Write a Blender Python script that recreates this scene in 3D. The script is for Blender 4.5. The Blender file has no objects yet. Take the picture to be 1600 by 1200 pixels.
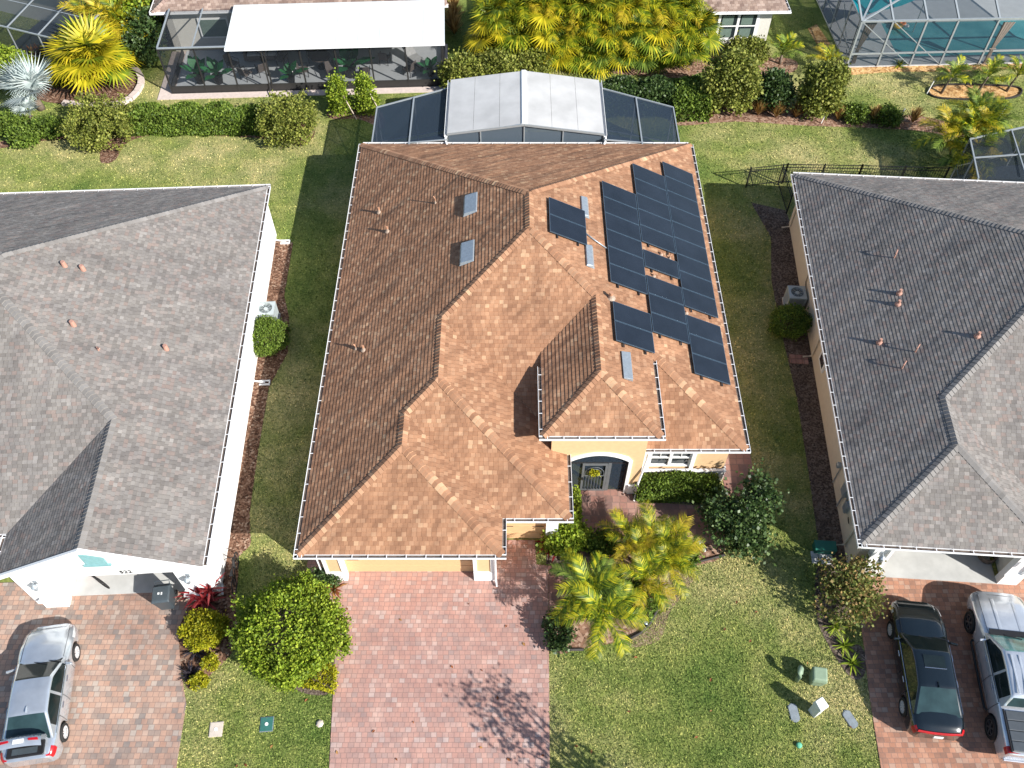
import bpy, math, random
import numpy as np
from mathutils import Vector, Matrix

C = bpy.context; S = C.scene; COL = S.collection
R = math.radians
random.seed(5); RNG = np.random.default_rng(11)

# ------------------------------------------------------------------ camera, sky, sun, exposure
CAM_H, CAM_F, CAM_P = 32.0, 1390.0 / 1600.0 * 36.0, 53.478
cam = bpy.data.cameras.new('camera'); cam.lens = CAM_F; cam.sensor_width = 36.0
cam.clip_start = 0.5; cam.clip_end = 2000.0
co = bpy.data.objects.new('camera', cam); COL.objects.link(co)
co.location = (0, 0, CAM_H); co.rotation_euler = (R(90.0 - CAM_P), 0, 0)
S.camera = co
SUN_EL, SUN_AZ = 33.5, 126.0            # azimuth clockwise from +Y (away from the camera)
w = bpy.data.worlds.new('World'); S.world = w; w.use_nodes = True
nt = w.node_tree; nt.nodes.clear()
sky = nt.nodes.new('ShaderNodeTexSky'); sky.sky_type = 'NISHITA'; sky.sun_disc = False
sky.sun_elevation = R(SUN_EL); sky.sun_rotation = R(SUN_AZ); sky.air_density = 1.0; sky.dust_density = 0.6
bg = nt.nodes.new('ShaderNodeBackground'); bg.inputs[1].default_value = 0.095
ow = nt.nodes.new('ShaderNodeOutputWorld')
nt.links.new(sky.outputs[0], bg.inputs[0]); nt.links.new(bg.outputs[0], ow.inputs[0])
sl = bpy.data.lights.new('sun', 'SUN'); sl.energy = 4.8; sl.angle = R(0.5); sl.color = (1.0, 0.965, 0.915)
so = bpy.data.objects.new('sun', sl); COL.objects.link(so); so.location = (40, -40, 60)
sd = Vector((math.sin(R(SUN_AZ)) * math.cos(R(SUN_EL)), math.cos(R(SUN_AZ)) * math.cos(R(SUN_EL)), math.sin(R(SUN_EL))))
so.rotation_euler = sd.to_track_quat('Z', 'Y').to_euler()
S.view_settings.view_transform = 'Standard'; S.view_settings.look = 'None'
S.view_settings.gamma = 1.0; S.view_settings.use_curve_mapping = False
S.view_settings.exposure = 0.86
S.render.engine = 'CYCLES'
S.cycles.max_bounces = 6; S.cycles.diffuse_bounces = 3; S.cycles.glossy_bounces = 3
S.cycles.transparent_max_bounces = 10; S.cycles.transmission_bounces = 4

def P(u, v, z=0.0):
    """real-world spot (metres) seen at photograph pixel u, v and standing at height z"""
    p = R(CAM_P); t = (600.0 - v) / 1390.0
    y = math.cos(p) + t * math.sin(p); d = math.sin(p) - t * math.cos(p)
    k = (CAM_H - z) / d
    return ((u - 800.0) / 1390.0 * k, y * k, z)

# ------------------------------------------------------------------ materials
def nodes(name):
    m = bpy.data.materials.new(name); m.use_nodes = True
    t = m.node_tree; b = t.nodes['Principled BSDF']
    return m, t, b
def N(t, kind, **kw):
    n = t.nodes.new(kind)
    for k, v in kw.items(): setattr(n, k, v)
    return n
def L(t, a, b): t.links.new(a, b)
def math_(t, op, a, b=None, c=None):
    n = N(t, 'ShaderNodeMath', operation=op)
    for i, x in enumerate((a, b, c)):
        if x is None: continue
        if isinstance(x, (int, float)): n.inputs[i].default_value = x
        else: L(t, x, n.inputs[i])
    return n.outputs[0]
def mixc(t, f, a, b, mode='MIX'):
    n = N(t, 'ShaderNodeMix', data_type='RGBA', blend_type=mode)
    for i, x in ((0, f), (6, a), (7, b)):
        if isinstance(x, (int, float)): n.inputs[i].default_value = x
        elif isinstance(x, tuple): n.inputs[i].default_value = (*x[:3], 1)
        else: L(t, x, n.inputs[i])
    return n.outputs[2]
def ramp(t, fac, stops, interp='LINEAR'):
    n = N(t, 'ShaderNodeValToRGB'); n.color_ramp.interpolation = interp
    e = n.color_ramp.elements
    while len(e) < len(stops): e.new(0.5)
    for q, (p, c) in zip(e, stops): q.position = p; q.color = (*c[:3], 1)
    L(t, fac, n.inputs[0]); return n.outputs[0]
def noise(t, scale, detail=3.0, vec=None, rough=0.55):
    n = N(t, 'ShaderNodeTexNoise'); n.inputs['Scale'].default_value = scale
    n.inputs['Detail'].default_value = detail; n.inputs['Roughness'].default_value = rough
    if vec is not None: L(t, vec, n.inputs['Vector'])
    return n.outputs[0]
def objco(t): return N(t, 'ShaderNodeTexCoord').outputs['Object']
def bump(t, b, h, strength, dist=0.02):
    n = N(t, 'ShaderNodeBump'); n.inputs['Strength'].default_value = strength; n.inputs['Distance'].default_value = dist
    L(t, h, n.inputs['Height']); L(t, n.outputs[0], b.inputs['Normal'])

def plain(name, col, rough=0.6, metal=0.0, var=0.10, scale=6.0, spec=0.4, bmp=0.0, bscale=60.0, coat=0.0):
    m, t, b = nodes(name); v = objco(t)
    f = noise(t, scale, 4, v)
    c0 = tuple(max(0, x * (1 - var)) for x in col); c1 = tuple(min(1, x * (1 + var)) for x in col)
    L(t, ramp(t, f, [(0.3, c0), (0.7, c1)]), b.inputs['Base Color'])
    b.inputs['Roughness'].default_value = rough; b.inputs['Metallic'].default_value = metal
    b.inputs['Specular IOR Level'].default_value = spec
    if coat: b.inputs['Coat Weight'].default_value = coat; b.inputs['Coat Roughness'].default_value = 0.04
    if bmp: bump(t, b, noise(t, bscale, 3, v), bmp, 0.01)
    return m

def cells(t, u, v, wd, ht, gap_u=0.04, gap_v=0.04):
    """rows of blocks with random shifts: returns random, random2, joint mask"""
    vr = math_(t, 'DIVIDE', v, ht); row = math_(t, 'FLOOR', vr); fv = math_(t, 'FRACT', vr)
    wn = N(t, 'ShaderNodeTexWhiteNoise', noise_dimensions='1D'); L(t, row, wn.inputs['W'])
    uu = math_(t, 'ADD', math_(t, 'DIVIDE', u, wd), math_(t, 'MULTIPLY', wn.outputs[0], 7.31))
    cu = math_(t, 'FLOOR', uu); fu = math_(t, 'FRACT', uu)
    cb = N(t, 'ShaderNodeCombineXYZ'); L(t, cu, cb.inputs[0]); L(t, row, cb.inputs[1])
    w2 = N(t, 'ShaderNodeTexWhiteNoise', noise_dimensions='2D'); L(t, cb.outputs[0], w2.inputs['Vector'])
    sp = N(t, 'ShaderNodeSeparateColor'); L(t, w2.outputs['Color'], sp.inputs[0])
    def edge(f, g):
        d = math_(t, 'MINIMUM', f, math_(t, 'SUBTRACT', 1.0, f))
        return math_(t, 'LESS_THAN', d, g)
    j = edge(fu, gap_u)
    if gap_v: j = math_(t, 'MAXIMUM', j, edge(fv, gap_v))
    return sp.outputs[0], sp.outputs[1], j

def shingle(name, stops, wd, ht, joint=0.62, stain=0.25, wave=0.10):
    m, t, b = nodes(name)
    uv = N(t, 'ShaderNodeUVMap'); s = N(t, 'ShaderNodeSeparateXYZ'); L(t, uv.outputs[0], s.inputs[0])
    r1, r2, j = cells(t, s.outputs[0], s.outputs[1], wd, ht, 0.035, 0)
    c = ramp(t, r1, stops)
    oc = objco(t)
    big = noise(t, 0.35, 5, oc, 0.6)
    c = mixc(t, 1.0, c, ramp(t, big, [(0.35, (1 - stain,) * 3), (0.65, (1.04,) * 3)]), 'MULTIPLY')
    sc = N(t, 'ShaderNodeCombineXYZ'); L(t, math_(t, 'MULTIPLY', s.outputs[0], 1.6), sc.inputs[0]); L(t, math_(t, 'MULTIPLY', s.outputs[1], 0.13), sc.inputs[1])
    c = mixc(t, 1.0, c, ramp(t, noise(t, 1.0, 4, sc.outputs[0], 0.6), [(0.38, (0.86, 0.86, 0.88)), (0.6, (1.03,) * 3)]), 'MULTIPLY')
    c = mixc(t, 1.0, c, ramp(t, noise(t, 90, 2, oc), [(0.3, (0.86,) * 3), (0.7, (1.1,) * 3)]), 'MULTIPLY')
    c = mixc(t, j, c, mixc(t, 1.0, c, (joint,) * 3, 'MULTIPLY'))  # shadow in the slots between tabs, put into the colour
    L(t, c, b.inputs['Base Color']); b.inputs['Roughness'].default_value = 0.9; b.inputs['Specular IOR Level'].default_value = 0.15
    h = math_(t, 'SUBTRACT', r2, math_(t, 'MULTIPLY', j, 1.5)); bump(t, b, h, 0.5, 0.01)
    mp = N(t, 'ShaderNodeMapping'); mp.vector_type = 'TEXTURE'; mp.inputs['Rotation'].default_value = (0, 0, R(42)); mp.inputs['Scale'].default_value = (5.0, 0.9, 1.5); L(t, oc, mp.inputs[0])
    b2 = N(t, 'ShaderNodeBump'); b2.inputs['Strength'].default_value = 1.0; b2.inputs['Distance'].default_value = wave; L(t, noise(t, 1.1, 2, mp.outputs[0]), b2.inputs['Height'])
    L(t, b2.outputs[0], b.inputs['Normal'].links[0].from_node.inputs['Normal'])
    return m

def island(name, stops, rough=0.6, trans=0.25, var=0.25, spec=0.3, nscale=1.5):
    """leaves and cap tiles: one colour for each separate piece, gentle drift over the plant"""
    m, t, b = nodes(name)
    g = N(t, 'ShaderNodeNewGeometry')
    c = ramp(t, g.outputs['Random Per Island'], stops)
    c = mixc(t, 1.0, c, ramp(t, noise(t, nscale, 2, objco(t)), [(0.35, (1 - var,) * 3), (0.65, (1 + var * 0.6,) * 3)]), 'MULTIPLY')
    L(t, c, b.inputs['Base Color']); b.inputs['Roughness'].default_value = rough; b.inputs['Specular IOR Level'].default_value = spec
    if trans:
        tr = N(t, 'ShaderNodeBsdfTranslucent'); L(t, c, tr.inputs[0])
        mx = N(t, 'ShaderNodeMixShader'); mx.inputs[0].default_value = trans
        L(t, b.outputs[0], mx.inputs[1]); L(t, tr.outputs[0], mx.inputs[2])
        L(t, mx.outputs[0], t.nodes['Material Output'].inputs[0])
    return m

def paver(name, stops, wd=0.2, ht=0.17, stainc=(0.55, 0.5, 0.5), joint=(0.16, 0.12, 0.1)):
    m, t, b = nodes(name); v = objco(t)
    wob = N(t, 'ShaderNodeTexNoise'); wob.inputs['Scale'].default_value = 4.0; L(t, v, wob.inputs['Vector'])
    vm = N(t, 'ShaderNodeVectorMath', operation='SCALE'); L(t, wob.outputs['Color'], vm.inputs[0]); vm.inputs[3].default_value = 0.03
    va = N(t, 'ShaderNodeVectorMath', operation='ADD'); L(t, v, va.inputs[0]); L(t, vm.outputs[0], va.inputs[1])
    s = N(t, 'ShaderNodeSeparateXYZ'); L(t, va.outputs[0], s.inputs[0])
    r1, r2, j = cells(t, s.outputs[0], s.outputs[1], wd, ht, 0.055, 0.06)
    c = ramp(t, r1, stops)
    c = mixc(t, 1.0, c, ramp(t, noise(t, 0.45, 5, v, 0.65), [(0.36, stainc), (0.55, (1, 1, 1))]), 'MULTIPLY')
    c = mixc(t, 1.0, c, ramp(t, noise(t, 2.2, 4, v, 0.65), [(0.3, (0.8, 0.82, 0.86)), (0.7, (1.12, 1.08, 1.05))]), 'MULTIPLY')
    c = mixc(t, j, c, mixc(t, 0.55, c, joint))
    L(t, c, b.inputs['Base Color']); b.inputs['Roughness'].default_value = 0.8; b.inputs['Specular IOR Level'].default_value = 0.25
    bump(t, b, math_(t, 'SUBTRACT', math_(t, 'MULTIPLY', r2, 0.4), j), 0.35, 0.006)
    return m

def turf(name, blade=False):
    m, t, b = nodes(name); v = objco(t)
    big = noise(t, 0.16, 5, v, 0.6); mid = noise(t, 1.1, 4, v, 0.6)
    c = ramp(t, big, [(0.32, (0.112, 0.172, 0.042)), (0.46, (0.218, 0.255, 0.076)), (0.62, (0.38, 0.35, 0.165))])
    c = mixc(t, 1.0, c, ramp(t, mid, [(0.3, (0.72, 0.80, 0.70)), (0.7, (1.2, 1.12, 1.1))]), 'MULTIPLY')
    fine = noise(t, 9, 4, v, 0.7)
    c = mixc(t, 1.0, c, ramp(t, fine, [(0.3, (0.6, 0.64, 0.6)), (0.7, (1.3, 1.25, 1.2))]), 'MULTIPLY')
    if blade:
        g = N(t, 'ShaderNodeNewGeometry')
        c = mixc(t, 1.0, c, ramp(t, g.outputs['Random Per Island'], [(0, (0.30, 0.42, 0.28)), (0.45, (0.85, 0.92, 0.8)), (0.8, (1.35, 1.3, 1.25)), (1, (2.3, 2.0, 2.2))]), 'MULTIPLY')
    L(t, c, b.inputs['Base Color']); b.inputs['Roughness'].default_value = 0.9; b.inputs['Specular IOR Level'].default_value = 0.12
    if not blade: bump(t, b, noise(t, 22, 4, v, 0.7), 0.8, 0.05)
    return m

def mulchm(name, stops, sc=14.0):
    m, t, b = nodes(name); v = objco(t)
    vo = N(t, 'ShaderNodeTexVoronoi'); vo.inputs['Scale'].default_value = sc; vo.inputs['Randomness'].default_value = 1.0; L(t, v, vo.inputs['Vector'])
    sp = N(t, 'ShaderNodeSeparateColor'); L(t, vo.outputs['Color'], sp.inputs[0])
    c = ramp(t, sp.outputs[0], stops)
    c = mixc(t, 1.0, c, ramp(t, noise(t, 0.9, 4, v), [(0.3, (0.7,) * 3), (0.7, (1.15,) * 3)]), 'MULTIPLY')
    L(t, c, b.inputs['Base Color']); b.inputs['Roughness'].default_value = 0.95; b.inputs['Specular IOR Level'].default_value = 0.1
    bump(t, b, sp.outputs[1], 0.9, 0.03)
    return m

def screen(name, col, alpha):
    m, t, b = nodes(name)
    b.inputs['Base Color'].default_value = (*col, 1); b.inputs['Roughness'].default_value = 0.6; b.inputs['Specular IOR Level'].default_value = 0.2
    tr = N(t, 'ShaderNodeBsdfTransparent'); mx = N(t, 'ShaderNodeMixShader')
    mx.inputs[0].default_value = alpha
    L(t, tr.outputs[0], mx.inputs[1]); L(t, b.outputs[0], mx.inputs[2]); L(t, mx.outputs[0], t.nodes['Material Output'].inputs[0])
    return m

def carpaint(name, col, metal=0.6, rough=0.28, coat=1.0):
    m, t, b = nodes(name)
    f = noise(t, 3, 2, objco(t))
    L(t, ramp(t, f, [(0.3, tuple(x * 0.92 for x in col)), (0.7, tuple(min(1, x * 1.06) for x in col))]), b.inputs['Base Color'])
    b.inputs['Metallic'].default_value = metal; b.inputs['Roughness'].default_value = rough
    b.inputs['Coat Weight'].default_value = coat; b.inputs['Coat Roughness'].default_value = 0.03
    return m

M = {}
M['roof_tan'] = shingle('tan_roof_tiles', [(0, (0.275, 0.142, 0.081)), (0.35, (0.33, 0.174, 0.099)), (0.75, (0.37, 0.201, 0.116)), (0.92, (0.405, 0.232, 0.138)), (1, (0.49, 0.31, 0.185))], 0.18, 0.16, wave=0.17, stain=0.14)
M['cap_tan'] = island('tan_ridge_tiles', [(0, (0.25, 0.127, 0.072)), (0.5, (0.335, 0.178, 0.102)), (0.85, (0.385, 0.22, 0.13)), (1, (0.53, 0.345, 0.205))], 0.9, 0, 0.12)
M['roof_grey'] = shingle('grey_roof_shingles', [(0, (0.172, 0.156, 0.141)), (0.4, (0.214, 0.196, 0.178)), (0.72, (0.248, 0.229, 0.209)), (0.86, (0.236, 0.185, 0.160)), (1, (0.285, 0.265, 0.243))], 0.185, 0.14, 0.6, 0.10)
M['cap_grey'] = island('grey_ridge_shingles', [(0, (0.18, 0.167, 0.155)), (1, (0.24, 0.225, 0.21))], 0.9, 0, 0.12)
M['roof_brown'] = shingle('brown_roof_shingles', [(0, (0.22, 0.15, 0.12)), (0.6, (0.33, 0.24, 0.19)), (1, (0.42, 0.32, 0.26))], 0.25, 0.17)
M['roof_red'] = shingle('reddish_roof_shingles', [(0, (0.26, 0.13, 0.10)), (0.6, (0.36, 0.20, 0.15)), (1, (0.42, 0.26, 0.20))], 0.25, 0.17)
M['cap_brown'] = island('brown_ridge_shingles', [(0, (0.25, 0.17, 0.14)), (1, (0.36, 0.26, 0.21))], 0.9, 0, 0.12)
M['white'] = plain('white_paint', (0.80, 0.80, 0.78), 0.5, var=0.04)
M['gutter'] = plain('white_gutter_metal', (0.78, 0.78, 0.78), 0.4, var=0.05)
M['gutter_in'] = plain('gutter_debris', (0.10, 0.075, 0.06), 0.9, var=0.5, scale=8)
M['stucco_tan'] = plain('tan_stucco', (0.64, 0.43, 0.235), 0.85, var=0.05, bmp=0.25, bscale=80)
M['stucco_white'] = plain('white_stucco', (0.82, 0.82, 0.80), 0.85, var=0.03, bmp=0.2, bscale=80)
M['stucco_cream'] = plain('cream_stucco', (0.62, 0.54, 0.42), 0.85, var=0.05, bmp=0.2, bscale=80)
M['stucco_grey'] = plain('pale_grey_stucco', (0.58, 0.56, 0.50), 0.85, var=0.04, bmp=0.2, bscale=80)
M['door_tan'] = plain('tan_garage_door', (0.64, 0.41, 0.215), 0.6, var=0.04)
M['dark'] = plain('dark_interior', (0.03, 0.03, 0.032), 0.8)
M['bronze'] = plain('dark_bronze_frame', (0.028, 0.027, 0.026), 0.45)
M['silver_frame'] = plain('grey_aluminium_frame', (0.34, 0.37, 0.38), 0.4, 0.3, var=0.06)
M['door_frame'] = plain('grey_screen_door_metal', (0.15, 0.16, 0.165), 0.5, 0.2)
M['glass'] = plain('window_glass', (0.02, 0.028, 0.032), 0.06, spec=0.6, var=0.2)
M['blind'] = plain('green_grey_blind', (0.13, 0.18, 0.15), 0.6)
M['concrete'] = plain('concrete', (0.44, 0.44, 0.42), 0.85, var=0.10, scale=2.0, bmp=0.2)
M['deck'] = plain('pool_deck_concrete', (0.46, 0.48, 0.49), 0.8, var=0.06, scale=2)
M['kerb'] = plain('pale_pink_concrete_edging', (0.55, 0.46, 0.41), 0.85, var=0.1)
M['vent'] = plain('blue_grey_vent_metal', (0.34, 0.38, 0.41), 0.4, 0.45, var=0.12, scale=10)
M['pipe_tan'] = plain('tan_painted_pipe', (0.42, 0.22, 0.13), 0.7)
M['pipe_pink'] = plain('terracotta_painted_pipe', (0.40, 0.22, 0.165), 0.7)
M['lead'] = plain('pale_lead_boot', (0.33, 0.25, 0.19), 0.6)
M['panel'] = plain('solar_cell_glass', (0.012, 0.016, 0.024), 0.2, var=0.25, scale=0.8, spec=0.42)
M['panel_frame'] = plain('solar_frame_metal', (0.10, 0.15, 0.20), 0.4, 0.6)
M['rail'] = plain('dark_mounting_rail', (0.05, 0.05, 0.055), 0.5, 0.5)
M['awning'] = plain('white_insulated_roof_panel', (0.60, 0.63, 0.62), 0.55, var=0.06, scale=0.8)
M['awning_grey'] = plain('weathered_white_roof_panel', (0.45, 0.445, 0.43), 0.6, var=0.14, scale=0.7)
M['screen'] = screen('dark_insect_screen', (0.030, 0.045, 0.065), 0.68)
M['screen_lt'] = screen('thin_insect_screen', (0.02, 0.034, 0.040), 0.52)
M['screen_mid'] = screen('grey_insect_screen', (0.028, 0.036, 0.045), 0.58)
M['screen_thin'] = screen('patio_insect_screen', (0.025, 0.03, 0.036), 0.36)
M['screen_pale'] = screen('pale_gable_screen', (0.10, 0.13, 0.16), 0.80)
M['paver'] = paver('red_pavers', [(0, (0.36, 0.255, 0.225)), (0.15, (0.40, 0.255, 0.215)), (0.4, (0.43, 0.25, 0.203)), (0.7, (0.46, 0.272, 0.222)), (0.88, (0.47, 0.31, 0.26)), (1, (0.49, 0.37, 0.325))], 0.2, 0.17, (0.88, 0.86, 0.87))
M['paver_l'] = paver('mixed_pavers', [(0, (0.25, 0.215, 0.19)), (0.2, (0.335, 0.25, 0.20)), (0.5, (0.415, 0.265, 0.195)), (0.75, (0.45, 0.30, 0.225)), (1, (0.41, 0.355, 0.30))], 0.21, 0.19, (0.76, 0.73, 0.74))
M['paver_r'] = paver('orange_pavers', [(0, (0.29, 0.165, 0.115)), (0.4, (0.40, 0.20, 0.125)), (0.75, (0.46, 0.24, 0.155)), (1, (0.44, 0.30, 0.22))], 0.21, 0.17, (0.84, 0.82, 0.84))
M['paver_walk'] = paver('walk_pavers', [(0, (0.22, 0.14, 0.12)), (0.5, (0.34, 0.18, 0.14)), (1, (0.41, 0.25, 0.20))], 0.3, 0.3, (0.8, 0.78, 0.78))
M['lawn'] = turf('lawn_turf'); M['blade'] = turf('grass_blades', True)
M['mulch'] = mulchm('brown_bark_mulch', [(0, (0.055, 0.028, 0.018)), (0.5, (0.16, 0.085, 0.055)), (0.85, (0.25, 0.15, 0.10)), (1, (0.36, 0.26, 0.19))])
M['mulch_pink'] = mulchm('pale_pine_mulch', [(0, (0.12, 0.065, 0.045)), (0.5, (0.28, 0.16, 0.105)), (1, (0.42, 0.29, 0.21))], 10)
M['mulch_gold'] = mulchm('golden_wood_mulch', [(0, (0.26, 0.13, 0.05)), (0.5, (0.52, 0.30, 0.12)), (1, (0.66, 0.44, 0.22))], 9)
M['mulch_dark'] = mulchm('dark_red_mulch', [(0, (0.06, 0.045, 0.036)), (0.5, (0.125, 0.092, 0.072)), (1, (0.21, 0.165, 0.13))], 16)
M['bare'] = mulchm('dry_thatch', [(0, (0.16, 0.11, 0.065)), (0.6, (0.29, 0.215, 0.13)), (1, (0.36, 0.29, 0.19))], 30)
M['edging'] = plain('black_bed_edging', (0.035, 0.03, 0.028), 0.7)
M['bark'] = plain('grey_brown_bark', (0.15, 0.115, 0.085), 0.9, var=0.3, scale=20, bmp=0.5)
M['stake'] = plain('pale_wood_stake', (0.52, 0.43, 0.33), 0.8)
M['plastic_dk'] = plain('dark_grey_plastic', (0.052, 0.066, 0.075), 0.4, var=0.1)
M['plastic_bk'] = plain('black_plastic', (0.015, 0.015, 0.016), 0.45)
M['ac'] = plain('pale_grey_metal_cabinet', (0.42, 0.47, 0.47), 0.45, 0.2, var=0.05)
M['ac_dk'] = plain('dark_fan_grille', (0.07, 0.085, 0.09), 0.5)
M['tyre'] = plain('tyre_rubber', (0.018, 0.018, 0.018), 0.8)
M['rim'] = plain('alloy_rim', (0.66, 0.66, 0.67), 0.35, 0.3)
M['car_glass_rear'] = plain('teal_reflection_rear_glass', (0.022, 0.045, 0.047), 0.06, spec=0.6, var=0.3, scale=2)  # teal reflection on the rear window, mixed into its base colour
M['rim_dk'] = plain('dark_alloy_rim', (0.20, 0.21, 0.22), 0.3, 0.8)
M['car_silver'] = carpaint('silver_car_paint', (0.54, 0.58, 0.62), 0.65, 0.24)
M['car_black'] = carpaint('black_car_paint', (0.006, 0.011, 0.014), 0.2, 0.2)
M['car_truck'] = carpaint('bright_silver_truck_paint', (0.64, 0.67, 0.70), 0.55, 0.25)
M['car_glass'] = plain('car_glass', (0.010, 0.016, 0.016), 0.05, spec=0.6, var=0.3, scale=2)
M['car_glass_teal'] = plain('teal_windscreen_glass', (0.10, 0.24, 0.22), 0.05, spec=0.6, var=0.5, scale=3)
M['chrome'] = plain('chrome_trim', (0.72, 0.72, 0.73), 0.2, 0.95)
M['lamp_red'] = plain('red_lamp_lens', (0.36, 0.008, 0.012), 0.2, spec=0.6)
M['lamp_clear'] = plain('clear_lamp_lens', (0.55, 0.56, 0.56), 0.15, spec=0.6)
M['plate'] = plain('licence_plate_white', (0.70, 0.70, 0.68), 0.5)
M['tonneau'] = plain('dark_grey_tonneau_vinyl', (0.055, 0.065, 0.075), 0.55, var=0.1)
M['green_box'] = plain('sage_green_utility_box', (0.20, 0.27, 0.18), 0.55, var=0.08)
M['white_box'] = plain('pale_grey_utility_box', (0.60, 0.62, 0.60), 0.5, var=0.05)
M['plate_grey'] = plain('blue_grey_cover_plate', (0.20, 0.23, 0.25), 0.7, var=0.15)
M['plate_green'] = plain('teal_green_cover_plate', (0.03, 0.13, 0.11), 0.7)
M['plate_pale'] = plain('pale_cover_plate', (0.52, 0.45, 0.38), 0.75)
M['teal'] = plain('turquoise_fabric', (0.0, 0.36, 0.42), 0.7, var=0.06)
M['teal_vent'] = plain('pale_teal_paint', (0.20, 0.37, 0.38), 0.6)
M['curtain'] = plain('taupe_curtain_fabric', (0.23, 0.19, 0.16), 0.85, var=0.12)
M['wicker'] = plain('grey_brown_wicker', (0.12, 0.10, 0.09), 0.8, var=0.3, scale=40)
M['cushion'] = plain('pale_grey_cushion', (0.40, 0.40, 0.39), 0.9)
M['black_metal'] = plain('black_fence_metal', (0.012, 0.012, 0.013), 0.45)
M['red'] = plain('red_plastic', (0.55, 0.02, 0.03), 0.45)
M['yellow'] = plain('yellow_plastic', (0.75, 0.45, 0.03), 0.5)
M['blue'] = plain('blue_plastic', (0.05, 0.20, 0.50), 0.5)
M['orange'] = plain('orange_plastic', (0.75, 0.22, 0.05), 0.5)
M['number'] = plain('dark_number_paint', (0.05, 0.05, 0.05), 0.5)
m, t, b = nodes('pool_water'); b.inputs['Roughness'].default_value = 0.04
L(t, ramp(t, noise(t, 0.8, 3, objco(t)), [(0.3, (0.05, 0.26, 0.29)), (0.7, (0.10, 0.36, 0.38))]), b.inputs['Base Color'])
bump(t, b, noise(t, 5, 3, objco(t)), 0.12, 0.03); M['water'] = m
# foliage (each leaf its own tone)
def G(name, a, bb, c, **k): return island(name, [(0, a), (0.55, bb), (1, c)], **k)
M['lf_bright'] = G('bright_green_leaves', (0.095, 0.155, 0.012), (0.215, 0.30, 0.022), (0.40, 0.47, 0.05))
M['lf_lime'] = G('lime_gold_leaves', (0.16, 0.19, 0.006), (0.34, 0.33, 0.012), (0.48, 0.42, 0.02))
M['lf_mid'] = G('mid_green_leaves', (0.060, 0.105, 0.014), (0.125, 0.195, 0.024), (0.24, 0.32, 0.05))
M['lf_olive'] = G('olive_leaves', (0.10, 0.125, 0.020), (0.205, 0.235, 0.036), (0.36, 0.36, 0.08))
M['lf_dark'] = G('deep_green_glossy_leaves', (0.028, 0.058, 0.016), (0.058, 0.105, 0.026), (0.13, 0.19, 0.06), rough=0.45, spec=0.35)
M['lf_rust'] = G('green_and_rust_leaves', (0.08, 0.12, 0.025), (0.20, 0.215, 0.05), (0.36, 0.22, 0.09))
M['lf_red'] = G('dark_red_strap_leaves', (0.09, 0.008, 0.01), (0.22, 0.015, 0.02), (0.42, 0.07, 0.07), rough=0.45)
M['lf_bronze'] = G('orange_bronze_strap_leaves', (0.16, 0.05, 0.02), (0.35, 0.12, 0.04), (0.45, 0.25, 0.08))
M['lf_black'] = G('blackish_purple_leaves', (0.016, 0.012, 0.018), (0.032, 0.026, 0.034), (0.07, 0.065, 0.075), trans=0.05)
M['lf_palm'] = G('palm_leaflets', (0.06, 0.12, 0.008), (0.24, 0.29, 0.014), (0.56, 0.50, 0.02), var=0.35, rough=0.45)
M['lf_palm_y'] = G('yellowing_palm_leaflets', (0.26, 0.25, 0.012), (0.52, 0.42, 0.02), (0.66, 0.47, 0.04), var=0.3, rough=0.45)
M['lf_fan'] = G('fan_palm_segments', (0.10, 0.16, 0.012), (0.23, 0.28, 0.02), (0.46, 0.42, 0.03), var=0.35, rough=0.4)
M['lf_fan_y'] = G('golden_fan_palm_segments', (0.26, 0.25, 0.01), (0.48, 0.41, 0.015), (0.64, 0.50, 0.03), var=0.25, rough=0.45)
M['lf_silver'] = G('silver_blue_palm_segments', (0.36, 0.43, 0.42), (0.48, 0.55, 0.53), (0.60, 0.65, 0.62), var=0.15, rough=0.55)
M['lf_straw'] = G('straw_grass_blades', (0.24, 0.13, 0.035), (0.42, 0.25, 0.08), (0.56, 0.40, 0.17))
M['lf_banana'] = G('broad_emerald_leaves', (0.012, 0.09, 0.03), (0.02, 0.14, 0.045), (0.04, 0.20, 0.07), rough=0.4)

# ------------------------------------------------------------------ builders
MW = {}
def link(o, parent=None):
    COL.objects.link(o)
    if parent is not None: o.parent = parent
    return o
def tag(o, label=None, cat=None, group=None, kind=None):
    if label: o['label'] = label
    if cat: o['category'] = cat
    if group: o['group'] = group
    if kind: o['kind'] = kind
    return o
def thing(name, loc, label, cat, rz=0.0, group=None):
    o = bpy.data.objects.new(name, None); o.location = loc; o.rotation_euler = (0, 0, R(rz)); o.empty_display_size = 0.3
    COL.objects.link(o); MW[o.name] = Matrix.Translation(loc) @ Matrix.Rotation(R(rz), 4, 'Z')
    return tag(o, label, cat, group)

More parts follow.
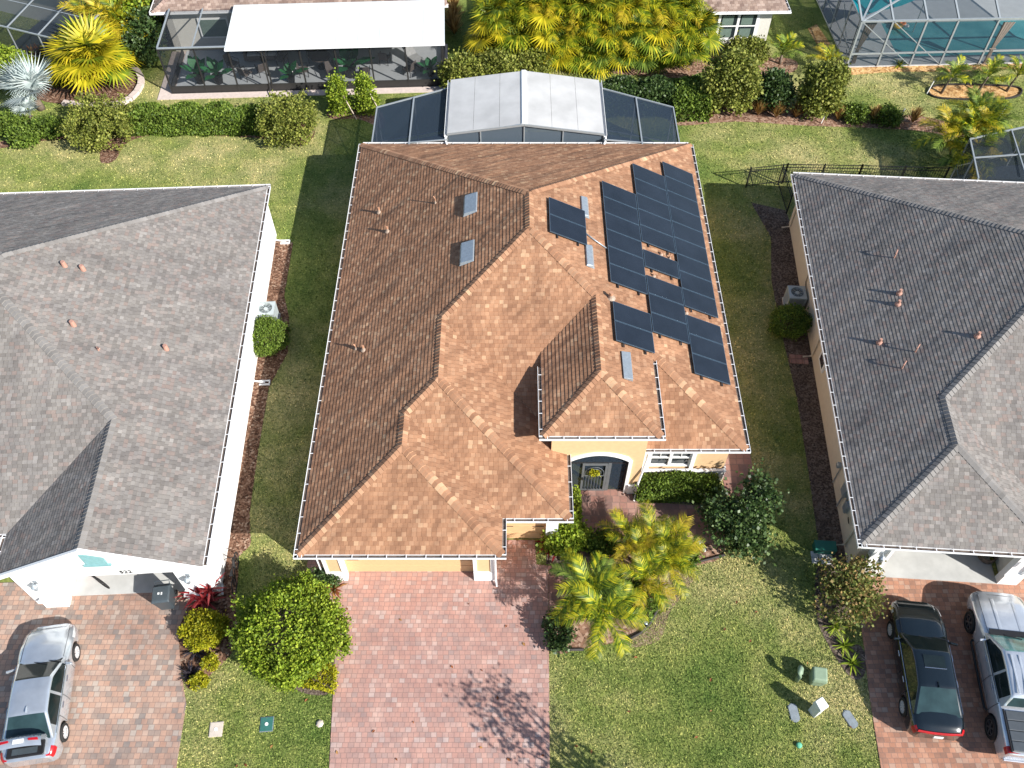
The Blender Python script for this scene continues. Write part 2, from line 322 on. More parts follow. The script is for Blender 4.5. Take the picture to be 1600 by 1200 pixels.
class MB:
    """collects faces for one mesh object"""
    def __init__(s): s.v = []; s.f = []; s.m = []; s.uv = []
    def chunk(s, vs, fs, m=0, uvs=None):
        n = len(s.v); s.v += [tuple(map(float, q)) for q in vs]
        for k, f in enumerate(fs):
            s.f.append([n + i for i in f]); s.m.append(m); s.uv.append(uvs[k] if uvs else [(0, 0)] * len(f))
    def face(s, pts, m=0, uv=None): s.chunk(pts, [list(range(len(pts)))], m, [uv] if uv else None)
    def hexa(s, q, m=0):
        s.chunk(q, [[0, 3, 2, 1], [4, 5, 6, 7], [0, 1, 5, 4], [1, 2, 6, 5], [2, 3, 7, 6], [3, 0, 4, 7]], m)
    def box(s, x0, x1, y0, y1, z0, z1, m=0):
        s.hexa([(x0, y0, z0), (x1, y0, z0), (x1, y1, z0), (x0, y1, z0), (x0, y0, z1), (x1, y0, z1), (x1, y1, z1), (x0, y1, z1)], m)
    def bar(s, a, b, wd, h=None, m=0, up=(0, 0, 1)):
        a, b = Vector(a), Vector(b); h = h or wd; d = (b - a).normalized(); u = Vector(up)
        if abs(d.dot(u)) > 0.95: u = Vector((0, 1, 0))
        r = d.cross(u).normalized() * wd / 2; u = r.cross(d).normalized() * h / 2
        s.hexa([a - r - u, a + r - u, b + r - u, b - r - u, a - r + u, a + r + u, b + r + u, b - r + u], m)
    def tube(s, a, b, r0, r1=None, n=8, m=0, caps=True): s.path([a, b], [r0, r1 if r1 is not None else r0], n, m, caps)
    def path(s, pts, rad, n=8, m=0, caps=True):
        pts = [Vector(p) for p in pts]
        if isinstance(rad, (int, float)): rad = [rad] * len(pts)
        vs = []; fs = []
        for i, p in enumerate(pts):
            d = (pts[min(i + 1, len(pts) - 1)] - pts[max(i - 1, 0)]).normalized()
            u = Vector((0, 0, 1)) if abs(d.z) < 0.9 else Vector((1, 0, 0))
            x = d.cross(u).normalized(); y = x.cross(d).normalized()
            for k in range(n):
                t = 2 * math.pi * k / n; vs.append(p + (x * math.cos(t) + y * math.sin(t)) * rad[i])
        for i in range(len(pts) - 1):
            for k in range(n): fs.append([i * n + k, i * n + (k + 1) % n, (i + 1) * n + (k + 1) % n, (i + 1) * n + k])
        if caps: fs.append(list(range(n))[::-1]); fs.append([(len(pts) - 1) * n + k for k in range(n)])
        s.chunk(vs, fs, m)
    def prism(s, poly, z0, z1, m=0, sidem=None):
        n = len(poly); a = sum(poly[i][0] * poly[(i + 1) % n][1] - poly[(i + 1) % n][0] * poly[i][1] for i in range(n))
        if a < 0: poly = poly[::-1]
        vs = [(p[0], p[1], z0) for p in poly] + [(p[0], p[1], z1) for p in poly]
        s.chunk(vs, [list(range(n, 2 * n))], m)
        s.chunk(vs, [list(range(n))[::-1]] + [[i, (i + 1) % n, n + (i + 1) % n, n + i] for i in range(n)], m if sidem is None else sidem)
    def lathe(s, prof, c=(0, 0, 0), n=20, m=0, axis='z', caps=True):
        vs = []; fs = []
        for r, z in prof:
            for k in range(n):
                t = 2 * math.pi * k / n; a, b = r * math.cos(t), r * math.sin(t)
                q = (a, b, z) if axis == 'z' else ((z, a, b) if axis == 'x' else (b, z, a))
                vs.append((q[0] + c[0], q[1] + c[1], q[2] + c[2]))
        for i in range(len(prof) - 1):
            for k in range(n): fs.append([i * n + k, i * n + (k + 1) % n, (i + 1) * n + (k + 1) % n, (i + 1) * n + k])
        if caps: fs.append(list(range(n))[::-1]); fs.append([(len(prof) - 1) * n + k for k in range(n)])
        s.chunk(vs, fs, m)
    def grid(s, rows, m=0):
        k = len(rows[0]); vs = [p for r in rows for p in r]; fs = []
        for i in range(len(rows) - 1):
            for j in range(k - 1): fs.append([i * k + j, i * k + j + 1, (i + 1) * k + j + 1, (i + 1) * k + j])
        s.chunk(vs, fs, m)
    def build(s, name, mats, parent=None, world=True, smooth=False, bevel=0.0, seg=2):
        if not isinstance(mats, (list, tuple)): mats = [mats]
        me = bpy.data.meshes.new(name); v = s.v
        if parent is not None and world:
            inv = MW[parent.name].inverted(); v = [tuple(inv @ Vector(q)) for q in v]
        me.from_pydata(v, [], s.f)
        for q in mats: me.materials.append(q)
        me.polygons.foreach_set('material_index', s.m)
        uvl = me.uv_layers.new(name='UVMap')
        uvl.data.foreach_set('uv', [c for u in s.uv for q in u for c in q])
        if smooth: me.polygons.foreach_set('use_smooth', [True] * len(me.polygons))
        me.update()
        o = link(bpy.data.objects.new(name, me), parent)
        MW[o.name] = MW[parent.name] if parent is not None else Matrix.Identity(4)
        if bevel:
            b = o.modifiers.new('bevel', 'BEVEL'); b.width = bevel; b.segments = seg; b.limit_method = 'ANGLE'; b.angle_limit = R(35)
        return o
def copy_tree(o, parent=None):
    c = o.copy(); COL.objects.link(c)
    if parent is not None: c.parent = parent
    for ch in [q for q in bpy.data.objects if q.parent == o]: copy_tree(ch, c)
    return c

def npmesh(name, V, F, mat, parent=None, offset=(0, 0, 0)):
    """V (n,3), F (k,4 or 3) numpy -> one mesh object"""
    me = bpy.data.meshes.new(name); V = np.asarray(V, np.float32) - np.asarray(offset, np.float32); F = np.asarray(F, np.int32)
    k = F.shape[1]
    me.vertices.add(len(V)); me.vertices.foreach_set('co', V.ravel())
    me.loops.add(F.size); me.loops.foreach_set('vertex_index', F.ravel())
    me.polygons.add(len(F)); me.polygons.foreach_set('loop_start', np.arange(0, F.size, k, dtype=np.int32))
    me.materials.append(mat); me.update(calc_edges=True)
    return link(bpy.data.objects.new(name, me), parent)

# ---- foliage
def unit(a): return a / (np.linalg.norm(a, axis=1, keepdims=True) + 1e-9)
def leafquads(pos, out, size, up=0.35, spread=0.9, aspect=0.42):
    """pos (n,3), out (n,3) outward direction; returns rhombic folded leaves"""
    n = len(pos)
    d = unit(out + np.array([0, 0, up]) + RNG.normal(0, spread, (n, 3)))
    nn = unit(out * 0.7 + np.array([0, 0, 0.6]) + RNG.normal(0, 0.6, (n, 3)))
    sd_ = unit(np.cross(d, nn)); s = (size * RNG.uniform(0.65, 1.3, n))[:, None]
    nn = np.cross(sd_, d)
    a = pos; tip = pos + d * s; mid = pos + d * s * 0.45
    l = mid + sd_ * s * aspect + nn * s * 0.10; r = mid - sd_ * s * aspect + nn * s * 0.10
    V = np.stack([a, l, tip, r], 1).reshape(-1, 3)
    F = np.arange(4 * n).reshape(n, 4)
    return V, F
def ellpts(n, c, r, zmin=-0.6, shell=0.22):
    d = unit(RNG.normal(0, 1, (int(n * 3) + 40, 3))); d = d[d[:, 2] > zmin][:n]
    ph = RNG.uniform(0, 6.28, 6); lump = 1 + 0.09 * np.sin(d[:, 0] * 4.3 + ph[0]) * np.cos(d[:, 1] * 3.7 + ph[1]) + 0.07 * np.sin(d[:, 2] * 6 + d[:, 0] * 5 + ph[2]) + 0.05 * np.sin(d[:, 1] * 9 + ph[3])
    k = (lump - np.abs(RNG.normal(0, shell, len(d))) + (RNG.uniform(0, 1, len(d)) < 0.06) * 0.10)[:, None]
    return np.asarray(c) + d * k * np.asarray(r), unit(d / np.asarray(r))
def clumped(blobs, n_clump, per, clump_r, size, up=0.35, spread=0.9, aspect=0.42, zmin=-0.6, shell=0.2, floor=0.03):
    Vs, Fs, off = [], [], 0
    w = np.array([b[1][0] * b[1][1] + b[1][0] * b[1][2] for b in blobs]); w = w / w.sum()
    for (c, r), q in zip(blobs, w):
        cp, co_ = ellpts(max(4, int(n_clump * q)), c, r, zmin, shell)
        pts = np.repeat(cp, per, 0); dirs = np.repeat(co_, per, 0)
        g = RNG.normal(0, 1, pts.shape) * clump_r * RNG.uniform(0.5, 1.2, (len(pts), 1))
        pts = pts + g; dirs = unit(dirs + g / (clump_r * 1.6))
        keep = pts[:, 2] > floor; pts, dirs = pts[keep], dirs[keep]
        V, F = leafquads(pts, dirs, size, up, spread, aspect)
        Vs.append(V); Fs.append(F + off); off += len(V)
    return np.concatenate(Vs), np.concatenate(Fs)
def boxed(x0, x1, y0, y1, z1, n, size, rz=0.0, c=(0, 0), round_=0.12, aspect=0.42):
    """clipped hedge: leaves over the faces of a rounded box"""
    u = RNG.uniform(-1, 1, (n, 3)); k = RNG.integers(0, 5, n); a = np.array([(x1 - x0) / 2, (y1 - y0) / 2, z1 / 2])
    pr = np.array([a[1] * a[2], a[1] * a[2], a[0] * a[2], a[0] * a[2], 1.3 * a[0] * a[1]]); k = RNG.choice(5, n, p=pr / pr.sum())
    nrm = np.zeros((n, 3))
    for i, (ax, sg) in enumerate([(0, 1), (0, -1), (1, 1), (1, -1), (2, 1)]):
        u[k == i, ax] = sg; nrm[k == i, ax] = sg
    pts = u * a
    lump = 1 + 0.10 * np.sin(pts[:, :1] * 3.1 + 1.3) * np.sin(pts[:, 1:2] * 2.7) + RNG.normal(0, 0.05, (n, 1))
    pts = pts * lump; pts[:, 2] += z1 / 2 - np.abs(u[:, 0] ** 4) * round_ * z1 - np.abs(u[:, 1] ** 4) * round_ * z1
    V, F = leafquads(pts, nrm, size, 0.4, 0.8, aspect)
    V += np.array([(x0 + x1) / 2, (y0 + y1) / 2, 0]); V[:, 2] = np.maximum(V[:, 2], 0.02)
    if rz:
        ca, sa = math.cos(R(rz)), math.sin(R(rz)); X = V[:, 0] - c[0]; Y = V[:, 1] - c[1]
        V[:, 0] = c[0] + X * ca - Y * sa; V[:, 1] = c[1] + X * sa + Y * ca
    return V, F

def shrub(name, label, cat, base, VF, mat, stems=None, group=None, stem_name='stem', bark=None, stake=None):
    t = thing(name, base, label, cat, 0, group)
    npmesh('foliage', VF[0], VF[1], mat, t, base)
    if stems:
        for pts, rad in stems:
            q = MB(); q.path(pts, rad, 7); q.build(stem_name, bark or M['bark'], t, smooth=True)
    if stake:
        q = MB(); q.bar(stake[0], stake[1], 0.045); q.build('stake', M['stake'], t)
    return t
def stemset(base, top, n=3, r=0.05, spread=0.4):
    out = []
    for i in range(n):
        a = 2 * math.pi * i / n + 0.4; e = (top[0] + spread * math.cos(a), top[1] + spread * math.sin(a), top[2] * random.uniform(0.75, 1.0))
        m_ = tuple((base[k] * 0.5 + e[k] * 0.5) + random.uniform(-0.08, 0.08) for k in range(3))
        out.append(([(base[0] + 0.06 * math.cos(a), base[1] + 0.06 * math.sin(a), 0.0), m_, e], [r, r * 0.7, r * 0.3]))
    return out

def feather_frond(Ln, rise, droop, nl=34, ll=0.55, lw=0.045, hang=0.35, curl=0.0):
    """pinnate frond along +x, arching; returns V,F"""
    V, F = [], []
    def pt(t):
        return np.array([Ln * (t - 0.12 * t * t), curl * t * t, Ln * (rise * t - droop * t * t)])
    prev = None
    for i in range(13):
        t = i / 12; p = pt(t); wd = 0.035 * (1 - 0.8 * t)
        row = [p + np.array([0, wd, 0]), p - np.array([0, wd, 0])]
        if prev is not None:
            b = len(V); V += prev + row; F.append([b, b + 1, b + 3, b + 2])
        prev = row
    for i in range(nl):
        t = 0.16 + 0.84 * (i + 0.5) / nl; p = pt(t); d = pt(min(1, t + 0.01)) - pt(t - 0.01); d /= np.linalg.norm(d)
        env = math.sin(math.pi * (0.12 + 0.80 * (t - 0.16) / 0.84)) ** 0.7
        for sg in (1, -1):
            le = ll * env * random.uniform(0.85, 1.1); side = np.array([-d[1], d[0], 0]) * sg; side /= np.linalg.norm(side)
            o = d * 0.75 + side * 0.75 + np.array([0, 0, 0.30 * random.uniform(0.3, 1.4)]); o /= np.linalg.norm(o)
            mid = p + o * le * 0.5; tip = p + o * le * 0.95 - np.array([0, 0, hang * le * random.uniform(0.6, 1.2)])
            wv = d * lw
            b = len(V); V += [p - wv * 0.4, p + wv * 0.4, mid + wv * 0.6, mid - wv * 0.6, tip]
            F += [[b, b + 1, b + 2, b + 3], [b + 3, b + 2, b + 4, b + 4]]
    V = np.array(V); F2 = []
    for f in F:
        if f[2] == f[3]:
            f = [f[0], f[1], f[2], len(V)]; V = np.vstack([V, V[f[2]] + 1e-3])
        F2.append(f)
    return V, np.array(F2)
def fan_leaf(pet, rad, nseg=30, arc=300, fold=0.22, droop=0.25, rise=0.6, cut=0.6):
    """palmate leaf: petiole along +x then a round pleated blade"""
    V, F = [], []
    hub = np.array([pet * 0.9, 0, pet * rise]); w_ = 0.02
    V += [(0, w_, 0), (0, -w_, 0), hub + (0, -w_, 0), hub + (0, w_, 0)]; F.append([0, 1, 2, 3])
    for i in range(nseg):
        a = R(-arc / 2 + arc * (i + 0.5) / nseg); da = R(arc / nseg) * 0.5
        ln = rad * (0.82 + 0.18 * math.cos(a)) * random.uniform(0.92, 1.06); s_ = math.sin(R(20)); tilt = 0.35
        def q(ang, r_, dz=0.0):
            x, y = math.cos(ang) * r_, math.sin(ang) * r_
            return hub + np.array([x * 0.93, y, x * tilt * 0.6 + abs(y) * fold - droop * r_ * r_ / rad + dz])
        b = len(V)
        V += [hub, q(a - da, ln * cut, -0.012), q(a, ln * (cut + 0.02), 0.018), q(a + da, ln * cut, -0.012), q(a, ln, -0.02 - droop * 0.25 * rad * random.random())]
        F += [[b, b + 1, b + 2, b + 3], [b + 1, b + 4, b + 3, b + 2]]
    return np.array([np.asarray(v, float) for v in V]), np.array(F)
def meshdata(name, VF, mat):
    o = npmesh(name, VF[0], VF[1], mat); me = o.data; bpy.data.objects.remove(o); return me
def palm(name, label, cat, base, height, metas, n, trunk_r=0.12, group=None, lean=(0, 0), elev=(75, -5), scale=(0.8, 1.1), part='frond', trunks=None, rnd=None):
    """metas: list of frond meshes; fronds ring the crown from upright to drooping"""
    rnd = rnd or random
    t = thing(name, base, label, cat, 0, group)
    heads = trunks or [((0, 0), (lean[0], lean[1]), height)]
    per = max(1, n // len(heads))
    for (b0, tp, h) in heads:
        q = MB(); pts = [(b0[0], b0[1], 0), (b0[0] * 0.6 + tp[0] * 0.4, b0[1] * 0.6 + tp[1] * 0.4, h * 0.5), (tp[0], tp[1], h)]
        q.path(pts, [trunk_r * 1.25, trunk_r, trunk_r * 0.8], 9); q.build('trunk', M['bark'], t, world=False, smooth=True)
        for i in range(per):
            o = bpy.data.objects.new(part, rnd.choice(metas)); link(o, t)
            f = (i + 0.5) / per; e = elev[0] + (elev[1] - elev[0]) * f ** 0.8 + rnd.uniform(-8, 8)
            o.location = (tp[0], tp[1], h * 0.985 + 0.02); s_ = rnd.uniform(*scale)
            o.rotation_euler = (rnd.uniform(-0.25, 0.25), -R(e), R(137.5 * i + rnd.uniform(-15, 15))); o.scale = (s_, s_, s_)
    return t
def straps(base, n, ln, wd, mat, name, label, cat, group=None, elev=(80, 15), heads=((0, 0, 0.0),)):
    """rosette of arching strap leaves (cordyline, bromeliad, agapanthus)"""
    V, F = [], []
    for hx, hy, hz in heads:
        for i in range(n):
            a = R(137.5 * i + random.uniform(-20, 20)); e = R(elev[0] + (elev[1] - elev[0]) * (i / n) + random.uniform(-8, 8)); l_ = ln * random.uniform(0.7, 1.1)
            rows = []
            for k in range(4):
                s_ = k / 3; r_ = l_ * s_ * math.cos(e) * (1 + 0.25 * s_); z = hz + l_ * s_ * math.sin(e) - 0.35 * l_ * s_ * s_ * math.cos(e)
                ww = wd * (0.5, 1.0, 0.85, 0.08)[k]
                rows.append([(hx + r_ * math.cos(a) - ww * math.sin(a), hy + r_ * math.sin(a) + ww * math.cos(a), z + 0.02), (hx + r_ * math.cos(a) + ww * math.sin(a), hy + r_ * math.sin(a) - ww * math.cos(a), z + 0.02)])
            for k in range(3):
                if k == 0: b = len(V); V += rows[0]
                V += rows[k + 1]; F.append([b + 2 * k, b + 2 * k + 1, b + 2 * k + 3, b + 2 * k + 2])
    t = thing(name, base, label, cat, 0, group)
    npmesh('foliage', np.array(V), np.array(F), mat, t)
    if any(h[2] > 0.15 for h in heads):
        q = MB()
        for h in heads: q.tube((h[0] * 0.6, h[1] * 0.6, 0), h, 0.025, 0.02, 6)
        q.build('stem', M['bark'], t, world=False)
    return t

# ------------------------------------------------------------------ ground
def sheet(name, poly, mat, z, h=0.0, label=None):
    q = MB(); z0 = -0.05
    q.prism(poly, z0, z); o = q.build(name, mat); o['kind'] = 'structure'; return o
def px_poly(pts): return [P(u, v)[:2] for u, v in pts]
def smooth_poly(pts, n=4):
    out = []; k = len(pts)
    for i in range(k):
        p0, p1, p2, p3 = (np.array(pts[(i + j) % k]) for j in (-1, 0, 1, 2))
        for s_ in range(n):
            t = s_ / n; out.append(tuple(0.5 * ((2 * p1) + (-p0 + p2) * t + (2 * p0 - 5 * p1 + 4 * p2 - p3) * t * t + (-p0 + 3 * p1 - 3 * p2 + p3) * t ** 3)))
    return out
g = MB(); g.face([(-400, -300, 0), (400, -300, 0), (400, 600, 0), (-400, 600, 0)]); tag(g.build('lawn', M['lawn']), kind='structure')
NOGRASS = []
def bed(name, poly, mat, z=0.02, sm=True):
    if sm: poly = smooth_poly(poly)
    NOGRASS.append(poly); return sheet(name, poly, mat, z)
# driveways and walks
drive = [(-7.06, 14.2), (-6.75, 12.9), (-6.5, 11.94), (-6.19, 7.4), (-6.0, 2.0), (1.22, 2.0), (1.28, 7.4), (1.36, 11.94), (1.38, 14.9), (0.95, 14.95), (0.9, 16.0), (-7.06, 16.0)]
bed('driveway', drive, M['paver'], 0.03, False)
walk = [(1.382, 13.05), (2.62, 13.05), (2.7, 16.2), (2.95, 17.7), (8.1, 17.45), (8.1, 15.9), (3.6, 16.1), (3.45, 15.2), (3.1, 13.0), (1.382, 11.9)]
walk = [(1.384, 12.0), (2.5, 12.6), (3.6, 13.6), (3.9, 15.9), (7.9, 15.85), (8.0, 17.5), (5.0, 17.75), (4.9, 18.3), (2.1, 18.3), (2.55, 17.4), (2.45, 14.95), (1.384, 14.9)]
bed('walkway', walk, M['paver_walk'], 0.026, False)
bed('side_path', [(8.75, 18.0), (10.0, 17.9), (10.15, 22.0), (8.75, 22.0)], M['paver_walk'], 0.022, False)
side_strip = [(-8.0, 13.3), (-7.064, 13.6), (-7.064, 18.0), (-7.9, 18.0)]
bed('side_paving', side_strip, M['paver'], 0.022, False)
ld = [P(0, 1200)[:2], (-20, 2.0), (-11.3, 2.0), (-11.38, 7.4), (-11.5, 9.6), (-11.95, 10.8), (-12.45, 12.3), (-12.3, 14.55), (-24, 14.0), (-24, 7)]
ld = [(-24, 2.0), (-11.2, 2.0), (-11.38, 7.4), (-11.5, 9.6), (-11.95, 10.8), (-12.4, 12.3), (-12.0, 14.5), (-24, 14.0)]
bed('neighbour_driveway', ld, M['paver_l'], 0.03, False)
rd = [(12.3, 2.0), (12.5, 7.4), (12.7, 10.0), (12.9, 11.5), (13.2, 14.6), (26, 14.2), (26, 2.0)]
bed('driveway_orange', rd, M['paver_r'], 0.03, False)
# planting beds
bed('mulch_bed', px_poly([(300, 1075), (345, 1040), (372, 1000), (368, 950), (372, 880), (350, 850), (330, 905), (285, 930), (268, 985), (288, 1060)]), M['mulch'], 0.024)
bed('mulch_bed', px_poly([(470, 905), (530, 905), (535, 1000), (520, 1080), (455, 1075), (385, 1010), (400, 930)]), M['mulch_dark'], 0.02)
bed('mulch_bed', [(-12.4, 33.0), (-11.1, 32.6), (-11.0, 29), (-10.55, 27.6), (-10.3, 25.5), (-10.85, 23.5), (-10.75, 20), (-10.6, 17.2), (-10.3, 15.8), (-10.9, 15.0), (-11.6, 15.0), (-12.0, 24)], M['mulch'], 0.016, False)
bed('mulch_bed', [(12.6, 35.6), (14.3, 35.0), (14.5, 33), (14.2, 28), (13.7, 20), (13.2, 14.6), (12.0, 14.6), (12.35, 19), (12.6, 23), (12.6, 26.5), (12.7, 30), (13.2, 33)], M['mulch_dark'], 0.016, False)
bed('mulch_bed', px_poly([(0, 222), (80, 212), (150, 222), (200, 212), (300, 200), (420, 192), (475, 180), (492, 208), (470, 228), (430, 218), (330, 212), (250, 210), (200, 222), (180, 250), (158, 254), (150, 230), (90, 218), (0, 232)]), M['mulch'], 0.018)
bed('mulch_bed', px_poly([(512, 176), (545, 165), (590, 168), (600, 200), (560, 186), (520, 186)]), M['mulch_pink'], 0.018)
bed('mulch_bed', px_poly([(1050, 178), (1120, 170), (1220, 170), (1330, 178), (1440, 182), (1500, 200), (1500, 215), (1440, 205), (1360, 200), (1250, 196), (1150, 190), (1060, 196)]), M['mulch_pink'], 0.018)
bed('mulch_bed', px_poly([(880, 100), (1000, 95), (1130, 88), (1235, 92), (1240, 112), (1190, 118), (1105, 112), (1060, 122), (960, 115), (880, 108)]), M['mulch_pink'], 0.018)
ring = smooth_poly(px_poly([(60, 155), (100, 163), (150, 166), (190, 167), (214, 150), (222, 130), (212, 112), (150, 95), (70, 100), (40, 130)]), 6)
bed('mulch_bed', ring, M['mulch'], 0.02, False)
bed('mulch_bed', px_poly([(1262, 45), (1300, 110), (1330, 117), (1400, 112), (1500, 112), (1620, 106), (1620, 92), (1400, 96), (1315, 95), (1276, 38)]), M['mulch_gold'], 0.02, False)
isl = smooth_poly(px_poly([(1450, 142), (1470, 134), (1540, 134), (1590, 138), (1592, 150), (1560, 156), (1490, 156), (1458, 152)]))
bed('mulch_bed', isl, M['mulch_gold'], 0.02, False)
bed('mulch_bed', [(4.95, 17.75), (8.3, 17.55), (8.6, 18.7), (5.0, 18.5)], M['mulch_dark'], 0.018, False)
front_bed = smooth_poly(px_poly([(862, 1012), (905, 1012), (960, 1005), (1000, 990), (1025, 955), (1035, 915), (1075, 890), (1130, 868), (1140, 815), (1100, 810), (1030, 800), (960, 800), (900, 880), (862, 920)]))
front_bed = [q for q in px_poly([(863, 1014), (910, 1014), (975, 1000), (1008, 983), (1026, 955), (1036, 912), (1080, 886), (1125, 872), (1136, 830), (1105, 806), (1030, 806), (968, 812), (930, 850), (892, 905), (863, 918)])]
bed('mulch_bed', front_bed, M['mulch_pink'], 0.016, True)
bed('mulch_bed', px_poly([(853, 882), (907, 882), (907, 772), (893, 772), (893, 835), (858, 842)]), M['mulch_dark'], 0.034, False)
bed('mulch_bed', px_poly([(1290, 985), (1345, 1010), (1352, 1050), (1330, 1060), (1290, 1000), (1275, 955), (1280, 880), (1340, 870), (1370, 900), (1355, 950)]), M['mulch_dark'], 0.02)
bed('bare_ground', px_poly([(1040, 905), (1085, 898), (1070, 925), (1045, 960), (1030, 1000), (985, 1012), (975, 1003), (1012, 985), (1030, 955)]), M['bare'], 0.012); NOGRASS.pop()
NOGRASS.append([(-24, 13.5), (-11.3, 13.6), (-11.95, 33.4), (-25, 33)]); NOGRASS.append([(13.2, 14.2), (28, 13), (28, 34), (14.2, 34.4)])
NOGRASS.append([(-7.2, 14), (-0.4, 14), (-0.4, 16), (1.9, 16), (1.9, 18.4), (8.7, 18.6), (8.7, 41), (-7.2, 41)]); NOGRASS.append([(-21, 44.4), (-4, 45.1), (-4, 56), (-21, 56)]); NOGRASS.append([(20, 47.5), (40, 48), (40, 60), (19, 60)])

def inside(px_, py_, poly):
    r = np.zeros(len(px_), bool); n = len(poly)
    for i in range(n):
        x1, y1 = poly[i]; x2, y2 = poly[(i + 1) % n]
        c = ((y1 > py_) != (y2 > py_)); 
        with np.errstate(divide='ignore', invalid='ignore'): xi = (x2 - x1) * (py_ - y1) / (y2 - y1 + 1e-12) + x1
        r ^= c & (px_ < xi)
    return r
def grass():
    n = 950000
    y = RNG.uniform(5.5, 54, n); x = RNG.uniform(-1, 1, n) * (7.2 + y * 0.72)
    keep = RNG.uniform(0, 1, n) < np.clip(1.25 - y / 60, 0.35, 1)
    x, y = x[keep], y[keep]
    for p in NOGRASS:
        k = ~inside(x, y, p); x, y = x[k], y[k]
    n = len(x); a = RNG.uniform(0, 2 * math.pi, n); ln = RNG.uniform(0.025, 0.075, n); wd = RNG.uniform(0.008, 0.018, n) * (1 + y / 40); hz = RNG.uniform(0.02, 0.07, n)
    dx, dy = np.cos(a), np.sin(a)
    V = np.zeros((n, 3, 3), np.float32)
    V[:, 0] = np.stack([x - dy * wd, y + dx * wd, np.full(n, 0.004)], 1)
    V[:, 1] = np.stack([x + dy * wd, y - dx * wd, np.full(n, 0.004)], 1)
    V[:, 2] = np.stack([x + dx * ln, y + dy * ln, hz], 1)
    o = npmesh('grass_blades', V.reshape(-1, 3), np.arange(3 * n).reshape(n, 3), M['blade'])
    tag(o, 'short tufted lawn grass growing over all the yards', 'grass', kind='stuff')
grass()

# ------------------------------------------------------------------ roofs
def clip(poly, a, b, c):
    """keep a*x+b*y+c >= 0"""
    out = []; n = len(poly)
    for i in range(n):
        p, q = poly[i], poly[(i + 1) % n]; dp = a * p[0] + b * p[1] + c; dq = a * q[0] + b * q[1] + c
        if dp >= -1e-9: out.append(p)
        if (dp > 1e-9 and dq < -1e-9) or (dp < -1e-9 and dq > 1e-9):
            t = dp / (dp - dq); out.append((p[0] + t * (q[0] - p[0]), p[1] + t * (q[1] - p[1])))
    return out
def area(p): return abs(sum(p[i][0] * p[(i + 1) % len(p)][1] - p[(i + 1) % len(p)][0] * p[i][1] for i in range(len(p)))) / 2 if len(p) > 2 else 0
def planes(r):
    """(a,b,c,slope): z = a x + b y + c"""
    z = r['z']; o = []
    for k, s in zip('lrfb', r['s']):
        if s is None: continue
        o.append({'l': (s, 0, z - s * r['x0']), 'r': (-s, 0, z + s * r['x1']), 'f': (0, s, z - s * r['y0']), 'b': (0, -s, z + s * r['y1'])}[k] + (k, s))
    return o
def hz(r, x, y): return min(a * x + b * y + c for a, b, c, k, s in planes(r))
def in_r(r, x, y): return r['x0'] - 1e-6 <= x <= r['x1'] + 1e-6 and r['y0'] - 1e-6 <= y <= r['y1'] + 1e-6
def env(rects, x, y): return max([hz(r, x, y) for r in rects if in_r(r, x, y)] or [-9])
def roof_mesh(mb, rects, course, step, nosub=()):
    for i, r in enumerate(rects):
        pls = planes(r)
        for a, b, c, k, s in pls:
            base = [(r['x0'], r['y0']), (r['x1'], r['y0']), (r['x1'], r['y1']), (r['x0'], r['y1'])]
            for a2, b2, c2, k2, s2 in pls:
                if k2 != k: base = clip(base, a2 - a, b2 - b, c2 - c)
            pieces = [base]
            for j, q in enumerate(rects):
                if j == i or j in nosub: continue
                hp = [(1, 0, -q['x0']), (-1, 0, q['x1']), (0, 1, -q['y0']), (0, -1, q['y1'])]; dead = False
                for a2, b2, c2, k2, s2 in planes(q):
                    h = (a2 - a, b2 - b, c2 - c)
                    if abs(h[0]) < 1e-7 and abs(h[1]) < 1e-7:
                        if h[2] < -1e-5 or (abs(h[2]) <= 1e-5 and j > i): dead = True
                        continue
                    hp.append(h)
                if dead: continue
                new = []
                for p in pieces:
                    rem = p
                    for h in hp:
                        out = clip(rem, -h[0], -h[1], -h[2])
                        if area(out) > 1e-4: new.append(out)
                        rem = clip(rem, *h)
                        if area(rem) < 1e-4: break
                pieces = new
            # coordinates down the slope
            kk = math.sqrt(1 + s * s); e = {'l': r['x0'], 'r': r['x1'], 'f': r['y0'], 'b': r['y1']}[k]
            def td(p): return {'l': p[0] - e, 'r': e - p[0], 'f': p[1] - e, 'b': e - p[1]}[k] * kk
            def tu(p): return p[1] if k in 'lr' else p[0]
            la, lb, lc = {'l': (kk, 0, -e * kk), 'r': (-kk, 0, e * kk), 'f': (0, kk, -e * kk), 'b': (0, -kk, e * kk)}[k]
            for p in pieces:
                t0, t1 = min(map(td, p)), max(map(td, p))
                for n in range(int(math.floor(t0 / course + 1e-6)), int(math.ceil(t1 / course))):
                    q = clip(clip(p, la, lb, lc - n * course), -la, -lb, -lc + (n + 1) * course)
                    if area(q) < 1e-5: continue
                    if sum(q[w_][0] * q[(w_ + 1) % len(q)][1] - q[(w_ + 1) % len(q)][0] * q[w_][1] for w_ in range(len(q))) < 0: q = q[::-1]
                    zz = lambda u: a * u[0] + b * u[1] + c + step * (1 - (td(u) - n * course) / course)
                    mb.face([(u[0], u[1], zz(u)) for u in q], 0, [(tu(u), td(u)) for u in q])
                    lo = [u for u in q if abs(td(u) - n * course) < 1e-5]
                    if len(lo) >= 2:
                        lo = sorted(lo, key=tu); A_, B_ = lo[0], lo[-1]
                        zl = lambda u: a * u[0] + b * u[1] + c
                        mb.face([(A_[0], A_[1], zl(A_) - 0.003), (B_[0], B_[1], zl(B_) - 0.003), (B_[0], B_[1], zl(B_) + step), (A_[0], A_[1], zl(A_) + step)], 0,
                                [(tu(A_), n * course + 0.002), (tu(B_), n * course + 0.002), (tu(B_), n * course + 0.004), (tu(A_), n * course + 0.004)])
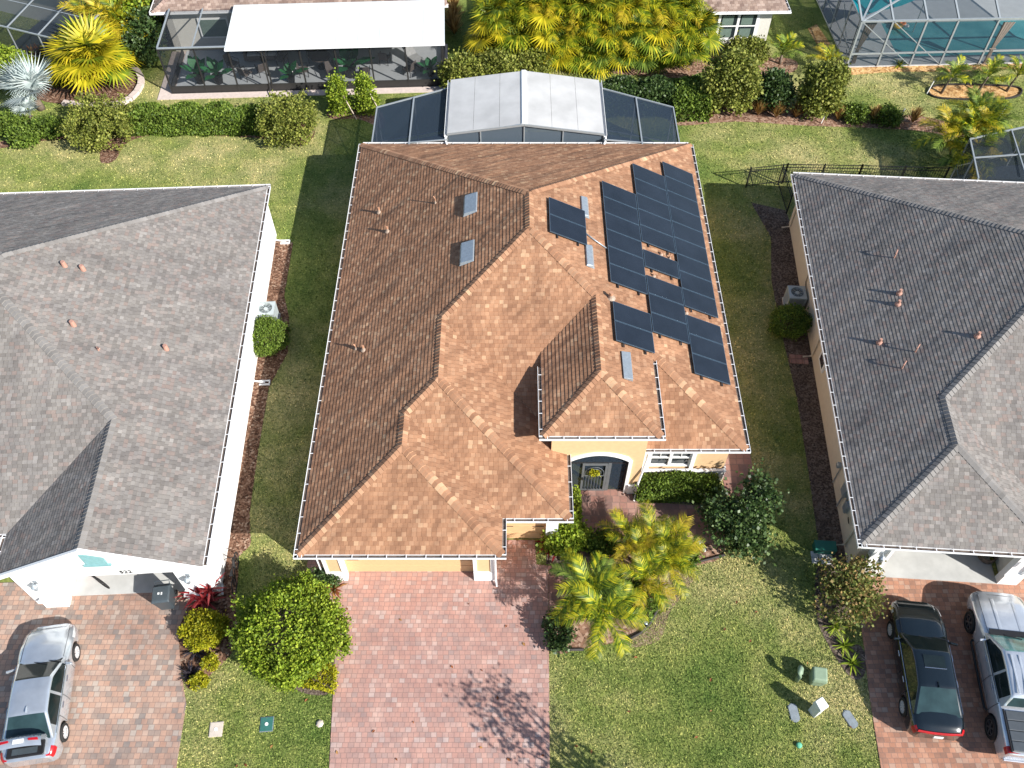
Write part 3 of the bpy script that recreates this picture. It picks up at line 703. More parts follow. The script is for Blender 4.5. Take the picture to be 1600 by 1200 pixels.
def ridge_segs(r):
    s = r['s']; x0, x1, y0, y1, z = r['x0'], r['x1'], r['y0'], r['y1'], r['z']; xm = (x0 + x1) / 2; zr = (x1 - x0) / 2 * s[0]
    yf = y0 + (zr / s[2] if s[2] else 0); yb = y1 - (zr / s[3] if s[3] else 0); out = [((xm, yf), (xm, yb))]
    if s[2]: out += [((x0, y0), (xm, yf)), ((x1, y0), (xm, yf))]
    if s[3]: out += [((x0, y1), (xm, yb)), ((x1, y1), (xm, yb))]
    return out
def caps(mb, rects, sp=0.16, wd=0.18, lift=0.025, only=None):
    for ri, r in enumerate(rects):
        if only is not None and ri not in only: continue
        for A_, B_ in ridge_segs(r):
            d = Vector((B_[0] - A_[0], B_[1] - A_[1])); ln = d.length
            if ln < 0.3: continue
            d /= ln; n_ = Vector((-d.y, d.x)); k = int(ln / sp)
            for i in range(k):
                s0, s1 = i * sp, (i + 1.25) * sp
                pm = (A_[0] + d.x * (s0 + sp / 2), A_[1] + d.y * (s0 + sp / 2))
                if env(rects, *pm) > hz(r, *pm) + 0.03: continue
                e0, e1 = env(rects, pm[0] + n_.x * 0.08, pm[1] + n_.y * 0.08), env(rects, pm[0] - n_.x * 0.08, pm[1] - n_.y * 0.08)
                if e0 > -5 and e1 > -5 and e0 + e1 > 2 * hz(r, *pm) - 0.02: continue
                rows = []
                for s_, up in ((s0, lift + 0.035), (s1, lift)):
                    c = (A_[0] + d.x * s_, A_[1] + d.y * s_); row = []
                    for o, dz in ((-wd, -0.012), (-wd * 0.4, 0.0), (0, 0.006), (wd * 0.4, 0.0), (wd, -0.012)):
                        q = (c[0] + n_.x * o, c[1] + n_.y * o); row.append((q[0], q[1], hz(r, *q) + up + dz))
                    rows.append(row)
                mb.grid(rows)
                mb.chunk([(rows[0][j][0], rows[0][j][1], rows[0][j][2]) for j in range(5)] + [(q[0], q[1], q[2] - 0.05) for q in rows[0]], [[j, j + 1, j + 6, j + 5] for j in range(4)])
def gutter(mb, a, b, n, z, wd=0.13, h=0.11, m=0, m_in=1, sp=0.62, phase=0.3):
    """open white channel hung on the eave line a-b, n = outward direction"""
    a, b = Vector((a[0], a[1], z)), Vector((b[0], b[1], z)); d = (b - a).normalized(); n = Vector((n[0], n[1], 0)).normalized(); u = Vector((0, 0, 1))
    def slab(o0, o1, z0, z1, mm):
        mb.hexa([a + n * o0 + u * z0, b + n * o0 + u * z0, b + n * o1 + u * z0, a + n * o1 + u * z0, a + n * o0 + u * z1, b + n * o0 + u * z1, b + n * o1 + u * z1, a + n * o1 + u * z1], mm)
    slab(0.002, wd, -h, -h + 0.012, m); slab(wd - 0.002, wd + 0.012, -h, 0.0, m); slab(-0.02, 0.002, -h, -0.005, m)
    slab(0.012, wd - 0.01, -h + 0.014, -h + 0.05, m_in)
    ln = (b - a).length; s_ = phase
    while s_ < ln:
        c = a + d * s_; mb.bar(c + n * 0.0, c + n * wd, 0.024, 0.010, m); s_ += sp * random.uniform(0.85, 1.15)
def downspout(mb, top, wall, foot, m=0):
    mb.path([top, wall, (wall[0], wall[1], 0.22), foot], 0.045, 6, m)
def wallring(mb, poly, z0, z1, m=0):
    """vertical faces only"""
    n = len(poly)
    for i in range(n):
        p, q = poly[i], poly[(i + 1) % n]; mb.face([(p[0], p[1], z0), (q[0], q[1], z0), (q[0], q[1], z1), (p[0], p[1], z1)], m)
def vent_pipe(parent, x, y, z, h, mat, r=0.055, boot=True, elbow=None, world=True):
    q = MB(); q.tube((x, y, z - 0.15), (x, y, z + h), r, r, 9, 0)
    if boot: q.lathe([(r * 2.4, z + 0.01), (r * 1.3, z + 0.10), (r * 1.02, z + h * 0.6)], (x, y, 0), 10, 1)
    if elbow: q.path([(x, y, z + h - 0.05), (x + elbow[0] * 0.6, y + elbow[1] * 0.6, z + h + 0.06), (x + elbow[0], y + elbow[1], z + h - 0.02)], r * 0.95, 8, 0)
    return q.build('vent_pipe', [mat, M['lead']], parent, world=world, smooth=False)

# ------------------------------------------------------------------ tan house
EZ = 2.85; FS = 0.53
TAN = [dict(x0=-7.66, x1=9.08, y0=18.45, y1=36.78, z=EZ, s=(0.5, 0.5, FS, 0.5)),
       dict(x0=-7.66, x1=2.12, y0=15.45, y1=26.0, z=EZ, s=(0.5, 0.5, FS, None)),
       dict(x0=-7.66, x1=-0.345, y0=14.0, y1=22.0, z=EZ, s=(0.5, 0.5, FS, None)),
       dict(x0=1.13, x1=5.5, y0=17.88, y1=26.5, z=4.63, s=(0.5, 0.5, 0.5, None))]
house = thing('house', (0.7, 26, 0), 'tan house with terracotta tiled hip roof, white gutters and solar panels, in the middle', 'house')
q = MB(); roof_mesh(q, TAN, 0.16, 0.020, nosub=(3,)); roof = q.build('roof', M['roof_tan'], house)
for k in range(4): q = MB(); caps(q, TAN, only=(k,)); q.build('ridge_tiles', M['cap_tan'], house)
# fascia + soffit
q = MB()
foot = [(-7.66, 14.0), (-0.345, 14.0), (-0.345, 15.45), (2.12, 15.45), (2.12, 18.45), (9.08, 18.45), (9.08, 36.78), (-7.66, 36.78)]
wallring(q, foot, EZ - 0.16, EZ + 0.005); q.face([(p[0], p[1], EZ - 0.155) for p in foot][::-1])
ef = [(1.13, 17.88), (5.5, 17.88), (5.5, 24.0), (1.13, 24.0)]
wallring(q, ef, 4.47, 4.633); q.face([(p[0], p[1], 4.475) for p in ef][::-1]); q.build('fascia', M['white'], house)
# walls (with door, window and entry openings left as recesses by building the wall in pieces)
q = MB(); WT = EZ - 0.16
q.box(-7.2, -7.0, 14.53, 36.3, 0, WT); q.box(8.45, 8.65, 18.9, 36.3, 0, WT); q.box(-7.0, 8.45, 36.1, 36.3, 0, WT)
q.box(-7.0, -6.3, 14.53, 14.75, 0, WT); q.box(-6.3, -1.45, 14.53, 14.75, 2.18, WT); q.box(-1.45, -0.78, 14.53, 14.75, 0, WT)
q.box(-0.98, -0.78, 14.75, 15.95, 0, WT); q.box(-0.78, -0.45, 15.95, 16.15, 0, WT); q.box(-0.45, 1.3, 15.95, 16.15, 2.18, WT); q.box(1.3, 1.75, 15.95, 16.15, 0, WT)
q.box(1.55, 1.75, 16.15, 18.2, 0, WT)
# entry front wall: pieces round the arch x 2.24..4.55
q.box(1.5, 2.24, 18.2, 18.45, 0, 4.47); q.box(4.55, 5.12, 18.2, 18.45, 0, 4.47)
aw = [(2.24 + 2.31 * k / 16, 2.42 + 0.46 * (1 - ((k - 8) / 8) ** 2)) for k in range(17)]
for (xa, za), (xb, zb) in zip(aw[:-1], aw[1:]):
    q.hexa([(xa, 18.2, za), (xb, 18.2, zb), (xb, 18.45, zb), (xa, 18.45, za), (xa, 18.2, 4.47), (xb, 18.2, 4.47), (xb, 18.45, 4.47), (xa, 18.45, 4.47)])
q.box(1.5, 1.7, 18.45, 22.0, 2.6, 4.47); q.box(4.92, 5.12, 18.45, 22.0, 0.0, 4.47)
q.box(5.12, 5.55, 18.9, 19.1, 0, WT); q.box(7.2, 8.45, 18.9, 19.1, 0, WT); q.box(5.55, 7.2, 18.9, 19.1, 2.17, WT); q.box(5.55, 7.2, 18.9, 19.1, 0, 0.9)
wall = q.build('wall', M['stucco_tan'], house)
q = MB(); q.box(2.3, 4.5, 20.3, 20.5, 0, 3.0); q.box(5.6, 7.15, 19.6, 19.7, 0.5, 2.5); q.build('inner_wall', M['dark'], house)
# garage doors with grooves between the sections
def garage_door(x0, x1, y, h=2.18):
    q = MB(); n = 4
    for k in range(n): q.box(x0, x1, y, y + 0.05, 0.03 + k * h / n, (k + 1) * h / n - 0.015)
    q.box(x0, x1, y + 0.02, y + 0.06, 0.03, h)
    d = q.build('garage_door', M['door_tan'], house); q = MB()
    for xx in (x0 + 0.06, x1 - 0.5): q.box(xx, xx + 0.44, y - 0.02, y, 1.05, 1.075)
    q.build('hinge_strap', M['bronze'], d)
garage_door(-6.3, -1.45, 14.66); garage_door(-0.45, 1.3, 16.07)
for x0, x1 in ((-7.04, -6.3), (-1.45, -0.67)):
    q = MB(); q.box(x0, x1, 14.27, 14.53, 0, 0.72); q.box(x0, x0 + 0.13, 14.29, 14.53, 0.72, WT); q.box(x1 - 0.13, x1, 14.29, 14.53, 0.72, WT); q.box(x0 + 0.13, x1 - 0.13, 14.29, 14.53, 2.45, WT)
    c = q.build('column', M['white'], house); q = MB(); q.box(x0 + 0.13, x1 - 0.13, 14.33, 14.53, 0.72, 2.45); q.build('inset_panel', M['stucco_tan'], c)
q = MB(); q.box(1.3, 1.76, 15.78, 15.95, 0, WT); q.build('column', M['white'], house)
# entry arch trim
q = MB(); inner = [(2.24, 0.03), (2.24, 2.42)] + aw[1:-1] + [(4.55, 2.42), (4.55, 0.03)]
cx, cz = 3.395, 1.4
outer = [(x - 0.14 if x < cx else x + 0.14, z) if z < 2.43 else (cx + (x - cx) * 1.12, z + 0.15) for x, z in inner]
for i in range(len(inner) - 1):
    a, b, c, d = inner[i], inner[i + 1], outer[i + 1], outer[i]
    q.hexa([(a[0], 18.13, a[1]), (b[0], 18.13, b[1]), (b[0], 18.34, b[1]), (a[0], 18.34, a[1]), (d[0], 18.13, d[1]), (c[0], 18.13, c[1]), (c[0], 18.2, c[1]), (d[0], 18.2, d[1])])
q.build('entry_arch', M['white'], house)
# screened entry: frame, screen, door with arched grille and lemon wreath
q = MB(); y = 18.26
for x in (2.27, 4.52): q.box(x - 0.03, x + 0.03, y, y + 0.05, 0.03, 2.42)
q.box(2.27, 4.52, y, y + 0.05, 2.10, 2.15)
ef_ = q.build('entry_frame', M['bronze'], house)
q = MB(); pts = [(2.27, 0.05)] + [(x, z - 0.02) for x, z in aw] + [(4.52, 0.05)]
q.face([(x, y + 0.03, z) for x, z in pts]); q.build('entry_screen', M['screen'], ef_)
q = MB(); dx0, dx1 = 2.78, 3.78
q.box(dx0, dx0 + 0.09, y - 0.04, y, 0.04, 2.10); q.box(dx1 - 0.09, dx1, y - 0.04, y, 0.04, 2.10); q.box(dx0 + 0.09, dx1 - 0.09, y - 0.04, y, 2.0, 2.10); q.box(dx0 + 0.09, dx1 - 0.09, y - 0.04, y, 0.04, 0.14)
q.box(dx1 + 0.01, dx1 + 0.14, y - 0.03, y, 0.04, 2.14)
door = q.build('screen_door', M['door_frame'], house)
q = MB(); dm = (dx0 + dx1) / 2
for k in range(6): xx = dx0 + 0.2 + k * 0.12; q.bar((xx, y - 0.03, 0.14), (xx, y - 0.03, 1.22), 0.018)
q.bar((dx0 + 0.09, y - 0.03, 1.22), (dx1 - 0.09, y - 0.03, 1.22), 0.03)
for rr in (0.38, 0.27): q.path([(dm + rr * math.cos(R(a)), y - 0.03, 1.4 + rr * 1.2 * math.sin(R(a))) for a in range(0, 181, 15)], 0.012, 5)
for sx in (-1, 1): q.bar((dm + sx * 0.38, y - 0.03, 1.22), (dm + sx * 0.38, y - 0.03, 1.4), 0.024)
q.build('grille', M['door_frame'], door)
q = MB(); q.box(dx0 + 0.03, dx0 + 0.07, y - 0.09, y - 0.04, 0.95, 1.12); q.build('handle', M['plastic_bk'], door)
wr = thing('wreath', (dm, y - 0.06, 1.5), 'yellow lemon wreath hanging on the arched screen door', 'wreath')
V, F = clumped([((dm + 0.13 * math.cos(a), y - 0.07, 1.5 + 0.13 * math.sin(a)), (0.06, 0.03, 0.06)) for a in np.arange(0, 6.28, 0.7)], 60, 6, 0.04, 0.07, zmin=-1, floor=-5)
npmesh('foliage', V, F, M['lf_lime'], wr, (dm, y - 0.06, 1.5))
# window of the right wing
q = MB(); wx0, wx1, wz0, wz1 = 5.55, 7.2, 0.9, 2.17
q.box(wx0 - 0.16, wx0, 18.8, 18.9, 0.0, WT); q.box(wx1, wx1 + 0.16, 18.8, 18.9, 0.76, WT); q.box(wx0, wx1, 18.8, 18.9, wz1, WT)
q.box(wx0 - 0.36, wx0 - 0.16, 18.82, 18.9, 0.0, WT)
q.box(wx0, wx1, 18.86, 18.97, wz0, wz0 + 0.06); q.box(wx0, wx1, 18.86, 18.97, wz1 - 0.05, wz1); xm = (wx0 + wx1) / 2
q.box(xm - 0.06, xm + 0.06, 18.86, 18.97, wz0 + 0.06, wz1 - 0.05); q.box(wx0, wx0 + 0.05, 18.86, 18.97, wz0 + 0.06, wz1 - 0.05); q.box(wx1 - 0.05, wx1, 18.86, 18.97, wz0 + 0.06, wz1 - 0.05)
for xa, xb in ((wx0 + 0.05, xm - 0.06), (xm + 0.06, wx1 - 0.05)):
    q.box(xa, xb, 18.87, 18.95, 1.50, 1.55); xc = (xa + xb) / 2; q.box(xc - 0.012, xc + 0.012, 18.90, 18.96, 1.55, wz1 - 0.05); q.box(xa, xb, 18.90, 18.96, 1.83, 1.855)
wf = q.build('window', M['white'], house)
q = MB(); q.box(wx0 + 0.05, wx1 - 0.05, 18.96, 18.98, wz0 + 0.06, wz1 - 0.05); q.build('pane', M['glass'], wf)
q = MB(); q.box(wx0 - 0.36, 8.68, 18.72, 18.8, 0.0, 0.74); q.box(wx0 - 0.36, 8.72, 18.68, 18.8, 0.74, 0.82); q.box(8.65, 8.73, 18.8, 19.5, 0.0, 0.8)
q.box(4.69, 5.14, 18.08, 18.2, 0.0, 0.62); q.build('base_trim', M['white'], house)
# gutters, one mesh per run
gz = EZ + 0.0
for a, b, n, z in (((-7.66, 13.9), (-7.66, 36.78), (-1, 0), EZ), ((9.08, 18.35), (9.08, 36.78), (1, 0), EZ), ((-7.8, 14.0), (-0.2, 14.0), (0, -1), EZ), ((-0.345, 14.0), (-0.345, 15.45), (1, 0), EZ),
                   ((-0.2, 15.45), (2.26, 15.45), (0, -1), EZ), ((2.12, 15.45), (2.12, 18.3), (1, 0), EZ), ((5.2, 18.45), (9.22, 18.45), (0, -1), EZ), ((1.13, 17.88), (1.13, 21.1), (-1, 0), 4.63),
                   ((1.0, 17.88), (5.64, 17.88), (0, -1), 4.63), ((5.5, 17.88), (5.5, 21.4), (1, 0), 4.63), ((-7.6, 36.78), (9.0, 36.78), (0, 1), EZ)):
    q = MB(); gutter(q, a, b, n, z + 0.02); q.build('gutter', [M['gutter'], M['gutter_in']], house)
q = MB(); downspout(q, (-0.6, 13.98, 2.72), (-0.62, 14.22, 2.4), (-0.58, 14.0, 0.1)); q.build('downspout', M['gutter'], house)
q = MB(); downspout(q, (5.3, 18.3, 2.7), (5.05, 18.02, 1.0), (4.95, 17.7, 0.1)); q.build('downspout', M['white'], house)
q = MB(); downspout(q, (-7.7, 14.3, 2.72), (-7.26, 14.45, 2.4), (-6.95, 13.1, 0.06)); q.build('downspout', M['gutter'], house)
# roof vents
def box_vent(x, y, sgn, L_=1.25, D=0.62):
    """slant-back metal vent on a slope that rises towards sgn"""
    q = MB(); pz = lambda X: env(TAN, X, y)
    x0, x1 = x, x + sgn * D; h = 0.20
    a = [(x0, y, pz(x0) + 0.02), (x0, y + L_, pz(x0) + 0.02), (x1, y + L_, pz(x1) + 0.04), (x1, y, pz(x1) + 0.04)]
    b = [(x0 + sgn * 0.06, y + 0.05, pz(x0) + h), (x0 + sgn * 0.06, y + L_ - 0.05, pz(x0) + h), (x1 - sgn * 0.05, y + L_ - 0.05, pz(x1) + 0.09), (x1 - sgn * 0.05, y + 0.05, pz(x1) + 0.09)]
    if sgn > 0: q.hexa([a[0], a[3], a[2], a[1], b[0], b[3], b[2], b[1]])
    else: q.hexa(a + b)
    q.build('roof_vent', M['vent'], house, bevel=0.015)
box_vent(-2.10, 28.38, 1); box_vent(-2.16, 25.5, 1); box_vent(3.3, 28.15, -1, 1.25, 0.36); box_vent(3.36, 25.25, -1, 1.25, 0.36)
dz_ = TAN[3]
q = MB(); xx, yy = 4.55, 20.0; pz = lambda X: 4.63 + (5.5 - X) * 0.5
a = [(xx, yy, pz(xx) + 0.02), (xx - 0.36, yy, pz(xx - 0.36) + 0.02), (xx - 0.36, yy + 1.3, pz(xx - 0.36) + 0.02), (xx, yy + 1.3, pz(xx) + 0.02)]
q.hexa(a + [(p[0], p[1], p[2] + (0.17 if i in (0, 3) else 0.07)) for i, p in enumerate(a)]); q.build('roof_vent', M['vent'], house, bevel=0.015)
for x, y, h, r, el in ((-6.15, 30.9, 0.32, 0.05, None), (-5.6, 29.35, 0.32, 0.05, None), (-3.4, 30.0, 0.30, 0.025, (-0.12, 0.1)), (-6.05, 22.7, 0.3, 0.05, None), (-6.4, 22.9, 0.22, 0.03, (-0.12, 0.05)), (3.95, 23.95, 0.36, 0.085, None), (7.3, 24.62, 0.2, 0.05, None), (6.5, 27.66, 0.16, 0.045, None), (6.0, 26.13, 0.16, 0.045, None), (6.9, 27.6, 0.2, 0.03, (0.1, 0.1))):
    vent_pipe(house, x, y, env(TAN, x, y), h, M['pipe_tan'], r, True, el)

# ------------------------------------------------------------------ solar panels
def panel_at(mb_p, mb_f, t0, t1, y0, y1):
    sn, cs = 0.5 / 1.118, 1 / 1.118
    def q(t, y, o): x = 9.08 - t * cs - (-o * sn); return (9.08 - t * cs + o * sn, y, EZ + t * sn + o * cs)
    f = 0.022; o0, o1 = 0.10, 0.145
    mb_f.hexa([q(t0, y0, o0), q(t0, y1, o0), q(t1, y1, o0), q(t1, y0, o0), q(t0, y0, o1), q(t0, y1, o1), q(t1, y1, o1), q(t1, y0, o1)])
    mb_p.hexa([q(t0 + f, y0 + f, o1), q(t0 + f, y1 - f, o1), q(t1 - f, y1 - f, o1), q(t1 - f, y0 + f, o1), q(t0 + f, y0 + f, o1 + 0.003), q(t0 + f, y1 - f, o1 + 0.003), q(t1 - f, y1 - f, o1 + 0.003), q(t1 - f, y0 + f, o1 + 0.003)])
def array(name, label, runs):
    t = thing('solar_array', (runs[0][0] and 6.5, runs[0][2], 4), label, 'solar panels', group='solar arrays on the tiled roof')
    rails = MB(); sn, cs = 0.5 / 1.118, 1 / 1.118
    for t0, t1, ytop, n, pitch in runs:
        for k in range(n):
            a, b = MB(), MB(); panel_at(a, b, t0, t1, ytop - (k + 1) * pitch + 0.012, ytop - k * pitch - 0.012)
            f = b.build('solar_panel', M['panel_frame'], t); a.build('cell_sheet', M['panel'], f)
        for tt in (t0 + 0.38, t1 - 0.38):
            X, Z = 9.08 - tt * cs + 0.07 * sn, EZ + tt * sn + 0.07 * cs
            rails.bar((X, ytop - n * pitch - 0.14, Z), (X, ytop - 0.1, Z), 0.05, 0.05)
            for yy in np.arange(ytop - n * pitch + 0.2, ytop, 1.3): rails.box(X - 0.03, X + 0.03, yy, yy + 0.06, Z - 0.09, Z)
    rails.build('mounting_rail', M['rail'], t)
array('solar_array', 'large stepped field of black solar panels on the right slope of the tiled roof',
      [(0.36, 2.11, 34.17, 9, 1.032), (0.36, 2.11, 24.42, 3, 1.03), (2.15, 3.92, 33.05, 5, 1.027), (2.15, 3.92, 27.43, 1, 1.027), (2.15, 3.92, 25.92, 3, 1.04), (3.97, 5.74, 30.88, 6, 1.018), (3.97, 5.74, 23.72, 2, 1.02)])
array('solar_array', 'pair of solar panels standing alone near the roof ridge between small vents', [(6.76, 8.50, 28.42, 2, 1.03)])
q = MB(); sn, cs = 0.5 / 1.118, 1 / 1.118
q.path([(3.0, 27.2, EZ + 6.08 * 0.5 + 0.06), (3.4, 26.95, EZ + 5.68 * 0.5 + 0.07), (3.98, 26.7, EZ + 5.1 * 0.5 + 0.06)], 0.03, 6)
q.build('conduit', M['vent'], house, smooth=True)

# ------------------------------------------------------------------ neighbour houses (same plan, mirrored)
def text_mesh(s, size, depth):
    cu = bpy.data.curves.new('lettering', 'FONT'); cu.body = s; cu.size = size; cu.extrude = depth; cu.align_x = 'CENTER'
    o = bpy.data.objects.new('lettering', cu); COL.objects.link(o)
    me = bpy.data.meshes.new_from_object(o.evaluated_get(C.evaluated_depsgraph_get())); bpy.data.objects.remove(o); return me
def lantern(t, x, y, z, ny=-1, world=False):
    q = MB(); q.box(x - 0.06, x + 0.06, y - 0.03, y, z - 0.12, z + 0.12)
    q.path([(x, y - 0.02, z + 0.05), (x, y - 0.12, z + 0.14), (x, y - 0.2, z + 0.1)], 0.015, 6)
    q.lathe([(0.02, z + 0.12), (0.12, z + 0.03), (0.12, z + 0.0), (0.07, z - 0.24), (0.03, z - 0.28)], (x, y - 0.2, 0), 8)
    o = q.build('wall_lantern', M['vent'], t, world=world)
    q = MB(); q.lathe([(0.085, z - 0.02), (0.055, z - 0.22)], (x, y - 0.2, 0), 8); q.build('lantern_glass', M['lamp_clear'], o, world=world)
def soffit(t, foot, z=EZ, world=False):
    q = MB(); wallring(q, foot, z - 0.16, z + 0.005); q.face([(p[0], p[1], z - 0.155) for p in foot][::-1]); q.build('fascia', M['white'], t, world=world)

# --- white house on the left
OL = (-11.93, 33.60, 0)
hl = thing('house', OL, 'white house with grey shingle roof and open garage, on the left', 'house', 2.8)
LR = [dict(x0=-17, x1=0, y0=-18.45, y1=0, z=EZ, s=(0.5, 0.5, 0.5, 0.5)), dict(x0=-7.3, x1=0, y0=-20.1, y1=-9, z=EZ, s=(0.5, 0.5, None, None))]
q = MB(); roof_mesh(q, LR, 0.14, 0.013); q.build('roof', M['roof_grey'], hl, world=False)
for k in range(2): q = MB(); caps(q, LR, 0.17, 0.17, 0.018, (k,)); q.build('ridge_shingles', M['cap_grey'], hl, world=False)
soffit(hl, [(-7.3, -19.6), (0, -19.6), (0, 0), (-17, 0), (-17, -18.45), (-7.3, -18.45)])
q = MB(); WT = EZ - 0.16
q.box(-0.32, -0.12, -19.75, -0.4, 0, WT); q.box(-16.6, -0.32, -0.6, -0.4, 0, WT); q.box(-6.95, -6.75, -19.5, -18.0, 0, WT); q.box(-16.6, -6.95, -18.1, -17.9, 0, WT)
q.box(-1.25, -0.12, -19.95, -19.75, 0, WT); q.box(-6.95, -5.75, -19.95, -19.75, 0, WT); q.box(-5.75, -1.25, -19.95, -19.75, 2.25, WT)
q.face([(-7.15, -19.95, WT), (-0.12, -19.95, WT), (-0.12, -19.95, 2.87), (-3.65, -19.95, 4.62), (-7.15, -19.95, 2.87)])
q.build('wall', M['stucco_white'], hl, world=False)
q = MB()
for a, b in (((-7.3, EZ), (-3.65, 4.675)), ((0, EZ), (-3.65, 4.675))):
    q.hexa([(a[0], -20.2, a[1] - 0.2), (b[0], -20.2, b[1] - 0.2), (b[0], -20.10, b[1] - 0.2), (a[0], -20.10, a[1] - 0.2), (a[0], -20.2, a[1] + 0.035), (b[0], -20.2, b[1] + 0.035), (b[0], -20.10, b[1] + 0.035), (a[0], -20.10, a[1] + 0.035)])
q.build('barge_board', M['white'], hl, world=False)
q = MB(); q.box(-5.75, -1.25, -19.70, -13.5, -0.02, 0.055); q.build('garage_floor', M['concrete'], hl, world=False)
q = MB(); q.box(-6.7, -5.78, -13.6, -13.4, 0, 2.6); q.box(-5.78, -1.0, -13.6, -13.4, 0, 2.6); q.box(-5.85, -5.77, -19.74, -13.6, 0, 2.5); q.box(-1.24, -1.15, -19.74, -13.6, 0, 2.5); q.box(-5.9, -1.1, -19.74, -13.4, 2.52, 2.6); q.build('garage_lining', M['stucco_white'], hl, world=False)
for x0, x1 in ((-6.6, -5.75), (-1.25, -0.45)):
    q = MB(); q.box(x0, x1, -20.12, -19.95, 0, 0.55); q.box(x0 - 0.05, x1 + 0.05, -20.18, -19.95, 0.55, 0.64); q.build('column_base', M['stucco_white'], hl, world=False)
lantern(hl, -6.25, -19.95, 1.95); lantern(hl, -0.8, -19.95, 1.95)
q = MB(); q.box(-3.95, -3.2, -20.0, -19.95, 3.2, 3.95); q.box(-4.05, -3.1, -20.04, -19.95, 3.12, 3.2)
for k in range(7): q.box(-3.9, -3.25, -20.015, -20.0, 3.25 + k * 0.1, 3.30 + k * 0.1)
q.build('gable_vent', M['teal_vent'], hl, world=False)
nm = text_mesh('522', 0.30, 0.012); nm.materials.append(M['number']); o = link(bpy.data.objects.new('house_number', nm), hl); o.location = (-2.85, -19.965, 2.36); o.rotation_euler = (R(90), 0, 0)
for a, b, n in (((0, -20.0), (0, 0), (1, 0)), ((-17, 0), (0.12, 0), (0, 1)), ((-7.3, -20.1), (-7.3, -18.5), (-1, 0)), ((-17, -18.45), (-7.3, -18.45), (0, -1))):
    q = MB(); gutter(q, a, b, n, EZ + 0.02); q.build('gutter', [M['gutter'], M['gutter_in']], hl, world=False)
for y in (-1.0, -9.9, -19.6):
    q = MB(); downspout(q, (0.07, y, 2.74), (-0.06, y, 2.4), (0.4 if y > -19 else -0.02, y, 0.10) if y > -19 else (-0.04, y - 0.35, 0.10))
    if y > -19: q.bar((0.15, y - 0.1, 0.05), (0.62, y - 0.1, 0.05), 0.05, 0.08); q.bar((0.15, y + 0.1, 0.05), (0.62, y + 0.1, 0.05), 0.05, 0.08); q.bar((0.60, y - 0.1, 0.05), (0.60, y + 0.1, 0.05), 0.05, 0.08)
    q.build('downspout', M['gutter'], hl, world=False)
for x, y, h, r, el in ((-6.46, -8.2, 0.26, 0.055, None), (-5.85, -8.15, 0.26, 0.055, None), (-5.6, -11.0, 0.26, 0.055, None), (-4.62, -11.9, 0.2, 0.03, (0.14, -0.1)), (-2.5, -11.1, 0.26, 0.055, None)):
    q = MB(); z = env(LR, x, y)
    if el: q.tube((x, y, z - 0.1), (x, y, z + h), r, r, 8, 0); q.path([(x, y, z + h - 0.03), (x + el[0], y + el[1], z + h + 0.03)], r, 8, 0)
    else: q.lathe([(r * 1.9, z - 0.1), (r * 1.9, z + 0.06), (r * 1.5, z + h)], (x, y, 0), 10, 0)
    q.build('vent_pipe', M['pipe_pink'], hl, world=False)

# --- cream house on the right
OR = (13.91, 34.49, 0)
hr = thing('house', OR, 'cream house with dark grey shingle roof and open garage, on the right', 'house', -3.8)
RR = [dict(x0=0, x1=20, y0=-18.1, y1=0, z=EZ, s=(0.5, 0.5, 0.5, 0.5)), dict(x0=0, x1=6.95, y0=-20.1, y1=-9, z=EZ, s=(0.5, 0.5, 0.52, None))]
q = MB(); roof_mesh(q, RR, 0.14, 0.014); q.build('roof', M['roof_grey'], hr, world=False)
for k in range(2): q = MB(); caps(q, RR, 0.17, 0.17, 0.02, (k,)); q.build('ridge_shingles', M['cap_grey'], hr, world=False)
soffit(hr, [(0, -20.1), (6.95, -20.1), (6.95, -18.1), (20, -18.1), (20, 0), (0, 0)])
q = MB()
q.box(0.42, 0.62, -19.5, -0.45, 0, WT); q.box(0.62, 19.5, -0.65, -0.45, 0, WT); q.box(0.42, 1.45, -19.7, -19.5, 0, WT); q.box(6.2, 6.6, -19.7, -19.5, 0, WT); q.box(1.45, 6.2, -19.7, -19.5, 2.25, WT); q.box(6.4, 6.6, -19.5, -18, 0, WT); q.box(6.6, 19.5, -17.8, -17.6, 0, WT)
q.build('wall', M['stucco_cream'], hr, world=False)
q = MB(); q.box(1.45, 6.0, -20.0, -13.5, -0.02, 0.055); q.build('garage_floor', M['concrete'], hr, world=False)
q = MB(); q.box(1.37, 1.44, -19.5, -13.5, 0, 2.5); q.box(6.21, 6.3, -19.5, -13.5, 0, 2.5); q.box(1.4, 6.25, -13.6, -13.4, 0, 2.5); q.box(1.4, 6.25, -19.45, -13.4, 2.52, 2.6); q.build('garage_lining', M['stucco_grey'], hr, world=False)
for x0, x1 in ((0.75, 1.45), (6.0, 6.75)):
    q = MB(); q.box(x0, x1, -20.0, -19.7, 0, 0.75); q.box(x0, x0 + 0.12, -19.95, -19.7, 0.75, WT); q.box(x1 - 0.12, x1, -19.95, -19.7, 0.75, WT); q.box(x0 + 0.12, x1 - 0.12, -19.85, -19.7, 0.75, WT); q.build('column', M['white'], hr, world=False)
lantern(hr, 1.0, -19.98, 2.0); lantern(hr, 6.4, -19.98, 2.0)
for a, b, n in (((0, -20.25), (0, 0), (-1, 0)), ((-0.13, -20.1), (6.95, -20.1), (0, -1)), ((0, 0), (20, 0), (0, 1))):
    q = MB(); gutter(q, a, b, n, EZ + 0.02); q.build('gutter', [M['gutter'], M['gutter_in']], hr, world=False)
for y, yb in ((-0.7, -0.9), (-9.2, -9.35), (-18.7, -18.8)):
    q = MB(); downspout(q, (-0.06, y, 2.74), (0.36, yb, 2.35), (-0.02, yb, 0.12)); q.build('downspout', M['stucco_cream'], hr, world=False)
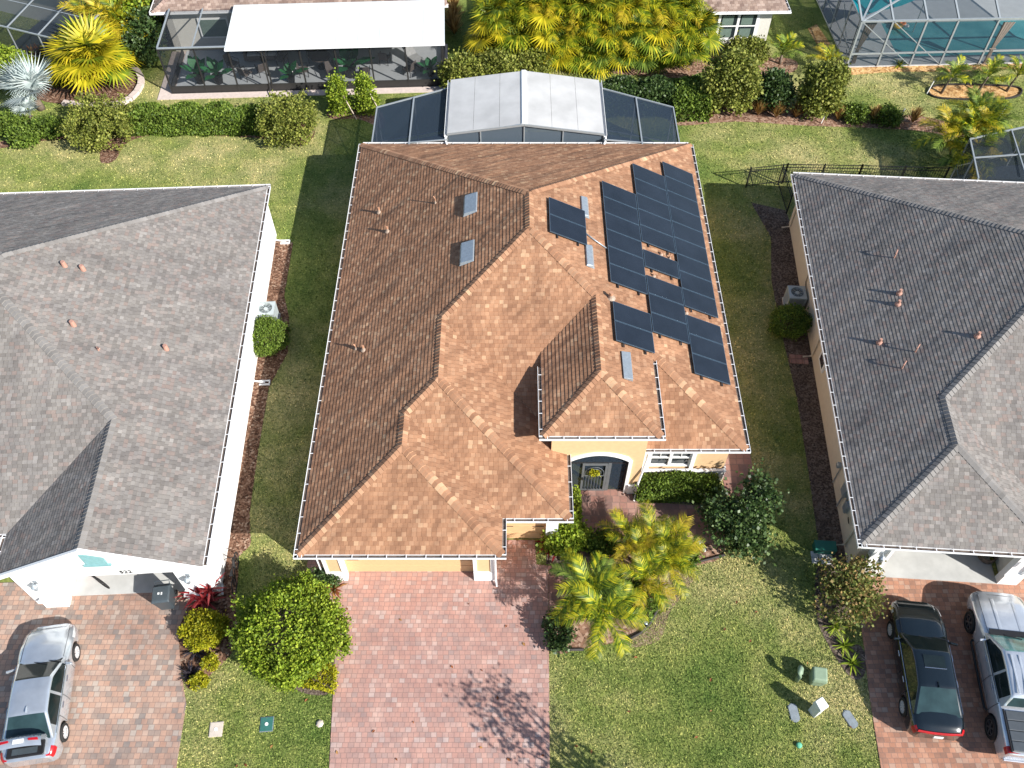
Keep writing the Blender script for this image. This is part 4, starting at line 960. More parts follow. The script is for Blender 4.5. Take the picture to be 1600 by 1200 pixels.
q = MB(); q.box(0.34, 0.42, -10.95, -10.1, 1.0, 2.2); wn_ = q.build('window', M['white'], hr, world=False); q = MB(); q.box(0.33, 0.345, -10.82, -10.23, 1.13, 2.07); q.build('pane', M['glass'], wn_, world=False)
q = MB(); q.box(0.24, 0.42, -17.25, -16.85, 1.15, 1.75); q.box(0.28, 0.42, -17.8, -17.5, 0.9, 1.35); q.path([(0.36, -17.05, 1.15), (0.36, -17.05, 0.1)], 0.03, 6); q.path([(0.36, -17.4, 2.6), (0.36, -17.4, 1.2), (0.36, -17.6, 1.1)], 0.03, 6); q.build('meter_box', M['vent'], hr, world=False)
q = MB(); q.lathe([(0.13, -0.05), (0.13, 0.09), (0.09, 0.12)], (0, 0, 0), 14, 0, 'x'); v0 = [(0.28 - p[0], p[1] - 15.9, p[2] + 1.4) for p in q.v]; q.v = v0; q.path([(0.38, -15.9, 1.3), (0.38, -15.9, 0.05)], 0.02, 6); q.build('electric_meter', M['vent'], hr, world=False)
q = MB(); q.path([(0.38, -5.4, 2.0), (0.38, -5.5, 1.0), (0.36, -6.4, 0.5)], 0.025, 6); q.build('line_set', M['bark'], hr, world=False)
q = MB()
for k in range(9): q.path([(0.36 - 0.05 * math.sin(R(a)) , -18.2 + 0.10 * math.cos(R(a)), 1.1 + 0.17 * math.sin(R(a)) - k * 0.004) for a in range(0, 361, 40)], 0.012, 5)
q.build('hose', M['bark'], hr, world=False)
for x, y, h, r, el, mm in ((0, 0, 0, 0, 0, 0),)[:0]: pass
def onR(u, v):
    """spot on the left slope of the right house, in its own axes"""
    a = R(3.8); o = np.array([0, 0, CAM_H]); d = np.array(P(u, v, 0)) - o
    def lc(p): X, Y = p[0] - OR[0], p[1] - OR[1]; return X * math.cos(a) - Y * math.sin(a), X * math.sin(a) + Y * math.cos(a)
    lo, hi = 0.5, 1.0
    for _ in range(40):
        m_ = (lo + hi) / 2; p = o + d * m_; x, y = lc(p)
        if p[2] > EZ + 0.5 * x: lo = m_
        else: hi = m_
    return x, y
for u, v, h, r, el in ((1397, 403, 0.28, 0.03, (0.08, 0.2)), (1405, 459, 0.26, 0.06, None), (1403, 476, 0.26, 0.06, None), (1374, 536, 0.26, 0.06, None), (1527, 526, 0.26, 0.06, None), (1430, 550, 0.28, 0.03, (0.1, 0.15)), (1409, 576, 0.28, 0.03, (0.1, 0.15))):
    x, y = onR(u, v); z = EZ + 0.5 * x; q = MB()
    q.tube((x, y, z - 0.1), (x, y, z + h), r, r, 9, 0)
    if el: q.path([(x, y, z + h - 0.03), (x + el[0] * 0.6, y + el[1] * 0.6, z + h + 0.07), (x + el[0], y + el[1], z + h + 0.02)], r, 8, 0)
    else: q.lathe([(r * 2.2, z - 0.02), (r * 2.0, z + 0.06), (r * 1.2, z + 0.12)], (x, y, 0), 10, 0)
    q.build('vent_pipe', M['pipe_pink'], hr, world=False)

# --- house with the white patio roof, rear left
hb = thing('house', (-20.0, 44.98, 0), 'pale house with brown shingle roof behind the long screened patio', 'house', 2.7)
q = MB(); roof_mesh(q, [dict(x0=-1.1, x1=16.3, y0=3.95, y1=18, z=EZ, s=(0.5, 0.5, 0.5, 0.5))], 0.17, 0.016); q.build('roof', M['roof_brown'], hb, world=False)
q = MB(); caps(q, [dict(x0=-1.1, x1=16.3, y0=3.95, y1=18, z=EZ, s=(0.5, 0.5, 0.5, 0.5))], 0.2, 0.2, 0.02); q.build('ridge_shingles', M['cap_brown'], hb, world=False)
soffit(hb, [(-1.1, 3.95), (16.3, 3.95), (16.3, 18), (-1.1, 18)])
q = MB(); q.box(-0.6, 15.9, 4.4, 4.6, 0, WT); q.box(15.7, 15.9, 4.6, 17.5, 0, WT); q.box(-0.6, -0.4, 4.6, 17.5, 0, WT); q.build('wall', M['stucco_grey'], hb, world=False)
q = MB(); q.box(1.3, 3.1, 4.28, 4.4, 0.9, 2.2); w_ = q.build('window', M['white'], hb, world=False); q = MB(); q.box(1.4, 3.0, 4.26, 4.28, 1.0, 2.1); q.build('pane', M['blind'], w_, world=False)
q = MB()
for x in (6.0, 7.6, 9.2): q.box(x, x + 1.5, 4.3, 4.4, 0.05, 2.2)
q.build('sliding_door', M['glass'], hb, world=False)
for a, b, n in (((-1.2, 3.95), (16.4, 3.95), (0, -1)), ((-1.1, 3.95), (-1.1, 18), (-1, 0))):
    q = MB(); gutter(q, a, b, n, EZ + 0.02); q.build('gutter', [M['gutter'], M['gutter_in']], hb, world=False)
lan = thing('screened_patio', (-20.0, 44.98, 0), 'long dark framed screened patio with a flat white roof panel', 'screen enclosure', 2.7)
q = MB(); q.box(-0.8, 16.2, -0.55, 4.3, -0.02, 0.05); q.build('patio_edge', M['kerb'], lan, world=False)
q = MB(); q.box(0.1, 15.9, 0.1, 4.3, 0.05, 0.07); q.build('patio_floor', M['deck'], lan, world=False)
q = MB(); posts = [0, 2.0, 3.9, 5.9, 7.9, 9.9, 11.9, 13.9, 16.0]
for x in posts: q.box(x - 0.04, x + 0.04, -0.04, 0.04, 0.05, 2.95)
q.box(-0.05, 16.05, -0.04, 0.04, 2.88, 2.98); q.box(-0.05, 16.05, -0.05, 0.05, 0.05, 0.10)
for x in (0, 16.0):
    q.box(x - 0.04, x + 0.04, 0.04, 3.9, 2.88, 2.98); q.box(x - 0.04, x + 0.04, 0.04, 3.9, 0.05, 0.45)
q.build('frame', M['bronze'], lan, world=False)
q = MB(); q.bar((1.95, 0, 2.98), (1.95, 3.95, 3.02), 0.06); q.bar((0, 0, 3.0), (3.8, 0, 3.0), 0.10, 0.06); q.bar((0, 0.05, 3.0), (0, 3.95, 3.04), 0.08, 0.06); q.build('roof_beam', M['silver_frame'], lan, world=False)
q = MB(); q.box(0.05, 15.95, -0.02, 0.02, 0.10, 0.52); q.build('kick_plate', M['bronze'], lan, world=False)
q = MB(); q.face([(0.04, 0, 0.52), (15.96, 0, 0.52), (15.96, 0, 2.88), (0.04, 0, 2.88)]); q.face([(0, 0.04, 0.45), (0, 3.9, 0.45), (0, 3.9, 2.88), (0, 0.04, 2.88)]); q.face([(16, 0.04, 0.45), (16, 3.9, 0.45), (16, 3.9, 2.88), (16, 0.04, 2.88)]); q.face([(0.04, 0.04, 2.96), (3.8, 0.04, 2.96), (3.8, 3.9, 2.99), (0.04, 3.9, 2.99)]); q.build('screen_panel', M['screen_thin'], lan, world=False)
q = MB()
for k in range(10):
    x0 = 3.8 + k * 1.24; q.hexa([(x0, -0.22, 2.93), (x0 + 1.232, -0.22, 2.93), (x0 + 1.232, 4.0, 3.08), (x0, 4.0, 3.08), (x0, -0.22, 3.01), (x0 + 1.232, -0.22, 3.01), (x0 + 1.232, 4.0, 3.16), (x0, 4.0, 3.16)])
q.build('roof_panel', M['awning'], lan, world=False)
q = MB(); gutter(q, (3.8, -0.22), (16.2, -0.22), (0, -1), 3.0, 0.1, 0.1, 0, 0); q.build('gutter', M['gutter'], lan, world=False)
q = MB(); q.path([(5.6, -0.27, 2.9), (5.75, -0.06, 2.6), (5.75, -0.06, 0.3), (5.75, -0.5, 0.1)], 0.045, 6); q.build('downspout', M['bronze'], lan, world=False)

# --- house at the rear centre and the red roof at the far left
hm = thing('house', (15.6, 49.47, 0), 'pale grey house with a triple window, half hidden by the tall palm clump', 'house', 1.5)
RM = [dict(x0=-15.0, x1=0.75, y0=-0.45, y1=14, z=EZ, s=(0.5, 0.5, 0.5, 0.5))]
q = MB(); roof_mesh(q, RM, 0.17, 0.016); q.build('roof', M['roof_brown'], hm, world=False)
soffit(hm, [(-15, -0.45), (0.75, -0.45), (0.75, 14), (-15, 14)])
q = MB(); q.box(-14.6, 0, 0, 0.2, 0, WT); q.box(-0.2, 0, 0.2, 13.5, 0, WT); q.build('wall', M['stucco_grey'], hm, world=False)
q = MB(); q.box(-4.4, -0.75, -0.07, 0, 0.72, 2.62)
wn_ = q.build('window', M['white'], hm, world=False)
for x in (-4.2, -3.05, -1.9):
    for z0, z1 in ((0.95, 1.65), (1.75, 2.5)):
        q = MB(); q.box(x, x + 0.98, -0.085, -0.07, z0, z1); q.build('pane', M['glass'], wn_, world=False)
        q = MB(); q.box(x + 0.08, x + 0.75, -0.092, -0.085, z0 + 0.03, z1 - 0.12); q.build('blind', M['blind'], wn_, world=False)
for a, b, n in (((-15, -0.45), (0.9, -0.45), (0, -1)), ((0.75, -0.45), (0.75, 14), (1, 0))):
    q = MB(); gutter(q, a, b, n, EZ + 0.02); q.build('gutter', [M['gutter'], M['gutter_in']], hm, world=False)
ht = thing('house', (-30.5, 52.0, 0), 'house with reddish shingle roof behind the small pool cage at the far left', 'house', -21)
RT = [dict(x0=-6, x1=7.6, y0=0.3, y1=12, z=EZ, s=(0.5, 0.5, 0.5, 0.5))]
q = MB(); roof_mesh(q, RT, 0.17, 0.016); q.build('roof', M['roof_red'], ht, world=False); soffit(ht, [(-6, 0.3), (7.6, 0.3), (7.6, 12), (-6, 12)])
q = MB(); q.box(-5.6, 7.2, 0.75, 0.95, 0, WT); q.box(7.0, 7.2, 0.95, 11.6, 0, WT); q.build('wall', M['stucco_grey'], ht, world=False)
q = MB(); gutter(q, (-6, 0.3), (7.7, 0.3), (0, -1), EZ + 0.02); q.build('gutter', [M['gutter'], M['gutter_in']], ht, world=False)

# ------------------------------------------------------------------ screen enclosures
def cage(name, label, loc, rz, build): 
    t = thing(name, loc, label, 'screen enclosure', rz); build(t); return t
def tan_cage(t):
    f = MB(); s = MB(); eL, eR, y0, y1, zr, ze = -3.3, 4.68, 37.12, 41.6, 3.78, 3.2; xm = 0.62
    a = MB(); n = 3
    for k in range(2 * n):
        l0 = k / (2 * n); l1 = (k + 1) / (2 * n)
        x0 = eL + (eR - eL) * l0 + 0.006; x1 = eL + (eR - eL) * l1 - 0.006
        zz = lambda x: zr - (zr - ze) * abs(x - xm) / (4.0)
        a.hexa([(x0, y0, zz(x0)), (x1, y0, zz(x1)), (x1, y1, zz(x1)), (x0, y1, zz(x0)), (x0, y0, zz(x0) + 0.09), (x1, y0, zz(x1) + 0.09), (x1, y1, zz(x1) + 0.09), (x0, y1, zz(x0) + 0.09)])
    a.build('roof_panel', M['awning_grey'], t)
    a = MB(); a.hexa([(xm - 0.16, y0, zr + 0.06), (xm + 0.16, y0, zr + 0.06), (xm + 0.16, y1, zr + 0.06), (xm - 0.16, y1, zr + 0.06), (xm - 0.1, y0 - 0.02, zr + 0.13), (xm + 0.1, y0 - 0.02, zr + 0.13), (xm + 0.1, y1, zr + 0.13), (xm - 0.1, y1, zr + 0.13)]); a.build('ridge_cap', M['white'], t)
    for x in (eL, eR):
        sg = -1 if x < 0 else 1; a = MB(); a.box(min(x, x + sg * 0.14), max(x, x + sg * 0.14), y0 - 0.05, y1 + 0.05, ze - 0.12, ze - 0.1); a.box(min(x + sg * 0.13, x + sg * 0.15), max(x + sg * 0.13, x + sg * 0.15), y0 - 0.05, y1 + 0.05, ze - 0.1, ze + 0.04)
        a.path([(x + sg * 0.08, y0 + 0.1, ze - 0.1), (x + sg * 0.1, y0 - 0.15, 2.95), (x - sg * 0.0, 36.7, 2.9)], 0.05, 7); a.build('gutter', M['white'], t)
    # gable screen towards the house
    g_ = MB(); g_.face([(eL + 0.05, y0 + 0.06, 2.6), (eR - 0.05, y0 + 0.06, 2.6), (eR - 0.05, y0 + 0.06, ze), (xm, y0 + 0.06, zr), (eL + 0.05, y0 + 0.06, ze)]); g_.build('gable_screen', M['screen_pale'], t)
    for x in (eL, -1.6, xm, 2.6, eR): f.bar((x, y0 + 0.03, 2.5), (x, y0 + 0.03, zr - (zr - ze) * abs(x - xm) / 4.0), 0.06)
    f.bar((eL, y0 - 0.01, ze + 0.02), (xm, y0 - 0.01, zr + 0.02), 0.08, 0.12); f.bar((eR, y0 - 0.01, ze + 0.02), (xm, y0 - 0.01, zr + 0.02), 0.08, 0.12)
    # flat side roofs and outer walls
    for xi, xo in ((eL, -7.2), (eR, 8.6)):
        yi, yo, zi, zo = 41.3, 40.1, 3.0, 2.62; ym = (xi + xo) / 2; mid = lambda a_, b_: (a_ + b_) / 2
        s.face([(xi, y0 - 0.2, zi), (xo, y0 - 0.2, zo), (xo, yo, zo), (xi, yi, zi)])
        s.face([(xo, y0 - 0.2, 0.4), (xo, yo, 0.4), (xo, yo, zo), (xo, y0 - 0.2, zo)]); s.face([(xo, yo, 0.4), (xi, yi, 0.4), (xi, yi, zi), (xo, yo, zo)])
        s.face([(xo, 36.6, 0.4), (xo, y0 - 0.2, 0.4), (xo, y0 - 0.2, zo), (xo, 36.6, zo)])
        f.bar((xi, y0 - 0.2, zi + 0.03), (xo, y0 - 0.2, zo + 0.03), 0.06); f.bar((xo, y0 - 0.5, zo + 0.03), (xo, yo, zo + 0.03), 0.06); f.bar((xo, yo, zo + 0.03), (xi, yi, zi + 0.03), 0.06)
        f.bar((ym, y0 - 0.4, mid(zi, zo) + 0.04), (ym, mid(yi, yo), mid(zi, zo) + 0.04), 0.07)
        for x, y, z in ((xo, yo, zo), (ym, mid(yi, yo), mid(zi, zo)), (xi, yi, zi), (xo, y0 - 0.2, zo), (xo, 38.6, zo)): f.bar((x, y, 0.05), (x, y, z), 0.06)
        f.bar((xo, y0 - 0.2, 0.4), (xo, yo, 0.4), 0.05); f.bar((xo, yo, 0.4), (xi, yi, 0.4), 0.05); f.bar((xo, y0, 1.0), (xo, yo, 2.5), 0.04)
    s.face([(eL, 41.3, 0.4), (eR, 41.3, 0.4), (eR, 41.3, 3.1), (eL, 41.3, 3.1)])
    for x in (-1.6, xm, 2.6): f.bar((x, 41.3, 0.05), (x, 41.3, 3.1), 0.06)
    f.bar((eL, 41.3, 3.1), (eR, 41.3, 3.1), 0.06); f.bar((eL, 41.3, 0.4), (eR, 41.3, 0.4), 0.05)
    f.build('frame', M['silver_frame'], t); s.build('screen_panel', M['screen'], t)
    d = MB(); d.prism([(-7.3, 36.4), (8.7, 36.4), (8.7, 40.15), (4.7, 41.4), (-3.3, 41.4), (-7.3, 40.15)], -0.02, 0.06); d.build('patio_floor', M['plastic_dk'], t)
cage('screen_enclosure', 'screened lanai with white gabled roof panels behind the tan house', (0.7, 37, 0), 0, tan_cage)

def pool_cage(t):
    f, s = MB(), MB(); W_, D, H1 = 15.0, 9.0, 3.05
    xs = [0, 1.85, 3.85, 5.7, 8.1, 11.0, W_]
    for x in xs: f.bar((x, 0, 0.1), (x, 0, H1), 0.10); f.bar((x, 0, H1), (x, 3.2, 4.3), 0.10); f.bar((x, 3.2, 4.3), (x, D, 4.9), 0.09)
    for z in (0.95, H1): f.bar((0, 0, z), (W_, 0, z), 0.10)
    f.bar((0, 3.2, 4.3), (W_, 3.2, 4.3), 0.07); f.bar((0, 0, H1), (1.85, 3.2, 4.3), 0.10); f.bar((0, 0, H1), (3.85, 0, 0.1), 0.045); f.bar((1.85, 0, H1), (5.7, 0, 0.1), 0.045) ; f.bar((0, 0, H1), (5.7, 3.2, 4.3), 0.10)
    for y in (0, 2.0, 4.0, 6.0, D): f.bar((0, y, 0.1), (0, y, H1), 0.07)
    f.bar((0, 0, H1), (0, D, H1), 0.07); f.bar((0, 0, 1.0), (0, D, 1.0), 0.05); f.bar((0, 0, 0.2), (0, 4, 3.0), 0.04)
    f.bar((0, 3.2, H1), (0, 3.2, 4.3), 0.06); f.bar((0, 0, H1), (0, 3.2, 4.3), 0.07)
    s.face([(0, 0, 0.1), (W_, 0, 0.1), (W_, 0, H1), (0, 0, H1)]); s.face([(0, 0, H1), (W_, 0, H1), (W_, 3.2, 4.3), (0, 3.2, 4.3)]); s.face([(0, 3.2, 4.3), (W_, 3.2, 4.3), (W_, D, 4.9), (0, D, 4.9)])
    f.build('frame', M['silver_frame'], t, world=False); s.build('screen_panel', M['screen_lt'], t, world=False)
    s = MB(); s.face([(0, 0, 0.1), (0, D, 0.1), (0, D, H1), (0, 0, H1)]); s.build('side_screen', M['screen_mid'], t, world=False)
pc = cage('pool_cage', 'tall grey framed pool cage over the blue pool at the top right', (20.3, 47.6, 0), 2.2, pool_cage)
q = MB()
q.box(0, 16, 0, 0.85, -0.02, 0.12); q.box(0, 3.4, 0.85, 10, -0.02, 0.12); q.box(3.4, 16, 4.6, 10, -0.02, 0.12); pdk = q.build('pool_deck', M['deck'], None, world=False); pdk.location = (20.3, 47.6, 0); pdk.rotation_euler = (0, 0, R(2.2)); tag(pdk, kind='structure')
q = MB(); q.box(3.4, 16, 0.85, 4.6, -0.02, 0.05); pw = q.build('pool_water', M['water'], None, world=False); pw.location = (20.3, 47.6, 0); pw.rotation_euler = (0, 0, R(2.2)); tag(pw, kind='structure')
def curtain(x, lean, label):
    t = thing('curtain', (20.3 + x, 47.75, 0.1), label, 'curtain', 2.2, 'curtains in the pool cage'); q = MB(); rows = []
    for k in range(9):
        z = 2.75 * (1 - k / 8); wd = 0.62 * (0.25 + abs(k - 5) / 5 * 0.75) if k < 6 else 0.62 * (0.25 + (k - 5) * 0.05); cx_ = lean * max(0, (5 - k) / 5)
        rows.append([(cx_ + (j / 12 - 0.5) * wd * 2 * 0.6, 0.12 + 0.05 * math.cos(j * 2.1), z) for j in range(13)])
    q.grid(rows); o = q.build('drape', M['curtain'], t, world=False, smooth=True)
    q = MB(); q.bar((-0.2, 0.11, 1.03), (0.2, 0.11, 1.03), 0.05); q.build('tie_band', M['curtain'], t, world=False)
curtain(0.45, 0.3, 'tied taupe curtain hanging at the left front corner of the pool cage'); curtain(8.5, 0.3, 'tied taupe curtain hanging in front of the blue pool water')
cn = thing('canopy', (21.0, 50.9, 0), 'turquoise fabric sun canopy inside the pool cage', 'canopy', 2.2)
q = MB(); q.grid([[(-0.45 + i * 0.95, -2.1 + (3.6 * j / 3) * (1 - i / 5.6) + 0.42 * i, 2.6 + 0.08 * math.sin(i * 1.7 + j)) for i in range(6)] for j in range(4)]); q.build('fabric', M['teal'], cn, world=False, smooth=True)
q = MB(); 
for x, y in ((-0.4, -2.05), (4.3, 0.2), (-0.4, 1.45)): q.tube((x, y, 0.1), (x, y, 2.62), 0.03)
q.build('pole', M['silver_frame'], cn, world=False)
pf = thing('pool_float', P(1402, 43, 0.15), 'colourful inflatable pool float lying on the deck beside the pool', 'pool float', 20)
for k, (mm, x, y, s_) in enumerate((('yellow', 0, 0, 0.32), ('orange', 0.4, 0.12, 0.28), ('blue', 0.1, 0.35, 0.24), ('lamp_clear', 0.5, -0.18, 0.2))):
    q = MB(); q.lathe([(s_ * math.cos(R(a)) * 0.35 + s_ * 0.6, 0.12 + s_ * 0.3 * math.sin(R(a))) for a in range(-90, 271, 30)], (x, y, 0), 14, caps=False); q.build('ring', M[mm], pf, world=False, smooth=True)

def small_cage(t):
    f, s = MB(), MB(); W_, D = 6.8, 4.2; xs = [0, 2.2, 4.4, 6.8]
    for x in xs: f.bar((x, 0, 0.1), (x, 0, 2.6), 0.07); f.bar((x, 0, 2.6), (x, D, 3.1), 0.07)
    for z in (0.95, 2.6): f.bar((0, 0, z), (W_, 0, z), 0.07)
    f.bar((0, D, 3.1), (W_, D, 3.1), 0.07); f.bar((0, 2.1, 2.85), (W_, 2.1, 2.85), 0.05)
    for y in (2.1, D): f.bar((W_, y, 0.1), (W_, y, 2.6 + y * 0.12), 0.07)
    f.bar((W_, 0, 0.95), (W_, D, 0.95), 0.06)
    s.face([(0, 0, 0.1), (W_, 0, 0.1), (W_, 0, 2.6), (0, 0, 2.6)]); s.face([(0, 0, 2.6), (W_, 0, 2.6), (W_, D, 3.1), (0, D, 3.1)]); s.face([(W_, 0, 0.1), (W_, D, 0.1), (W_, D, 3.1), (W_, 0, 2.6)])
    f.build('frame', M['silver_frame'], t, world=False); s.build('screen_panel', M['screen_mid'], t, world=False)
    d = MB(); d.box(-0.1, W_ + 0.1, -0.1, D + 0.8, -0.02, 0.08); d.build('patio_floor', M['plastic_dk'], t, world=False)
cage('screen_enclosure', 'small screened patio with sloping screen roof at the top left corner', (-31.6, 48.5, 0), -20.5, small_cage)
def side_cage(t):
    f, s = MB(), MB(); z0, z1 = 2.62, 2.8
    c = [(23.1, 34.4), (23.62, 37.45), (27.0, 38.5), (31.0, 38.5), (31.0, 34.4)]
    for i in range(4): f.bar((*c[i], z0 + 0.04), (*c[i + 1], z0 + 0.04), 0.07)
    f.bar((23.36, 35.95, z0 + 0.05), (31, 36.6, z1), 0.06); f.bar((26.0, 38.2, z0 + 0.04), (25.4, 34.4, z1), 0.06)
    for x, y in ((23.1, 34.4), (23.36, 35.95), (23.62, 37.45), (25.3, 38.0), (27, 38.5)): f.bar((x, y, 0.02), (x, y, z0), 0.06)
    f.bar((23.1, 34.4, 0.9), (23.62, 37.45, 0.9), 0.05); f.bar((23.62, 37.45, 0.9), (27, 38.5, 0.9), 0.05)
    s.face([(x, y, z0) for x, y in c]); 
    for i in range(3): s.face([(*c[i], 0.05), (*c[i + 1], 0.05), (*c[i + 1], z0), (*c[i], z0)])
    f.build('frame', M['silver_frame'], t); s.build('screen_panel', M['screen_mid'], t)
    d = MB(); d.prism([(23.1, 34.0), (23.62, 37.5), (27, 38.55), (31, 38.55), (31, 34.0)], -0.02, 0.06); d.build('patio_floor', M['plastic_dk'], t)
cage('screen_enclosure', 'screened patio behind the cream house on the right, beside the areca palm', (25, 36, 0), 0, side_cage)

# black aluminium fence behind the right house
def fence(pts, label, h=1.3):
    t = thing('fence', (*pts[0], 0), label, 'fence')
    rail, post, pick = MB(), [], MB()
    for a, b in zip(pts[:-1], pts[1:]):
        a, b = Vector((*a, 0)), Vector((*b, 0)); ln = (b - a).length; d = (b - a) / ln
        for z in (0.15, h - 0.2, h): rail.bar(a + Vector((0, 0, z)), b + Vector((0, 0, z)), 0.032)
        n = max(1, round(ln / 1.9))
        for k in range(n + 1): post.append(a + d * ln * k / n)
        m_ = int(ln / 0.13)
        for k in range(m_): p = a + d * (k + 0.5) * ln / m_; pick.bar(p + Vector((0, 0, 0.05)), p + Vector((0, 0, h)), 0.016)
    rail.build('rail', M['black_metal'], t); pick.build('picket', M['black_metal'], t)
    for p in post: q = MB(); q.bar(p, p + Vector((0, 0, h + 0.08)), 0.06); q.build('post', M['black_metal'], t)
fence([(12.5, 36.78), (14.5, 37.1), (18.4, 37.0), (22.9, 36.8)], 'black metal picket fence behind the cream house on the right')
fence([(14.25, 37.0), (14.3, 34.75)], 'short return of black metal fence meeting the corner of the cream house')

# ------------------------------------------------------------------ vehicles
def ip(y, pts):
    xs = [p[0] for p in pts]; k = np.interp(y, xs, [p[1] for p in pts]); return float(k)
def sm(y, pts, r=0.10): return sum(ip(y + d * r, pts) for d in (-1, -0.5, 0, 0.5, 1)) / 5
def wheel(t, x, y, r, wd, side, rimm, spokes):
    w_ = bpy.data.objects.new('wheel', None); link(w_, t); w_.location = (x, y, r); MW[w_.name] = MW[t.name] @ Matrix.Translation((x, y, r))
    q = MB(); q.lathe([(r * 0.66, -wd / 2), (r * 0.93, -wd / 2), (r, -wd / 2 + 0.03), (r, wd / 2 - 0.03), (r * 0.93, wd / 2), (r * 0.66, wd / 2)], n=28, axis='x', caps=False); q.build('tyre', M['tyre'], w_, world=False, smooth=False)
    q = MB(); o = side * (wd / 2 - 0.005)
    q.lathe([(r * 0.68, o - side * 0.03), (r * 0.68, o), (r * 0.60, o), (r * 0.60, o - side * 0.03)], n=28, axis='x', caps=False)
    for k in range(spokes):
        a = 2 * math.pi * k / spokes; q.bar((o - side * 0.012, r * 0.08 * math.cos(a), r * 0.08 * math.sin(a)), (o - side * 0.012, r * 0.63 * math.cos(a), r * 0.63 * math.sin(a)), r * 0.13, 0.025, up=(1, 0, 0))
    q.lathe([(r * 0.15, o - side * 0.02), (r * 0.15, o + side * 0.004)], n=12, axis='x'); q.build('rim', rimm, w_, world=False)
    q = MB(); q.lathe([(r * 0.66, o - side * 0.05), (r * 0.64, o - side * 0.045)], n=20, axis='x'); q.build('brake_disc', M['plastic_bk'], w_, world=False)
def vehicle(name, label, cat, loc, rz, D):
    t = thing(name, loc, label, cat, rz); L_, W2 = D['L'], D['W'] / 2; ya, yb = -D['back'], L_ - D['back']
    wy, wr = D['wheels'], D['wr']; Ra = wr + 0.075
    def plan(y):
        e = max(0, (y - (yb - D['nose'])) / D['nose']); b = max(0, ((ya + D['tail']) - y) / D['tail'])
        rd = lambda k: 1 - (1 - min(1, k) ** 2.3) ** (1 / 2.3)
        return W2 * (1 - D['nk'] * rd(e) - D['tk'] * rd(b))
    def zbot(y):
        z = D['sill'] + 0.12 * max(0, (abs(y - (ya + yb) / 2) - L_ / 2 + 0.35) / 0.35) ** 2
        for w_ in wy:
            if abs(y - w_) < Ra: z = max(z, wr + math.sqrt(max(0, Ra * Ra - (y - w_) ** 2)) )
        return z
    ys = list(np.linspace(ya, yb, 96)); rows = []
    for y in ys:
        w_ = plan(y); zb = zbot(y); zs = sm(y, D['shoulder']); zc = sm(y, D['deck'])
        zb = min(zb, zs - 0.08)
        half = [(w_ * 0.955, zb), (w_ * 0.99, zb + (zs - zb) * 0.25), (w_, zb + (zs - zb) * 0.55), (w_ * 0.975, zb + (zs - zb) * 0.85), (w_ * 0.93, zs), (w_ * 0.80, zs + (zc - zs) * 0.55), (w_ * 0.62, zs + (zc - zs) * 0.82), (w_ * 0.3, zs + (zc - zs) * 0.97), (0, zc)]
        rows.append([(x, y, z) for x, z in half] + [(-x, y, z) for x, z in half[-2::-1]])
    q = MB(); q.grid(rows)
    def end(r, dy):
        c = [(x * 0.93, y + dy, z * 0.96 + 0.02) for x, y, z in r]; q.grid([r, c]); q.face(c)
    end(rows[0], -0.03); end(rows[-1], 0.03)
    body = q.build('body', D['paint'], t, world=False, smooth=True)
    for y in D['seams']:
        for s_ in (1, -1):
            q = MB(); w_ = plan(y) + 0.004; zb = max(D['sill'] + 0.05, zbot(y)); zs = sm(y, D['shoulder'])
            q.path([(s_ * w_ * 0.985, y, zb + 0.03), (s_ * w_ * 1.0, y, zb + (zs - zb) * 0.55), (s_ * w_ * 0.98, y, zb + (zs - zb) * 0.86), (s_ * w_ * 0.94, y, zs - 0.01)], 0.008, 4); q.build('door_gap', M['plastic_bk'], t, world=False)
    for s_ in (1, -1): q = MB(); q.path([(s_ * plan(y) * 0.80, y, sm(y, D['shoulder']) + (sm(y, D['deck']) - sm(y, D['shoulder'])) * 0.55 + 0.004) for y in np.linspace(D['cab']['y1'] + 0.05, yb - 0.12, 9)], 0.008, 4); q.build('bonnet_gap', M['plastic_bk'], t, world=False)
    q = MB(); yy = yb - 0.12; q.path([(x, yy - 0.06 * abs(x) ** 2, sm(yy, D['shoulder']) + (sm(yy, D['deck']) - sm(yy, D['shoulder'])) * (1 - 0.45 * (abs(x) / (0.8 * plan(yy))) ** 2) + 0.006) for x in np.linspace(-0.8 * plan(yy), 0.8 * plan(yy), 9)], 0.008, 4)
    q.build('bonnet_gap', M['plastic_bk'], t, world=False)
    q = MB(); q.box(-W2 * 0.86, W2 * 0.86, ya + 0.2, yb - 0.2, D['sill'] - 0.04, D['sill'] + 0.35)
    for s_ in (1, -1): q.box(min(s_ * W2 * 0.6, s_ * W2 * 0.93), max(s_ * W2 * 0.6, s_ * W2 * 0.93), wy[0] + 0.40, wy[1] - 0.40, D['sill'] - 0.02, D['sill'] + 0.1)
    q.build('underbody', M['plastic_bk'], t, world=False)
    # cabin
    G_ = D['cab']; cy = list(np.linspace(G_['y0'], G_['y1'], 60)); grid_ = []
    for y in cy:
        zr = sm(y, G_['roof'], 0.06); zbelt = sm(y, D['shoulder']) - 0.02; h = max(0.0, zr - zbelt); k = h / G_['h']
        wb = plan(y) * 0.935; wt = wb * (1 - G_['tum'] * min(1, k))
        half = [(wb, zbelt), (wb - 0.012, zbelt + 0.06 * h), (wb + (wt - wb) * 0.86, zbelt + h * 0.84), (wt, zbelt + h * 0.95), (wt * 0.90, zbelt + h * 0.995), (wt * 0.55, zr + 0.018 * k), (0, zr + 0.03 * k)]
        grid_.append([(x, y, z) for x, z in half] + [(-x, y, z) for x, z in half[-2::-1]])
    nn = len(grid_[0]); parts = {k: MB() for k in ('roof', 'windscreen', 'rear_window', 'side_window_r', 'side_window_l')}
    V = [p for r in grid_ for p in r]; faces = {k: [] for k in parts}
